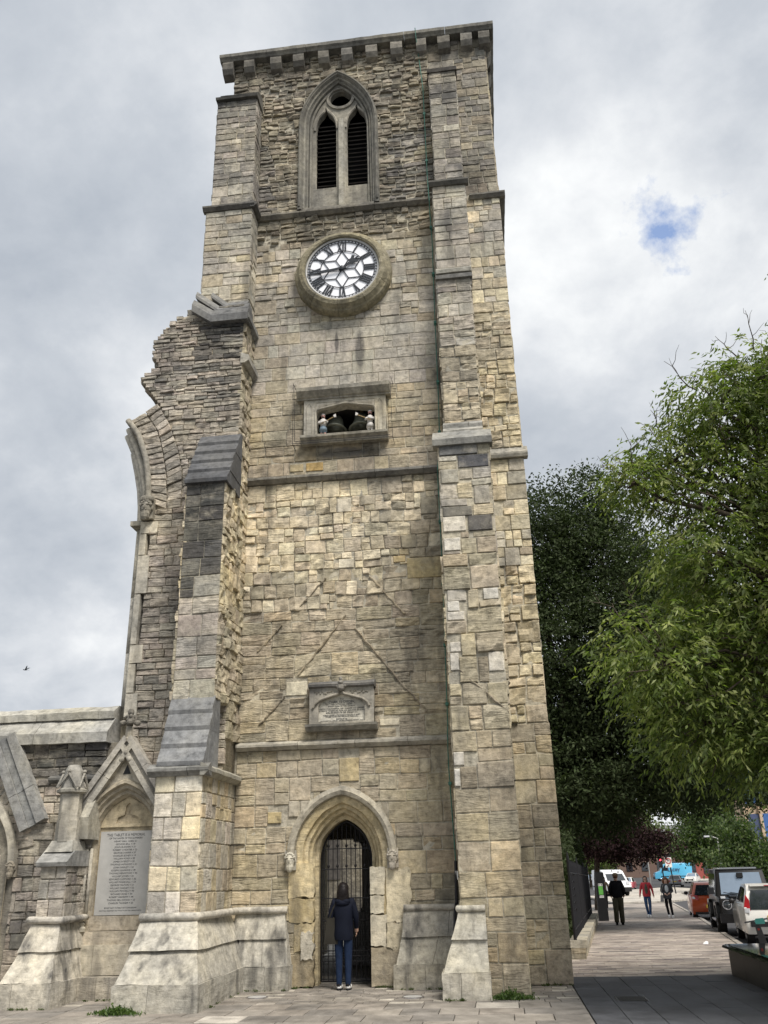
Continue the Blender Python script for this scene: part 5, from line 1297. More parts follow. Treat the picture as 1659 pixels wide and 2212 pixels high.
# dark slate-grey paving
x = 3.43
while x < 13:
    y = -8 - ru(0, .8)
    while y < 1.19:
        l = ru(.75, 1.25); y2 = min(1.2, y + l)
        if 1.2 - y2 < .3: y2 = 1.2
        k = ru(.9, 1.12); slab(x, x + .43, y, y2, (.060 * k, .063 * k, .070 * k), g=.003); y = y2
    x += .43
flush_slabs(200, 'dark_slab')
# long narrow stone setts of the street pavement
WARM = [(.30, .26, .225), (.34, .295, .25), (.27, .235, .205), (.31, .275, .245), (.25, .215, .19), (.36, .32, .275)]
y = 1.2
while y < 27:
    d = ru(.13, .17) if y < 14 else ru(.2, .3); xr = kerb_x(y) - .02; x = fence_x(y) - ru(.2, .8)
    while x < xr:
        w = ru(.45, .95); x2 = min(xr, x + w)
        c = random.choice(WARM) if R() > .09 else (.15, .13, .125)
        k = ru(.94, 1.06); slab(x, x2, y, y + d, tuple(q * k for q in c), g=.0035); x = x2
    y += d
flush_slabs(300, 'street_sett')
sheet('far_paving', lambda y: fence_x(y) - 1, lambda y: kerb_x(y) - .05, [27, 30.4, 36, 43.5], -.004, 'paving', (.31, .275, .24, 0), PV)
# kerb stones
KE = thing('kerb', 'pale stone kerb along the edge of the street pavement', 'kerb', (8, 10, 0), world=True)
y = 1.3
while y < 43:
    y2 = y + .9
    a, b = kerb_x(y), kerb_x(y2); z0, z1 = gz(y), gz(y2)
    mb = MB(); mb.add([(a, y + .004, z0 - .2), (a + .15, y + .004, z0 - .2), (b + .15, y2 - .004, z1 - .2), (b, y2 - .004, z1 - .2), (a, y + .004, z0 + .004), (a + .14, y + .004, z0 + .002), (b + .14, y2 - .004, z1 + .002), (b, y2 - .004, z1 + .004)],
                      [(0, 3, 2, 1), (4, 5, 6, 7), (0, 1, 5, 4), (1, 2, 6, 5), (2, 3, 7, 6), (3, 0, 4, 7)])
    k = ru(.9, 1.1); mb.build('kerb_stone', 'paving', KE, (.36 * k, .33 * k, .29 * k, 0)); y = y2
# traffic islands and far pavement
def island(name, pts, h, label=None):
    n = len(pts); v = [(x, y, gz(y) - .12) for x, y in pts] + [(x, y, gz(y) - .12 + h) for x, y in pts]
    return tag(mesh_from(name, v, [tuple(range(n, 2 * n))] + [(i, (i + 1) % n, n + (i + 1) % n, n + i) for i in range(n)], 'paving', None, col=(.42, .39, .34, 0)), kind='structure')
island('crossing_pavement', [(9.5, 47), (13.2, 47.5), (15.5, 52), (16.8, 64), (21, 78), (20, 88), (12, 75), (9, 60)], .11)
island('far_pavement', [(27, 70), (45, 70), (45, 160), (33, 160), (30, 120)], .12)
# drain cover in the dark paving
DC = thing('drain_cover', 'rectangular drain cover set in the dark paving near the tower corner', 'drain cover', (4.13, -1.7, 0))
mb = MB(); mb.box(-.2, .2, -.24, .24, .003, .0075); mb.build('cover_plate', 'granite_dark', DC)
mb = MB(); mb.box(-.215, -.195, -.25, .25, .004, .0105).box(.195, .215, -.25, .25, .004, .0105); mb.build('edge_strip', 'chrome', DC)
for nm, (x, y) in (('left', (-1.52, -1.12)), ('right', (.94, -1.26))):
    u = thing('ground_uplight', f'round recessed metal uplight in the paving {"left" if nm == "left" else "right"} of the door', 'uplight', (x, y, 0), group='recessed uplights')
    mb = MB(); mb.lathe([(.17, .0), (.17, .014), (.155, .016), (.14, .012)], 28); mb.build('rim', 'chrome', u)
    mb = MB(); mb.lathe([(.0, .015), (.14, .012)], 28); mb.build('lens', 'tablet', u)
# ============================================================ LOW WALL AND RAILINGS BY THE STREET
LW = thing('churchyard_wall', 'low stone wall with rounded coping beside the street pavement', 'wall', (4.9, 13, 0), world=True)
A, B = Vector((3.93, 4.8, 0)), Vector((5.85, 21.8, 0)); dv = (B - A).normalized(); nv = Vector((dv.y, -dv.x, 0))
def along(s, o, z): p = A + dv * s + nv * o; return Vector((p.x, p.y, gz(p.y) + z))
Lw = (B - A).length
def obl(mb, s0, s1, o0, o1, z0, z1):
    v = [along(s0, o0, z0), along(s0, o1, z0), along(s1, o1, z0), along(s1, o0, z0), along(s0, o0, z1), along(s0, o1, z1), along(s1, o1, z1), along(s1, o0, z1)]
    return mb.add(v, [(0, 3, 2, 1)[::-1], (4, 5, 6, 7)[::-1], (0, 1, 5, 4)[::-1], (1, 2, 6, 5)[::-1], (2, 3, 7, 6)[::-1], (3, 0, 4, 7)[::-1]])
random.seed(95)
s = 0
while s < Lw:
    s2 = min(Lw, s + ru(.5, .8))
    mb = obl(MB(), s + .004, s2 - .004, -.19, .18, .22, .36); mb.jitter(.012, 5).build('coping_stone', 'stone', LW, (*random.choice([(.38, .35, .28), (.33, .31, .26), (.42, .39, .32)]), .2))
    for z0, z1 in ((-.05, .1), (.105, .215)):
        q = ru(.3, .7) * (s2 - s) + s
        for a_, b_ in ((s, q), (q, s2)):
            mb = obl(MB(), a_ + .005, b_ - .005, -.16, .14, z0, z1); mb.jitter(.012, 7).build('stone', 'stone', LW, (*random.choice(PAL['layer']), .4))
    s = s2
HG = thing('holly_hedge', 'dark overgrown hedge filling the space behind the iron railings', 'hedge', (3.9, 13, -.1), world=True)
mb = MB()
for k in range(9): mb.tube([(3.5 + k * .22, 6.5 + k * 2.0, -.15), (3.45 + k * .22, 6.6 + k * 2.0, 1.6), (3.6 + k * .22, 6.4 + k * 2.0, 2.8)], [.06, .04, .02], 6)
mb.build('stems', 'bark', HG)
HEDGE_LATER = HG
RA = thing('iron_railing', 'dark iron railings with spiked bars on the low churchyard wall', 'railing', (4.9, 13, 0), world=True)
for i in range(128):
    s = .25 + i * .132
    if s > Lw: break
    top = 1.98
    mb = MB(); mb.tube([along(s, -.06, .34), along(s, -.06, top - .12), along(s, -.06, top)], [.011, .011, .002], 5); mb.build('bar', 'iron', RA)
for z in (.55, 1.70): mb = MB(); mb.tube([along(.1, -.06, z), along(Lw, -.06, z)], .018, 5); mb.build('rail', 'iron', RA)
for s in (.12, 5.5, 11, 16.5): mb = MB(); mb.tube([along(s, -.06, .3), along(s, -.06, 2.0), along(s, -.06, 2.15)], [.035, .035, .004], 6); mb.build('post', 'iron', RA)
for k in range(6): mb = MB(); mb.tube([along(.16, -.02, .95 + k * .14), along(.28, .02, .99 + k * .14), along(.34, .02, .93 + k * .14)], .008, 5); mb.build('anti_climb_hook', 'iron', RA)
mb = MB(); mb.tube([(3.5, 4.2, 0), (3.5, 4.2, 1.75), (3.46, 4.2, 1.8)], .02, 6).tube([(3.62, 4.5, 0), (3.62, 4.5, 1.3)], .02, 6).tube([(3.5, 4.2, 1.7), (3.62, 4.5, 1.3)], .012, 5)
tag(mb.build('handrail', 'iron'), 'thin dark metal handrail beside the tower corner', 'handrail')
# ============================================================ PARKING TOTEM, BENCH, SIGN, SCOOTER
TM = thing('information_totem', 'black street totem with green panel beside the railings', 'totem', (6.42, 23.8, gz(23.8)), .12)
mb = MB(); mb.prism([(-.2, 0), (.2, 0), (.17, 1.80), (.14, 1.83), (-.17, 1.86)], 'y', -.09, .09); mb.build('body', 'black', TM)
mb = MB(); mb.box(-.10, .08, -.097, -.092, .98, 1.30); mb.build('green_panel', 'panel_green', TM)
mb = MB(); mb.box(-.10, .08, -.097, -.092, 1.305, 1.40).box(-.09, .09, -.097, -.092, .86, .95); mb.build('white_label', 'plate_white', TM)
mb = MB(); mb.box(-.085, -.045, -.099, -.0975, 1.33, 1.375).box(.02, .055, -.099, -.0975, 1.33, 1.375).box(-.08, .06, -.099, -.0975, .97, .975).box(-.08, .06, -.099, -.0975, .90, .91); mb.build('symbol', 'black', TM)
BN = thing('granite_bench', 'low polished black granite bench at the right edge of the paving', 'bench', (7.0, -.6, 0), world=True)
xs = [6.22, 6.7, 7.2, 7.7]; ysb = [-3.6, -2.7, -1.75, -.8, .2, 1.2]
for i in range(5):
    mb = MB(); mb.box(6.21, 6.24, ysb[i] + .003, ysb[i + 1] - .003, 0, .40); mb.build('side_panel', 'granite_dark', BN)
mb = MB(); mb.box(6.24, 7.7, -3.6, 1.2, 0, .39); mb.build('bench_core', 'granite_dark', BN)
for i in range(5):
    mb = MB(); y0, y1 = ysb[i] + .002, ysb[i + 1] - .002 + (.06 if i == 4 else 0)
    mb.prism([(6.12, .425), (6.16, .405), (7.75, .405), (7.75, .475), (6.20, .475), (6.14, .46)], 'y', y0, y1); mb.build('seat_slab', 'granite_black', BN)
mb = MB(); mb.box(7.2, 7.78, .3, 1.27, .476, .56); mb.build('seat_upstand', 'granite_dark', BN)
SC = thing('electric_scooter', 'dark electric scooter with teal handle parked behind the granite bench', 'scooter', (7.16, 2.3, gz(2.3)), -.25); SC.scale = (.8, .8, .8); SC.rotation_euler = (0, -.16, -.25)
mb = MB(); mb.box(-.08, .08, -1.0, -.1, .10, .16); mb.build('deck', 'scooter_grey', SC)
for yy in (.05, -1.05): mb = MB(); mb.lathe([(.03, -.03), (.11, -.03), (.12, 0), (.11, .03), (.03, .03)], 18, Matrix.Translation((0, yy, .12)) @ Matrix.Rotation(math.pi / 2, 4, 'Y')); mb.build('wheel', 'rubber', SC)
mb = MB(); mb.frustum((-.10, .10, -.06, .06), (-.055, .055, -.26, -.18), .12, .92); mb.build('stem', 'scooter_grey', SC)
mb = MB(); mb.add([(-.03, -.082, .30), (.03, -.082, .30), (.022, -.242, .84), (-.022, -.242, .84)], [(0, 1, 2, 3)]); mb.build('red_strip', 'scooter_red', SC)
mb = MB(); mb.tube([(-.26, -.24, 1.0), (.26, -.24, 1.0)], .018, 7).tube([(0, -.22, .9), (0, -.24, 1.0)], .03, 8); mb.build('handlebar', 'scooter_grey', SC)
mb = MB(); mb.prism([(-.02, .93), (.17, .91), (.19, .96), (.17, 1.03), (0, 1.04), (-.03, .99)], 'y', -.30, -.2); mb.build('teal_handle_cover', 'teal', SC)
tag(MB().add([(7.30, 8.9, gz(8.9) + .003), (7.42, 8.86, gz(8.9) + .005), (7.45, 8.98, gz(8.9) + .05), (7.33, 9.0, gz(8.9) + .03), (7.38, 8.93, gz(8.9) + .07)], [(0, 1, 4), (1, 2, 4), (2, 3, 4), (3, 0, 4)]).build('litter', 'paper'), 'small crumpled white paper lying on the street pavement', 'litter')
SG = thing('speed_sign', 'white thirty speed limit sign with red ring on a dark post', 'road sign', (16.2, 63.2, gz(63) - .02))
mb = MB(); mb.tube([(.12, 0, 0), (-.12, 0, 2.9)], .05, 8); mb.build('post', 'iron', SG)
mb = MB(); mb.box(-.42, .10, -.09, -.07, 1.98, 2.74); mb.build('sign_plate', 'plate_white', SG)
mb = MB(); mb.lathe([(.17, .092), (.235, .092), (.235, .10), (.17, .10)], 28, Matrix.Translation((-.16, 0, 2.46)) @ RX, closed=True); mb.build('red_ring', 'tail_red', SG)
text_obj('numerals', '30', .26, Matrix.Translation((-.16, -.093, 2.555)) @ Matrix(((1, 0, 0, 0), (0, 0, -1, 0), (0, 1, 0, 0), (0, 0, 0, 1))), 'black', SG)
mb = MB(); mb.box(-.38, -.1, -.094, -.091, 2.05, 2.08).prism([(-.35, 2.0), (-.28, 2.0), (-.12, 2.16), (-.19, 2.16)], 'y', -.096, -.094); mb.build('arrow_symbol', 'black', SG)
mb = MB(); mb.box(-.46, .06, -.06, .1, 2.75, 3.0); mb.build('backing_box', 'black', SG)
TL = thing('traffic_signal', 'black traffic signal head showing red beside the speed sign', 'traffic light', (15.5, 64, gz(64)))
mb = MB(); mb.tube([(.2, 0, 0), (.1, 0, 2.7)], .05, 8); mb.build('post', 'iron', TL)
mb = MB(); mb.box(-.10, .2, -.1, .1, 1.95, 2.75); mb.build('signal_head', 'black', TL)
for z, m_ in ((2.55, 'signal_red'), (2.33, 'black'), (2.1, 'black')): mb = MB(); mb.lathe([(.0, .112), (.085, .105)], 14, Matrix.Translation((.04, 0, z)) @ RX); mb.build('lamp', m_, TL)
for x, y, h, lab in ((19.5, 60, 4.0, 'tall street lamp post among the trees beyond the cars'), (18.8, 92, 2.9, 'short grey street lamp far down the street')):
    sl = thing('street_lamp', lab, 'street lamp', (x, y, gz(y)), group='street lamps')
    mb = MB(); mb.tube([(0, 0, 0), (0, 0, h), (-.5, 0, h + .15)], .06, 7); mb.build('post', 'tablet', sl)
    mb = MB(); mb.box(-1.0, -.4, -.12, .12, h + .1, h + .22); mb.build('lantern', 'lamp_clear', sl)
BO = thing('bollard', 'pale slim bollard standing between the two walking women', 'bollard', (11.3, 38, gz(38)))
mb = MB(); mb.lathe([(.06, 0), (.055, .95), (.03, 1.0), (0, 1.0)], 12); mb.build('post', 'tablet', BO)
# ============================================================ FAR BUILDINGS
BB = thing('blue_panel_building', 'modern building with blue upper panels and beige frame at right', 'building', (28, 62, 0), world=True)
mb = MB(); mb.box(21.9, 45, 60.4, 63, -.5, 14); mb.build('wall', 'bldg_beige', BB)
for i in range(16):
    x = 21.9 + i * 1.15
    mb = MB(); mb.box(x, x + .22, 60.1, 60.4, -.5, 14); mb.build('pier', 'bldg_beige', BB)
    for z0, z1, mm in ((2.6, 5.4, 'bldg_blue' if i % 3 else 'bldg_navy'), (6.2, 9.2, 'bldg_navy' if i % 2 else 'bldg_blue'), (9.9, 13, 'glass')):
        mb = MB(); mb.box(x + .25, x + 1.12, 60.3, 60.4, z0, z1); mb.build('panel', mm, BB)
    mb = MB(); mb.box(x + .28, x + 1.1, 60.34, 60.4, -.3, 1.75); mb.build('shop_window', 'wood' if i % 3 else 'glass', BB)
mb = MB(); mb.box(21.7, 45, 59.9, 60.42, 1.85, 2.5); mb.build('fascia', 'bldg_beige', BB)
RB = thing('red_building', 'red painted shop front behind the far white car', 'building', (35, 143, 0), world=True)
mb = MB(); mb.box(32.8, 36.6, 143, 152, -.4, 3.2); mb.build('wall', 'brick_red', RB)
mb = MB(); mb.box(33.1, 34.0, 142.9, 143, -.3, 2.3).box(35.2, 36.2, 142.9, 143, .4, 2.2); mb.build('window', 'glass', RB)
mb = MB(); mb.prism([(32.6, 3.2), (36.8, 3.2), (34.7, 5.0)], 'y', 142.8, 152); mb.build('roof', 'slate', RB)
EW = thing('added_end_wall', 'tall plain stone wall added behind the gate to block the sky', 'wall', (-2, 30, 0), world=True)  # wall added to block the bright sky through the doorway
mb = MB(); mb.box(-12, 3.2, 30, 30.5, -.4, 6.5); mb.build('wall', 'stone', EW, (.12, .11, .09))
for x in (-9, -6, -3, 0): mb = MB(); mb.prism(pointed(x, 1.5, 3.5, .5, 4.5, 8), 'y', 29.95, 30.1); mb.build('blind_window', 'interior', EW)
BR = thing('brick_terrace', 'long low brown brick terrace at the far end of the street', 'building', (15, 190, 0), world=True)
mb = MB(); mb.box(-5, 75, 190, 200, -.5, 7); mb.build('wall', 'brick_brown', BR)
for i in range(24):
    x = -3 + i * 3.2
    for z in (.8, 4): mb = MB(); mb.box(x, x + 1.3, 189.9, 190, z, z + 1.7); mb.build('window', 'glass', BR)
mb = MB(); mb.prism([(189, 7), (201, 7), (195, 10)], 'x', -5.5, 75.5); mb.build('roof', 'slate', BR)
# ============================================================ VEHICLES
HD = math.radians(-7.9)      # street direction, as a z rotation of +y
def shell(prof, hw, r=.06):
    """closed body from a side profile (y,z); hw(z) half width, edges eased by r"""
    mb = MB(); cy = sum(p[0] for p in prof) / len(prof); cz = sum(p[1] for p in prof) / len(prof)
    def ring(sg, shrink, inset):
        out = []
        for y, z in prof:
            d = Vector((y - cy, z - cz)); L_ = d.length; d = d * ((L_ - shrink) / L_) if L_ > .01 else d
            out.append((sg * (hw(z) - inset), cy + d.x, cz + d.y))
        return out
    rings = [ring(-1, r, 0), ring(-1, r * .3, r * .3), ring(-1, 0, r), ring(1, 0, r), ring(1, r * .3, r * .3), ring(1, r, 0)]
    mb.loft(rings, closed=True); n = len(prof); m = len(mb.v)
    mb.f.append(tuple(range(n))); mb.f.append(tuple(range(m - n, m))[::-1])
    return mb
def smooth_build(mb, name, mat, parent, angle=35):
    o = mb.build(name, mat, parent)
    me = o.data; bm = bmesh.new(); bm.from_mesh(me); bmesh.ops.recalc_face_normals(bm, faces=bm.faces)
    for f in bm.faces: f.smooth = True
    for e in bm.edges: e.smooth = not (len(e.link_faces) == 2 and e.calc_face_angle(0) > math.radians(angle))
    bm.to_mesh(me); bm.free(); return o
def wheels(root, pts, r, w, track, rim='chrome'):
    for y in pts:
        for sx in (-1, 1):
            M_ = Matrix.Translation((sx * track, y, r)) @ Matrix.Rotation(math.pi / 2 * sx, 4, 'Y')
            mb = MB(); mb.lathe([(r * .6, -w / 2), (r * .95, -w / 2), (r, -w * .3), (r, w * .3), (r * .95, w / 2), (r * .62, w / 2)], 24, M_, closed=True)
            wl = mb.build('wheel', 'rubber', root, smooth=False)
            mb = MB(); mb.lathe([(0, w * .42), (r * .2, w * .42), (r * .25, w * .3), (r * .64, w * .36)], 20, M_)
            for k in range(5):
                a = k * 1.2566; mb.tube([M_ @ Vector((0, 0, w * .44)), M_ @ Vector((r * .6 * math.cos(a), r * .6 * math.sin(a), w * .44))], r * .07, 5)
            mb.build('rim', rim, wl)
def pane(root, name, pts, mat, off=.006, nrm=None):
    """quad or polygon panel as a thin raised plate"""
    P = [Vector(p) for p in pts]; n = (P[1] - P[0]).cross(P[2] - P[0]).normalized() if nrm is None else Vector(nrm)
    mb = MB(); k = len(P); mb.add([p + n * off for p in P] + [p - n * .01 for p in P], [tuple(range(k)), tuple(range(k, 2 * k))[::-1]] + [(i, (i + 1) % k, k + (i + 1) % k, k + i)[::-1] for i in range(k)])
    return mb.build(name, mat, root)
def lerp2(a, b, t): return (a[0] + (b[0] - a[0]) * t, a[1] + (b[1] - a[1]) * t)
def car(name, label, loc, rz, mat, low, green, hwb, hwt, zb, zt, axles, wr, side, scale=1.0, roofmat=None, rear=None, front=None, group='cars along the street', r=.07):
    c = thing(name, label, 'car', loc, rz, group); c.scale = (scale,) * 3
    smooth_build(shell(low, lambda z: hwb - .05 * max(0, (.45 - z)) - .04 * max(0, z - .75), r), 'body', mat, c)
    hw = lambda z: hwb - .05 + (hwt - hwb + .05) * min(1, max(0, (z - zb) / (zt - zb)))
    cab = smooth_build(shell(green, hw, .05), 'cabin', roofmat or mat, c)
    wheels(c, axles, wr, .2, hwb - .11)
    for sx in (-1, 1):
        for poly in side: pane(c, 'side_window', [(sx * (hw(z) + .001), y, z) for y, z in poly], 'glass', .004, (sx, 0, .15))
    def cross(nm, a, b, m_, inset, off=.008, z_in=0):
        pane(c, nm, [(-hw(a[1]) + inset, *a), (hw(a[1]) - inset, *a), (hw(b[1]) - inset, *b), (-hw(b[1]) + inset, *b)], m_, off, Vector((0, -(b[1] - a[1]), (b[0] - a[0]))).normalized() * (1 if b[0] > a[0] else -1))
    if rear: cross('rear_window', lerp2(*rear, .12), lerp2(*rear, .92), 'glass', .10)
    if front: cross('windscreen', lerp2(*front, .06), lerp2(*front, .94), 'glass_sky', .08)
    for sx in (-1, 1):
        mb = MB(); mb.ell((sx * (hwb + .06), green[-1][0] - .25, zb + .08), (.09, .05, .07), 8, 6); mb.build('mirror', 'black', c)
    return c, hw
def blockp(root, name, x0, x1, y0, y1, z0, z1, mat): return smooth_build(MB().box(x0, x1, y0, y1, z0, z1), name, mat, root)
# white hatchback, seen from behind, nearest parked car
y0 = 11.55; x0 = 9.72
c, hw = car('parked_car', 'white hatchback parked nearest, seen from behind above the scooter', (x0, y0, gz(y0) - .12), HD, 'car_white',
    [(-1.62, .28), (-1.70, .45), (-1.71, .70), (-1.64, .92), (-1.5, 1.0), (.75, 1.0), (1.45, .84), (1.66, .62), (1.66, .28)], [(-1.60, .93), (-1.46, 1.30), (-1.28, 1.43), (-.9, 1.49), (.05, 1.47), (.90, .98)], .82, .62, .93, 1.48, (-1.12, 1.10), .29,
    [[(-1.2, 1.02), (-1.1, 1.36), (-.5, 1.41), (-.4, 1.02)], [(-.34, 1.02), (-.42, 1.41), (.05, 1.40), (.62, 1.03)]], rear=((-1.69, .80), (-1.49, 1.38)), front=((.90, .98), (.05, 1.47)))
for sx in (-1, 1):
    pane(c, 'tail_light', [(sx * .80, -1.60, .86), (sx * .66, -1.69, .84), (sx * .645, -1.60, 1.1), (sx * .70, -1.52, 1.22)][::sx], 'tail_red', .02, (sx * .6, -.8, .1))
    pane(c, 'reverse_lamp', [(sx * .79, -1.64, .80), (sx * .68, -1.72, .79), (sx * .665, -1.70, .90), (sx * .77, -1.63, .91)][::sx], 'lamp_clear', .022, (sx * .5, -.85, .1))
blockp(c, 'bumper_trim', -.70, .70, -1.735, -1.6, .46, .58, 'black'); blockp(c, 'number_plate', -.26, .26, -1.74, -1.70, .62, .73, 'plate_yellow')
blockp(c, 'spoiler', -.55, .55, -1.50, -1.2, 1.43, 1.47, 'car_white'); blockp(c, 'brake_light', -.2, .2, -1.505, -1.49, 1.435, 1.455, 'tail_red')
# black off-roader, facing the camera
yb = 15.85; xb = 10.03
v = thing('parked_car', 'boxy black off-road car facing the camera, parked behind the white hatchback', 'car', (xb, yb, gz(yb) - .12), HD + math.pi, group='cars along the street'); v.scale = (.95, .95, .97)
smooth_build(shell([(-2.2, .5), (-2.25, .8), (-2.22, 1.12), (1.05, 1.15), (2.18, 1.10), (2.24, .95), (2.24, .55), (2.1, .45), (-2.1, .45)], lambda z: .86, .05), 'body', 'car_black', v)
smooth_build(shell([(-2.2, 1.1), (-2.18, 1.88), (-2.1, 1.95), (.72, 1.95), (.82, 1.90), (1.08, 1.12)], lambda z: .85 - .10 * max(0, (z - 1.1) / .85), .05), 'cabin', 'car_black', v)
pane(v, 'windscreen', [(-.68, 1.06, 1.20), (.68, 1.06, 1.20), (.63, .86, 1.84), (-.63, .86, 1.84)], 'glass_sky', .02, (0, .95, .3))
blockp(v, 'mirror_housing', -.10, .10, .93, 1.0, 1.70, 1.84, 'black'); blockp(v, 'roof_panel', -.6, .6, -2.0, .6, 1.955, 2.0, 'car_silver')
for sx in (-1, 1):
    for ya, yb_ in ((-2.0, -1.3), (-1.2, -.35), (-.25, .6)): pane(v, 'side_window', [(sx * .842, ya, 1.22), (sx * .842, yb_, 1.22), (sx * .768, yb_, 1.82), (sx * .768, ya, 1.82)], 'glass', .006, (sx, 0, .1))
    mb = MB(); mb.lathe([(.0, .03), (.09, .02), (.13, .0)], 20, Matrix.Translation((sx * .64, 2.235, .93)) @ Matrix.Rotation(-math.pi / 2, 4, 'X')); mb.build('headlight', 'glass', v)
    mb = MB(); mb.lathe([(.12, 0), (.145, 0), (.145, .03), (.12, .03)], 24, Matrix.Translation((sx * .64, 2.235, .93)) @ Matrix.Rotation(-math.pi / 2, 4, 'X'), closed=True); mb.build('headlight_ring', 'chrome', v)
    blockp(v, 'indicator', sx * .72 - .07, sx * .72 + .07, 1.85, 2.1, 1.11, 1.17, 'lamp_clear')
    for ya in (1.45, -1.4):
        mb = MB(); mb.prism([(ya - .52, .55), (ya - .42, .92), (ya - .25, 1.0), (ya + .3, 1.0), (ya + .46, .9), (ya + .55, .55), (ya + .45, .55), (ya + .36, .82), (ya + .2, .9), (ya - .2, .9), (ya - .35, .82), (ya - .42, .55)], 'x', min(sx * .80, sx * .97), max(sx * .80, sx * .97)); mb.build('wheel_arch', 'car_black', v)
    blockp(v, 'side_mirror', sx * .98 - .1, sx * .98 + .1, .95, 1.05, 1.22, 1.42, 'car_black')
    mb = MB(); mb.tube([(sx * .9, -.8, .42), (sx * .9, .9, .42)], .05, 8); mb.build('side_step', 'chrome', v)
    mb = MB(); mb.tube([(sx * .1, 1.12, 1.18), (sx * .1 + .5, 1.06, 1.26)], .012, 5); mb.build('wiper', 'black', v)
blockp(v, 'grille', -.46, .46, 2.2, 2.26, .72, 1.05, 'black'); blockp(v, 'bumper', -.9, .9, 2.1, 2.36, .42, .68, 'car_black'); blockp(v, 'number_plate', -.26, .26, 2.355, 2.37, .5, .61, 'plate_white')
for z in (.80, .90, .99): blockp(v, 'grille_bar', -.44, .44, 2.255, 2.275, z - .018, z + .018, 'chrome')
blockp(v, 'bonnet_ridge', -.5, .5, 1.15, 2.1, 1.14, 1.19, 'car_black')
wheels(v, (1.45, -1.4), .40, .26, .83, 'car_black')
# orange hatchback seen from behind
yo = 27.2; xo = 11.38
c, hw = car('parked_car', 'orange hatchback parked beyond the black off-road car, rear towards us', (xo, yo, gz(yo) - .12), HD, 'car_orange',
    [(-1.75, .25), (-1.83, .45), (-1.84, .70), (-1.72, .95), (-1.6, 1.02), (.8, 1.0), (1.6, .82), (1.80, .55), (1.80, .25)], [(-1.70, .96), (-1.48, 1.35), (-1.3, 1.47), (-.9, 1.50), (.1, 1.48), (.95, .98)], .83, .60, .95, 1.48, (-1.15, 1.2), .3,
    [[(-1.2, 1.02), (-1.1, 1.38), (-.5, 1.42), (-.4, 1.02)], [(-.34, 1.02), (-.42, 1.42), (.05, 1.41), (.65, 1.03)]], rear=((-1.755, .93), (-1.50, 1.42)), front=((.95, .98), (.1, 1.48)))
for sx in (-1, 1):
    pane(c, 'tail_light', [(sx * .80, -1.66, .82), (sx * .52, -1.80, .80), (sx * .55, -1.76, .98), (sx * .78, -1.62, 1.0)][::sx], 'tail_red', .03, (sx * .5, -.85, .1))
    pane(c, 'reverse_lamp', [(sx * .76, -1.71, .85), (sx * .66, -1.77, .84), (sx * .66, -1.75, .92), (sx * .75, -1.69, .93)][::sx], 'lamp_clear', .045, (sx * .5, -.85, .1))
mb = MB(); mb.lathe([(.045, 0), (.065, 0), (.065, .02), (.045, .02)], 16, Matrix.Translation((0, -1.795, .86)) @ Matrix.Rotation(math.pi / 2, 4, 'X'), closed=True); mb.build('badge', 'chrome', c)
blockp(c, 'number_plate', -.26, .26, -1.875, -1.83, .5, .62, 'plate_yellow'); blockp(c, 'bumper_trim', -.72, .72, -1.85, -1.7, .25, .34, 'black'); blockp(c, 'exhaust_trim', -.6, .6, -1.86, -1.8, .22, .25, 'chrome')
# silver saloon and white hatch in the road beyond
def small_car(lab, x, y, rz, mat, roof=None, facing='rear', scale=.85, stripes=False):
    c, hw = car('road_car', lab, (x, y, gz(y) - .115), rz, mat,
        [(-2.0, .25), (-2.05, .5), (-2.0, .85), (-1.5, .95), (.9, .93), (1.9, .75), (2.05, .5), (2.05, .25)], [(-1.75, .92), (-1.1, 1.40), (-.7, 1.45), (.1, 1.43), (.95, .92)], .86, .6, .92, 1.44, (-1.3, 1.3), .31,
        [[(-1.35, .97), (-1.0, 1.34), (-.4, 1.38), (-.35, .97)], [(-.3, .97), (-.35, 1.38), (.1, 1.37), (.7, .98)]], rear=((-1.75, .92), (-1.1, 1.40)), front=((.95, .92), (.1, 1.43)), scale=scale, roofmat=roof)
    for sx in (-1, 1):
        blockp(c, 'tail_light', sx * .66 - .16, sx * .66 + .16, -2.06, -1.9, .66, .82, 'tail_red')
        mb = MB(); mb.ell((sx * .62, 1.92, .66), (.16, .12, .11), 10, 7); mb.build('headlight', 'lamp_clear', c)
    blockp(c, 'number_plate', -.26, .26, -2.07, -2.0, .62, .74, 'plate_yellow'); blockp(c, 'front_plate', -.26, .26, 2.0, 2.07, .4, .5, 'plate_white'); blockp(c, 'grille', -.5, .5, 1.98, 2.06, .36, .6, 'black'); blockp(c, 'rear_valance', -.75, .75, -2.065, -1.95, .24, .42, 'black')
    return c
small_car('silver saloon car in the road, seen from behind beside the speed sign', 21.7, 93, HD - .12, 'car_silver')
small_car('small white car facing us beyond the silver saloon', 27.6, 114, HD + math.pi - .25, 'car_white', scale=.85)
m_ = small_car('red and white small car facing us behind the white van', 15.2, 84, HD + math.pi - .15, 'car_red', roof='car_white', scale=.82)
for sx in (-.25, .25): pane(m_, 'bonnet_stripe', [(sx - .09, 1.0, .94), (sx + .09, 1.0, .94), (sx + .09, 1.9, .78), (sx - .09, 1.9, .78)], 'car_white', .012, (0, .2, 1))
small_car('distant white car far down the street under the plum tree', 17.4, 128, HD, 'car_white', scale=.9)
small_car('distant dark car far down the street beside the white one', 15.0, 122, HD + math.pi, 'car_silver', scale=.9)
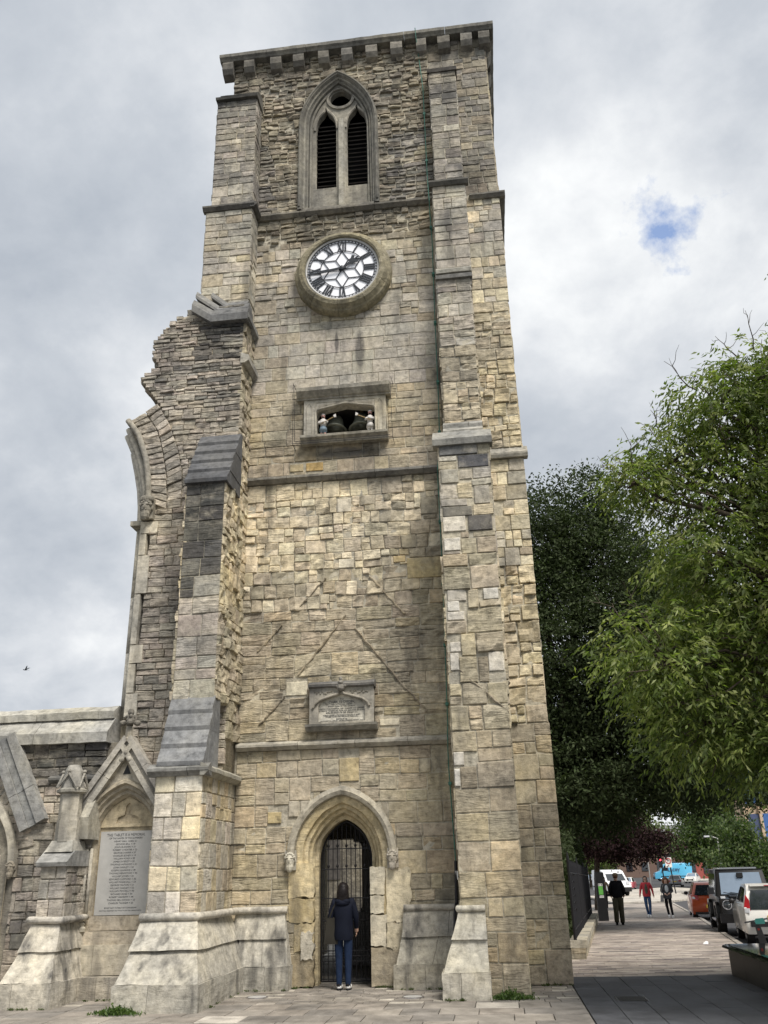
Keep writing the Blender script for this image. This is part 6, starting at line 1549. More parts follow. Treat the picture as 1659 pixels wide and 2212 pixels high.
def van(name, label, loc, rz, mat, L_, W_, H_, text=None, scale=1.0):
    c = thing(name, label, 'van', loc, rz, group='vans'); c.scale = (scale,) * 3; h = L_ / 2
    smooth_build(shell([(-h, .35), (-h, H_ - .08), (-h + .1, H_), (h - 2.0, H_), (h - 1.55, H_ - .12), (h - .75, H_ * .56), (h - .1, H_ * .47), (h, .75), (h, .35)], lambda z: W_ / 2 - .06 * max(0, z - 1.2), .07), 'body', mat, c)
    pane(c, 'windscreen', [(-W_ / 2 + .16, h - .78, H_ * .58), (W_ / 2 - .16, h - .78, H_ * .58), (W_ / 2 - .22, h - 1.50, H_ - .2), (-W_ / 2 + .22, h - 1.50, H_ - .2)], 'glass', .02, (0, .8, .6))
    for sx in (-1, 1):
        pane(c, 'side_window', [(sx * (W_ / 2 - .02), h - 2.15, H_ * .58), (sx * (W_ / 2 - .02), h - 1.1, H_ * .58), (sx * (W_ / 2 - .06), h - 1.6, H_ - .3), (sx * (W_ / 2 - .06), h - 2.15, H_ - .3)], 'glass', .02, (sx, 0, .05))
        blockp(c, 'headlight', sx * (W_ / 2 - .28) - .12, sx * (W_ / 2 - .28) + .12, h - .12, h + .01, .82, 1.05, 'lamp_clear')
        blockp(c, 'tail_light', sx * (W_ / 2 - .1) - .06, sx * (W_ / 2 - .1) + .06, -h - .01, -h + .05, .8, 1.4, 'tail_red')
        mb = MB(); mb.ell((sx * (W_ / 2 + .12), h - 1.15, H_ * .6), (.1, .07, .16), 8, 6); mb.build('mirror', 'black', c)
        mb = MB(); mb.box(min(sx * (W_ / 2 + .002), sx * (W_ / 2 + .012)), max(sx * (W_ / 2 + .002), sx * (W_ / 2 + .012)), -h + .3, h - .9, .62, .72); mb.build('rub_strip', 'black', c)
    wheels(c, (-h + 1.0, h - .95), .33, .22, W_ / 2 - .12)
    blockp(c, 'bumper', -W_ / 2 + .05, W_ / 2 - .05, h - .05, h + .06, .3, .62, 'black')
    if text:
        for sx in (-1, 1):
            Mt = Matrix.Translation((sx * (W_ / 2 + .018 - .03), h - 2.6 if sx < 0 else h - 3.9, H_ * .80)) @ Matrix(((0, 0, sx, 0), (-sx * -1 * (1 if sx > 0 else 1), 0, 0, 0), (0, 1, 0, 0), (0, 0, 0, 1)))
            Mt = Matrix.Translation((sx * (W_ / 2 + .0), h - 2.9, H_ * .82)) @ (Matrix(((0, 0, 1, 0), (1, 0, 0, 0), (0, 1, 0, 0), (0, 0, 0, 1))) if sx > 0 else Matrix(((0, 0, -1, 0), (-1, 0, 0, 0), (0, 1, 0, 0), (0, 0, 0, 1))))
            text_obj('lettering', text, .85, Mt, 'bldg_navy', c, ext=.01)
        for yy in (-1.6, -.2, 1.0):
            mb = MB(); mb.tube([(-W_ / 2 + .1, yy, H_ + .12), (W_ / 2 - .1, yy, H_ + .12)], .03, 6); mb.build('roof_bar', 'chrome', c)
    return c
van('delivery_van', 'sky blue van lettered Lacey crossing the far end of the street', (28.9, 135.5, gz(135) - .12), HD + math.pi / 2 + .12, 'van_blue', 5.7, 1.95, 2.55, 'Lacey')
van('parked_van', 'white van standing behind the man in the cap', (11.1, 61.5, gz(61)), HD + math.pi + .35, 'van_white', 4.3, 1.8, 1.9)

# ============================================================ PEOPLE
def person(label, loc, rz, h, mats, arms, legs, lean=0.0, bulk=1.0, head_turn=0.0, extra=None):
    """arms = {'L':(elbow,wrist),'R':...}, legs = {'L':(knee,ankle),...}: joints as fractions of the height, figure faces -y"""
    root = thing('person', label, 'person', loc, rz)
    J = {'pelvis': (0, 0, .525), 'spine': (0, lean * .4, .62), 'chest': (0, lean * .8, .735), 'neck': (0, lean, .835), 'jaw': (0, lean - .012, .872), 'skull': (0, lean - .002, .935), 'crown': (0, lean + .004, .962)}
    rad = {'pelvis': (.082 * bulk, .062 * bulk), 'spine': (.076 * bulk, .056 * bulk), 'chest': (.088 * bulk, .060 * bulk), 'neck': (.034, .034), 'jaw': (.040, .046), 'skull': (.050, .058), 'crown': (.032, .036)}
    E_ = [('pelvis', 'spine', 0), ('spine', 'chest', 0), ('chest', 'neck', 0), ('neck', 'jaw', 2), ('jaw', 'skull', 2), ('skull', 'crown', 2)]
    for s_, sx in (('L', 1), ('R', -1)):
        J['sh' + s_] = (sx * .098, lean * .9, .805); el, wr = arms[s_]; J['el' + s_] = el; J['wr' + s_] = wr
        d = (Vector(wr) - Vector(el)).normalized(); J['ha' + s_] = tuple(Vector(wr) + d * .045)
        J['hip' + s_] = (sx * .048, 0, .50); kn, an = legs[s_]; J['kn' + s_] = kn; J['an' + s_] = an; J['he' + s_] = (an[0], an[1] + .008, .022); J['to' + s_] = (an[0] * 1.08, an[1] - .085, .018)
        rad.update({'sh' + s_: (.040 * bulk, .042 * bulk), 'el' + s_: (.030 * bulk, .030 * bulk), 'wr' + s_: (.021, .021), 'ha' + s_: (.012, .022), 'hip' + s_: (.054, .058), 'kn' + s_: (.038, .040), 'an' + s_: (.029, .031), 'he' + s_: (.024, .024), 'to' + s_: (.023, .017)})
        E_ += [('chest', 'sh' + s_, 0), ('sh' + s_, 'el' + s_, 0), ('el' + s_, 'wr' + s_, 0), ('wr' + s_, 'ha' + s_, 2), ('pelvis', 'hip' + s_, 1), ('hip' + s_, 'kn' + s_, 1), ('kn' + s_, 'an' + s_, 1), ('an' + s_, 'he' + s_, 3), ('he' + s_, 'to' + s_, 3)]
    names = list(J); idx = {n: i for i, n in enumerate(names)}
    V = [Vector(J[n]) * h for n in names]; Rr = [rad[n] for n in names]; edges = [(idx[a], idx[b]) for a, b, _ in E_]; bones = [(V[idx[a]], V[idx[b]], m) for a, b, m in E_]; roots = [idx['pelvis']]
    for s_, sx in (('L', 1), ('R', -1)):      # five fingers rooted in the palm
        hp = Vector(J['ha' + s_]); d = (hp - Vector(J['wr' + s_])).normalized(); side = Vector((0, 1, 0)); side = (side - d * side.dot(d)).normalized()
        for k, (o, ln) in enumerate(((-.016, .030), (-.006, .040), (.004, .043), (.013, .038), (-.022, .022))):
            b0 = hp + side * o * .9 - (d * .018 if k == 4 else d * 0); cu = Vector((-sx * .010, 0, 0)) if abs(d.z) > .5 else Vector((0, 0, -.01))
            dd = (d + side * (-.7 if k == 4 else o * 4)).normalized(); p1 = b0 + dd * ln * .55; p2 = b0 + dd * ln + cu
            i0 = len(V); V += [b0 * h, p1 * h, p2 * h]; Rr += [(.0062, .0062), (.0056, .0056), (.0045, .0045)]; edges += [(i0, i0 + 1), (i0 + 1, i0 + 2)]; roots.append(i0)
            bones.append((b0 * h, p2 * h, 2))
    me = bpy.data.meshes.new('body'); me.from_pydata(V, edges, []); o = bpy.data.objects.new('body', me); C.objects.link(o)
    sk = o.modifiers.new('skin', 'SKIN')
    if not me.skin_vertices: me.skin_vertices.new()
    for i, sv in enumerate(me.skin_vertices[0].data): sv.radius = (Rr[i][0] * h, Rr[i][1] * h); sv.use_root = i in roots
    sk.use_smooth_shade = True
    sb = o.modifiers.new('sub', 'SUBSURF'); sb.levels = 2; sb.render_levels = 2
    m2 = to_mesh(o); m2.materials.clear(); mi = []
    for p in m2.polygons:
        c = p.center; best = 9; bm_ = 0
        for a, b, m in bones:
            ab = b - a; t = max(0, min(1, (c - a).dot(ab) / ab.length_squared)); d = (c - a - ab * t).length
            if d < best: best, bm_ = d, m
        mi.append(bm_)
    finish('body', m2, None, root, mats=mats, midx=mi, smooth=True)
    return root, J
def ell_part(root, name, mat, blobs, jit=0.0):
    mb = MB()
    for c, r in blobs: mb.ell(c, r, 14, 10)
    if jit: mb.jitter(jit, 14)
    return mb.build(name, mat, root, smooth=True)
def skirt(root, name, mat, h, levels, n=20, split=None):
    """garment shell: levels = [(z, rx, ry, cy)]"""
    mb = MB(); rings = []
    for z, rx, ry, cy in levels: rings.append([(rx * h * math.cos(a * 2 * math.pi / n), cy * h + ry * h * math.sin(a * 2 * math.pi / n), z * h) for a in range(n)])
    mb.loft(rings, closed=True); mb.jitter(.006, 9); return mb.build(name, mat, root, smooth=True)
def shoes(root, h, legs, mat, sole='white_shoe'):
    for s_ in 'LR':
        x, y, z = legs[s_][1]
        mb = MB(); mb.ell((x * h, (y - .035) * h, .026 * h + (z - .04) * h), (.030 * h, .078 * h, .030 * h), 12, 8); mb.v[:] = [Vector((p.x, p.y, max(p.z, .004))) for p in mb.v]; mb.build('shoe', mat, root, smooth=True)
        mb = MB(); mb.ell((x * h, (y - .035) * h, .008 * h), (.031 * h, .080 * h, .009 * h), 12, 5); mb.build('sole', sole, root)
def face(root, h, lean, glasses=False):
    for sx in (-1, 1): ell_part(root, 'eye', 'black_cloth', [((sx * .019 * h, (lean - .058) * h, .922 * h), ((.016 if glasses else .006) * h, .006 * h, (.011 if glasses else .004) * h))])
    ell_part(root, 'nose', 'skin', [((0, (lean - .062) * h, .905 * h), (.008 * h, .012 * h, .014 * h))])
    ell_part(root, 'mouth', 'tail_red', [((0, (lean - .056) * h, .882 * h), (.014 * h, .004 * h, .004 * h))])
# woman at the gate, seen from behind
h = 1.63; LG = {'L': ((.048, -.004, .28), (.046, .0, .045)), 'R': ((-.048, -.004, .28), (-.046, .0, .045))}
w, J = person('woman in dark navy hooded jacket and jeans standing at the iron gate', (-.285, -.30, 0), math.pi, h, ['navy', 'denim', 'skin', 'black_cloth'], {'L': ((.135, .01, .66), (.148, -.01, .53)), 'R': ((-.135, .0, .66), (-.128, -.05, .56))}, LG, lean=.0, bulk=1.12)
skirt(w, 'jacket', 'navy', h, [(.455, .098, .080, .0), (.50, .105, .086, 0), (.58, .098, .080, 0), (.66, .098, .078, 0), (.74, .108, .078, 0), (.79, .105, .07, 0), (.825, .06, .055, 0), (.845, .04, .045, 0)])
ell_part(w, 'hood', 'navy', [((0, .05 * h, .80 * h), (.075 * h, .04 * h, .035 * h)), ((.03 * h, .045 * h, .815 * h), (.05 * h, .04 * h, .03 * h)), ((-.03 * h, .045 * h, .815 * h), (.05 * h, .04 * h, .03 * h))])
ell_part(w, 'hair', 'hair_black', [((0, .010 * h, .935 * h), (.060 * h, .066 * h, .066 * h)), ((0, .035 * h, .89 * h), (.064 * h, .05 * h, .09 * h)), ((0, .045 * h, .85 * h), (.062 * h, .036 * h, .075 * h)), ((.03 * h, .03 * h, .86 * h), (.036 * h, .045 * h, .08 * h)), ((-.03 * h, .03 * h, .86 * h), (.036 * h, .045 * h, .08 * h))], .004)
shoes(w, h, LG, 'white_shoe', 'black_cloth'); 
ell_part(w, 'heel_tab', 'black_cloth', [((sx * .046 * h, .03 * h, .045 * h), (.016 * h, .012 * h, .018 * h)) for sx in (-1, 1)])
BG = thing('tote_bag', 'olive grey tote bag hanging from the shoulder of the woman at the gate', 'bag', (-.285 - .20, -.33, .68))
mb = MB(); mb.frustum((-.12, .12, -.05, .05), (-.07, .11, -.035, .035), 0.0, .40); mb.jitter(.012, 8); mb.build('bag_body', 'bag_olive', BG)
mb = MB()
for yy in (-.03, .04): mb.tube([(-.03, yy, .39), (.04, yy * 1.4, .55), (.10, yy * 1.5 + .01, .645), (.06, yy, .60)], .013, 5)
mb.build('strap', 'bag_olive', BG)
# man walking away
h = 1.78; LG = {'L': ((.055, .02, .285), (.065, .055, .055)), 'R': ((-.05, -.05, .285), (-.05, .01, .05))}
m, J = person('man in dark jacket, khaki trousers and cap walking away along the pavement', (6.62, 19.95, gz(19.95)), math.pi + HD, h, ['black_cloth', 'khaki', 'skin', 'black_cloth'], {'L': ((.15, .03, .65), (.13, -.03, .56)), 'R': ((-.15, .03, .65), (-.13, -.03, .56))}, LG, lean=-.03, bulk=1.22)
for r_ in (m,): r_.rotation_euler = (0, 0, math.pi + HD)
skirt(m, 'jacket', 'black_cloth', h, [(.52, .098, .080, 0), (.56, .116, .092, 0), (.66, .122, .088, -.012), (.74, .126, .084, -.02), (.80, .112, .07, -.025), (.84, .05, .05, -.03)])
for s_ in 'LR':
    a, b, c_ = Vector((.05 if s_ == 'L' else -.05, 0, .50)) * h, Vector(LG[s_][0]) * h, Vector(LG[s_][1]) * h
    mb = MB(); mb.tube([a, b, c_ + Vector((0, 0, .0))], [.085 * h * .82, .055 * h, .046 * h], 12); mb.build('trouser_leg', 'khaki', m, smooth=True)
ell_part(m, 'cap', 'cap', [((0, -.03 * h, .955 * h), (.060 * h, .066 * h, .042 * h)), ((0, -.09 * h, .94 * h), (.045 * h, .05 * h, .008 * h))]); ell_part(m, 'hair', 'hair_brown', [((0, -.015 * h, .92 * h), (.054 * h, .058 * h, .035 * h))])
shoes(m, h, LG, 'black_cloth', 'black_cloth')
# woman in red jacket, walking towards the camera
h = 1.66; LG = {'L': ((.05, -.04, .285), (.03, -.03, .05)), 'R': ((-.045, -.02, .285), (-.015, .05, .06))}
m, J = person('woman in red jacket and blue jeans with sunglasses walking towards us', (8.65, 26.5, gz(26.5)), HD, h, ['red_jacket', 'denim_mid', 'skin', 'white_shoe'], {'L': ((.15, .02, .655), (.165, -.02, .535)), 'R': ((-.15, .02, .655), (-.175, -.02, .535))}, LG, bulk=1.06)
skirt(m, 'jacket', 'red_jacket', h, [(.50, .100, .080, .01), (.56, .108, .084, .01), (.66, .100, .078, .008), (.75, .108, .076, .005), (.80, .1, .066, .003), (.84, .05, .05, .0)])
ell_part(m, 'top', 'olive', [((0, -.046 * h, .67 * h), (.048 * h, .040 * h, .15 * h))])
ell_part(m, 'hair', 'hair_black', [((0, .02 * h, .94 * h), (.060 * h, .056 * h, .058 * h)), ((.035 * h, .02 * h, .86 * h), (.030 * h, .04 * h, .085 * h)), ((-.035 * h, .02 * h, .86 * h), (.030 * h, .04 * h, .085 * h))], .004); face(m, h, 0, True); shoes(m, h, LG, 'white_shoe')
# woman in grey cardigan
h = 1.58; LG = {'L': ((.055, -.04, .285), (.075, -.045, .05)), 'R': ((-.045, 0, .285), (-.02, .03, .06))}
m, J = person('woman with curly hair in grey cardigan, black trousers and white trainers', (9.4, 25.8, gz(25.8)), HD, h, ['grey_knit', 'black_cloth', 'skin', 'white_shoe'], {'L': ((.15, -.01, .65), (.06, -.11, .60)), 'R': ((-.15, -.01, .65), (-.06, -.11, .59))}, LG, bulk=1.08)
skirt(m, 'cardigan', 'grey_knit', h, [(.47, .105, .080, .01), (.54, .118, .086, .01), (.64, .112, .080, .008), (.75, .112, .076, .005), (.80, .1, .066, .003), (.84, .05, .05, .0)])
ell_part(m, 'top', 'pale_top', [((0, -.052 * h, .71 * h), (.050 * h, .042 * h, .10 * h))])
ell_part(m, 'hair', 'hair_brown', [((0, .02 * h, .945 * h), (.074 * h, .062 * h, .06 * h)), ((.055 * h, .01 * h, .90 * h), (.04 * h, .045 * h, .07 * h)), ((-.055 * h, .01 * h, .90 * h), (.04 * h, .045 * h, .07 * h)), ((0, .05 * h, .88 * h), (.07 * h, .04 * h, .08 * h))], .02); face(m, h, 0); shoes(m, h, LG, 'white_shoe')
BG = thing('shoulder_bag', 'pale grey shoulder bag carried by the woman in the grey cardigan', 'bag', (9.4 - .23, 25.75, gz(25.8) + .62), HD)
mb = MB(); mb.frustum((-.09, .06, -.06, .06), (-.06, .05, -.04, .04), 0, .26); mb.jitter(.01, 9); mb.build('bag_body', 'grey_stone', BG)
mb = MB(); mb.tube([(-.02, 0, .25), (.03, 0, .5), (.10, 0, .66)], .012, 5); mb.build('strap', 'grey_stone', BG)
# passer-by partly hidden behind the man
h = 1.62; LG = {'L': ((.05, -.03, .285), (.045, -.02, .05)), 'R': ((-.045, .0, .285), (-.045, .03, .06))}
m, J = person('passer-by in brown top and dark trousers half hidden behind the man', (8.05, 38.0, gz(38)), HD, h, ['cap', 'black_cloth', 'skin', 'black_cloth'], {'L': ((.14, .0, .65), (.14, -.02, .53)), 'R': ((-.14, .0, .65), (-.14, -.02, .53))}, LG)
ell_part(m, 'hair', 'hair_black', [((0, .02 * h, .94 * h), (.060 * h, .056 * h, .058 * h)), ((0, .035 * h, .87 * h), (.06 * h, .035 * h, .08 * h))]); face(m, h, 0)

# ============================================================ TREES AND PLANTS
rng = np.random.default_rng(3)
def leaves(name, P, D, L_, Wd, cols, mat, parent, droop=.0):
    """diamond leaves: P positions, D directions (n,3), L_ lengths, Wd widths"""
    n = len(P); D = D / (np.linalg.norm(D, axis=1, keepdims=True) + 1e-9)
    rnd = rng.normal(size=(n, 3)); S_ = np.cross(D, rnd); S_ /= (np.linalg.norm(S_, axis=1, keepdims=True) + 1e-9); N_ = np.cross(S_, D)
    v = np.empty((n, 4, 3), np.float32)
    v[:, 0] = P; v[:, 2] = P + D * L_[:, None]; mid = P + D * (L_ * .45)[:, None] + N_ * (L_ * .10)[:, None]
    v[:, 1] = mid + S_ * (Wd / 2)[:, None]; v[:, 3] = mid - S_ * (Wd / 2)[:, None]
    me = bpy.data.meshes.new(name); me.vertices.add(4 * n); me.vertices.foreach_set('co', v.ravel())
    me.loops.add(4 * n); me.loops.foreach_set('vertex_index', np.arange(4 * n, dtype=np.int32))
    me.polygons.add(n); me.polygons.foreach_set('loop_start', np.arange(0, 4 * n, 4, dtype=np.int32)); me.polygons.foreach_set('loop_total', np.full(n, 4, np.int32))
    me.update(calc_edges=True); me.validate()
    c = np.ones((n, 4, 4), np.float32); c[:, :, :3] = cols[:, None, :]
    return finish(name, me, mat, parent, cols=c.reshape(-1, 4))
def limb(mb, a, b, r0, r1, sag=.0, n=6, wob=.12):
    a, b = Vector(a), Vector(b); L_ = (b - a).length; pts = []; rr = []
    for i in range(n + 1):
        t = i / n; p = a.lerp(b, t) + Vector((0, 0, sag * L_ * math.sin(math.pi * t)))
        if 0 < i < n: p += Vector((ru(-1, 1), ru(-1, 1), ru(-1, 1))) * wob * L_ / n
        pts.append(p); rr.append(r0 + (r1 - r0) * t)
    mb.tube(pts, rr, 7 if r0 > .05 else 5, False); return pts
def tree(name, label, base, lobes, n_leaf, leaf_l, leaf_w, pal, mat, trunk_r=.25, fork=None, group='street trees', hang=0.3, twigs=10, surf=.55, cat='tree'):
    t = thing(name, label, cat, base, group=group, world=True)
    mb = MB(); base = Vector(base); fork = Vector(fork) if fork else base + Vector((0, 0, max(1.2, (min(l[2] for l in lobes) - base.z) * .8)))
    limb(mb, base - Vector((0, 0, .1)), fork, trunk_r, trunk_r * .75, n=6, wob=.1)
    P, D, tot = [], [], sum(l[3] ** 3 for l in lobes)
    for l in lobes:
        c = Vector(l[:3]); r = l[3]; rz_ = l[4] if len(l) > 4 else .8
        limb(mb, fork, c, trunk_r * .5 * min(1, r), .025, sag=.08, n=7, wob=.25)
        for k in range(twigs):
            d = Vector(rng.normal(size=3)); d.normalize(); d.z *= rz_; limb(mb, c - d * r * .2, c + d * r * .93, .022, .006, n=4, wob=.3)
        m = int(n_leaf * r ** 3 / tot)
        u = rng.normal(size=(m, 3)); u /= np.linalg.norm(u, axis=1, keepdims=True)
        rad = r * (1 - surf * rng.random(m) ** 1.6) * (1 + .22 * np.sin(u[:, 0] * 5 + l[0]) * np.cos(u[:, 1] * 4 + l[1] * 3) + .12 * np.sin(u[:, 2] * 9 + u[:, 0] * 7))
        q = u * rad[:, None]; q[:, 2] *= rz_
        # gather leaves into sprays so that gaps remain
        cl = max(4, m // 55); ctr = q[rng.integers(0, m, cl)]
        q = ctr[rng.integers(0, cl, m)] * 1.0 + rng.normal(size=(m, 3)) * (leaf_l * 2.0, leaf_l * 2.0, leaf_l * 1.0)
        P.append(q + np.array(c)); dd = u * .5 + rng.normal(size=(m, 3)) * .5; dd[:, 2] -= hang; D.append(dd)
    mb.build('trunk', 'bark', t, smooth=True)
    P, D = np.vstack(P), np.vstack(D); n = len(P)
    pc = np.array(pal)[rng.integers(0, len(pal), n)] * rng.uniform(.75, 1.25, (n, 1))
    leaves('crown', P.astype(np.float32), D, leaf_l * rng.uniform(.7, 1.2, n), leaf_w * rng.uniform(.75, 1.2, n), pc, mat, t)
    return t
random.seed(121)
LIGHT = [(.165, .210, .055), (.125, .170, .043), (.20, .24, .068), (.10, .138, .037), (.24, .27, .09)]
def drooping_tree(name, label, base, fork, lobes, n_spray, pal, mat, trunk_r):
    """branches carrying hanging sprays of long leaflets"""
    t = thing(name, label, 'tree', base, group='street trees', world=True)
    mb = MB(); fork = Vector(fork); limb(mb, Vector(base) - Vector((0, 0, .1)), fork, trunk_r, trunk_r * .8)
    tips = []; tot = sum(l[3] ** 2 for l in lobes)
    for l in lobes:
        c = Vector(l[:3]); r = l[3]; rz_ = l[4]
        pp = limb(mb, fork, c, trunk_r * .55, .022, sag=.1, n=8, wob=.25)
        for k in range(5):
            d = Vector(rng.normal(size=3)); d.normalize(); limb(mb, pp[4 + k % 4], c + d * r * .9, .03, .006, sag=.05, n=6, wob=.3)
        m = int(n_spray * r ** 2 / tot)
        for k in range(max(6, int(r * 14))):
            d = Vector(rng.normal(size=3)); d.normalize(); d.z *= rz_
            limb(mb, c - d * r * .15, c + d * r * .96, .016, .004, n=4, wob=.3)
        u = rng.normal(size=(m, 3)); u /= np.linalg.norm(u, axis=1, keepdims=True)
        rad = r * (1 - .75 * rng.random(m) ** 1.5) * (1 + .2 * np.sin(u[:, 0] * 5 + l[0] * 3) * np.cos(u[:, 1] * 4 + l[2]))
        q = u * rad[:, None]; q[:, 2] *= rz_
        tips.append((q + np.array(c), u))
    for k in range(26):
        l = lobes[k % 9]; c = Vector(l[:3]); d = Vector((ru(-1, .3), ru(-.6, .6), ru(.3, 1.2))).normalized(); e = c + d * l[3] * ru(1.15, 1.5)
        pp = limb(mb, c + d * l[3] * .6, e, .012, .003, n=5, wob=.3)
        for q in range(3): limb(mb, pp[2 + q], pp[2 + q] + Vector((ru(-1, 1), ru(-1, 1), ru(.2, 1))) * .25, .006, .002, n=3, wob=.3)
    mb.build('trunk', 'bark', t, smooth=True)
    P0 = np.vstack([a for a, _ in tips]); U0 = np.vstack([b for _, b in tips]); n = len(P0); K_ = 10
    out = U0 * (1, 1, .25) + rng.normal(size=(n, 3)) * .6; out[:, 2] -= .05; out /= np.linalg.norm(out, axis=1, keepdims=True)
    sl = rng.uniform(.18, .55, n); P, D = [], []
    side = np.cross(out, (0, 0, 1.)); side /= (np.linalg.norm(side, axis=1, keepdims=True) + 1e-6)
    tint = np.array(pal)[rng.integers(0, len(pal), n)]; Cc = []
    for k in range(K_):
        f = (k + .5) / K_; p = P0 + out * (sl * f)[:, None]; p[:, 2] -= sl * f * f * rng.uniform(.2, .7, n)
        sg = (1 if k % 2 else -1); d = out * .6 + side * sg * .55 + rng.normal(size=(n, 3)) * .28; d[:, 2] -= .65
        P.append(p); D.append(d); Cc.append(tint * rng.uniform(.6, 1.35, (n, 1)))
    P, D, Cc = np.vstack(P), np.vstack(D), np.vstack(Cc); n = len(P)
    leaves('crown', P.astype(np.float32), D, rng.uniform(.06, .145, n), rng.uniform(.022, .042, n), Cc, mat, t)
drooping_tree('street_tree', 'bright green tree with drooping leaves at the right edge', (9.2, -4.2, 0), (9.0, -4.1, 3.2),
     [(4.85, -4.1, 4.35, .95, .8), (5.3, -3.9, 3.5, .8, .7), (6.2, -4.2, 3.2, .9, .65), (4.80, -3.9, 7.1, .5, .8), (5.65, -4.0, 5.7, .85, .75), (5.5, -3.5, 7.6, .7, .7), (6.2, -3.8, 8.3, .75, .8), (7.0, -3.6, 8.9, .75, .9), (6.4, -3.6, 6.7, 1.15, .8), (6.5, -4.0, 4.7, 1.3, .85), (7.4, -3.6, 7.9, 1.2, .9), (7.8, -3.8, 5.7, 1.5, .9), (7.4, -4.4, 3.6, 1.1, .7), (8.8, -2.6, 7.2, 1.7, 1.0), (8.6, -5.9, 7.6, 1.8, .9), (8.9, -5.4, 9.6, 1.7, .9), (10.4, -4.6, 6.2, 2.2, .9), (10.2, -3.4, 9.0, 2.1, 1.0), (8.3, -6.2, 5.4, 1.4, .8), (8.4, -2.8, 9.0, 1.2, 1.0), (9.3, -2.2, 5.2, 1.6, .9), (6.9, -2.2, 5.4, 1.3, .8)],  # unseen lobes on the right and nearer side added to shade the lower leaves
     24000, LIGHT, 'leaf', .16)
DARK = [(.042, .060, .026), (.055, .076, .034), (.034, .048, .020), (.072, .092, .046), (.048, .062, .032)]
tree('evergreen_oak', 'huge dark evergreen oak rising behind the churchyard railings', (3.9, 14.5, -.2),
     [(5.0, 14.5, 12.9, 2.2, .9), (6.6, 14.5, 13.6, 2.0, .9), (4.0, 14.0, 11.0, 2.2, .9), (7.2, 14.2, 11.0, 2.5, .9), (5.2, 13.6, 8.6, 2.6, .9), (8.2, 14.0, 8.2, 2.7, .9), (4.2, 14.5, 6.0, 2.4, .8), (6.8, 14.2, 6.0, 2.6, .8), (5.2, 14.0, 4.2, 1.9, .6), (7.6, 15.0, 4.4, 1.8, .55), (9.6, 15.5, 5.6, 2.2, .75), (10.6, 16.0, 8.0, 2.4, .8), (8.8, 16, 11.0, 2.2, .9), (4.2, 15, 3.4, 1.5, .7), (8.8, 18.0, 4.2, 1.6, .5), (10.4, 19.0, 4.3, 1.6, .5), (6.0, 17.0, 3.4, 1.5, .5)],
     190000, .15, .068, DARK, 'leaf_dark', .42, fork=(4.3, 14.6, 3.4), hang=.15, twigs=9, surf=.7)
tree('evergreen_oak', 'second dark evergreen tree overhanging the street behind the bright green tree', (17.0, 26.5, -.3),
     [(11.5, 23.0, 6.6, 2.4, .8), (14.0, 23.5, 6.4, 2.6, .8), (12.5, 24, 9.0, 2.8, .9), (16.0, 24, 6.6, 2.5, .8), (18.5, 25, 7.2, 2.8, .9), (15.5, 25, 10.0, 3.0, .9), (10.2, 22.8, 4.9, 1.5, .6), (13.0, 22.5, 4.6, 1.4, .5), (15.8, 23, 4.7, 1.5, .55), (18.2, 24, 4.4, 1.4, .6)],
     70000, .2, .09, DARK, 'leaf_dark', .3, fork=(16.6, 26, 4.2), hang=.3, twigs=8, surf=.75)
PLUM = [(.028, .015, .017), (.020, .011, .013), (.040, .022, .024), (.026, .018, .014)]
tree('plum_tree', 'small purple leaved plum tree overhanging the pavement', (7.4, 36, -.34), [(8.0, 34.5, 2.9, 1.5, .55), (9.4, 35, 2.7, 1.5, .5), (6.6, 34, 3.2, 1.5, .7), (10.6, 35.5, 2.9, 1.2, .5), (8.6, 35.5, 3.8, 1.7, .7)], 22000, .16, .09, PLUM, 'leaf_dark', .2, fork=(7.6, 35.8, 2.0), hang=.5, twigs=10)
FAR = [(.06, .095, .032), (.08, .115, .04), (.045, .075, .028), (.10, .13, .05)]
random.seed(131)
for lab, (x, y), hs, pal_ in (('broad green street tree behind the blue van', (24.5, 88), 1.0, FAR), ('green street tree beside the blue panelled building', (20.5, 55), .62, FAR), ('dark green tree standing in front of the red building', (32.5, 118), 1.2, FAR), ('tall far green tree at the end of the street', (18.0, 150), 1.6, FAR), ('pale green tree far down the left side of the street', (13.0, 100), .9, [(.10, .14, .045), (.13, .17, .06)]), ('far tree closing the right side of the street', (44, 160), 1.8, FAR), ('far bushy tree at the left end of the street', (6, 120), 1.5, FAR), ('tall pale tree filling the gap above the speed sign', (16.5, 108), 1.75, [(.09, .12, .05), (.12, .15, .065)])):
    s = hs; z = gz(y)
    tree('far_tree', lab, (x, y, z), [(x, y, z + 5.0 * s, 2.6 * s, .9), (x - 2.2 * s, y - .5, z + 3.8 * s, 2.0 * s, .8), (x + 2.2 * s, y - .4, z + 3.9 * s, 2.1 * s, .8), (x + .4, y - 1, z + 3.2 * s, 1.9 * s, .7), (x - .6, y, z + 6.8 * s, 2.0 * s, .9)], 9000, .34 * max(.8, s), .2 * max(.8, s), pal_, 'leaf', .18 * s, fork=(x, y, z + 1.9 * s), hang=.4, twigs=5)
n = 26000; hp = np.empty((n, 3)); tt = rng.random(n); hp[:, 1] = 5.3 + tt * 17; hp[:, 0] = 3.0 + .114 * (hp[:, 1] - 4.8) + rng.random(n) * .75; hp[:, 2] = -.2 + rng.random(n) * (2.6 + .4 * np.sin(hp[:, 1] * 1.7))
leaves('foliage', hp.astype(np.float32), rng.normal(size=(n, 3)) + (.3, -.3, -.2), rng.uniform(.1, .17, n), rng.uniform(.05, .09, n), np.array(DARK)[rng.integers(0, 5, n)] * .8, 'leaf_dark', HEDGE_LATER)
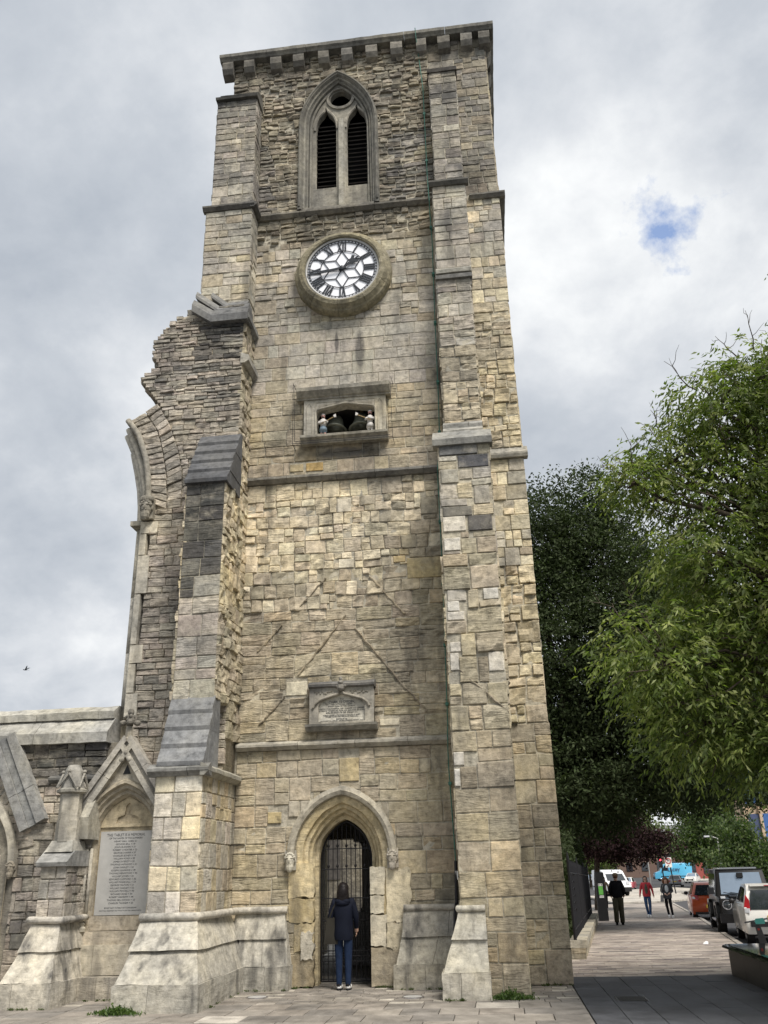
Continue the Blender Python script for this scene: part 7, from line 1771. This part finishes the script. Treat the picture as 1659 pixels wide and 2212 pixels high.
# weeds at the foot of the buttresses
for (x, y, r, lab) in ((2.42, -1.62, .24, 'patch of green weeds at the foot of the right buttress'), (-3.10, -2.82, .26, 'patch of green weeds at the foot of the left buttress')):
    n = 900; u = rng.normal(size=(n, 3)) * (r * .55, .07, .03); P_ = u + (x, y, .0); P_[:, 2] = np.abs(u[:, 2]) * (1.6 - np.abs(u[:, 0]) / r)
    D_ = rng.normal(size=(n, 3)) * .6; D_[:, 2] = np.abs(D_[:, 2]) + .3
    cc = np.array([(.07, .12, .03), (.10, .15, .04), (.05, .09, .025)])[rng.integers(0, 3, n)]
    tag(leaves('weeds', P_.astype(np.float32), D_, rng.uniform(.03, .06, n), rng.uniform(.015, .03, n), cc, 'leaf', None), lab, 'weeds', kind='stuff')
TP, TD = [], []
for (xa, ya, xb, yb) in ((-5.0, -2.30, -4.4, -2.30), (-4.3, -1.40, -3.4, -1.40), (-1.95, -2.7, -1.95, -.5), (-2.0, -.40, -1.2, -.40), (.55, -.40, 1.4, -.40), (1.42, -1.76, 2.1, -1.76), (2.72, -1.4, 2.72, -.1), (2.75, -.05, 3.45, -.05), (-1.2, -.1, -.9, .0), (.2, .0, .5, -.1)):
    for k in range(int(5 + 5 * R())):
        t = R(); m = int(rng.integers(6, 26)); q = rng.normal(size=(m, 3)) * (.022, .016, .008) + (xa + (xb - xa) * t, ya + (yb - ya) * t, .0); q[:, 2] = np.abs(q[:, 2]); TP.append(q); d = rng.normal(size=(m, 3)) * .7; d[:, 2] = np.abs(d[:, 2]) + .2; TD.append(d)
TP, TD = np.vstack(TP), np.vstack(TD); n = len(TP)
tag(leaves('wall_foot_weeds', TP.astype(np.float32), TD, rng.uniform(.02, .045, n), rng.uniform(.01, .02, n), np.array([(.07, .10, .03), (.10, .13, .045), (.06, .075, .03)])[rng.integers(0, 3, n)], 'leaf', None), 'scattered tiny weeds and moss along the foot of the walls', 'weeds', kind='stuff')
# bird in the sky
BD = thing('flying_bird', 'small dark bird flying in the sky left of the ruined wall', 'bird', (-17.9, 20, 10.44), .2); BD.scale = (.42, .42, .42)
mb = MB(); mb.ell((0, 0, 0), (.2, .06, .055), 10, 7).ell((-.2, 0, .03), (.07, .05, .05), 8, 6); mb.add([(.15, -.04, 0), (.42, -.06, -.04), (.42, .06, -.04), (.15, .04, 0)], [(0, 1, 2, 3)]); mb.build('body', 'bird_dark', BD)
mb = MB()
for sy in (-1, 1): mb.add([(-.08, sy * .04, .03), (.10, sy * .04, .03), (.26, sy * .35, .28), (.30, sy * .6, .36), (.12, sy * .3, .28)], [(0, 1, 2, 3, 4)])
mb.build('wing', 'bird_dark', BD)
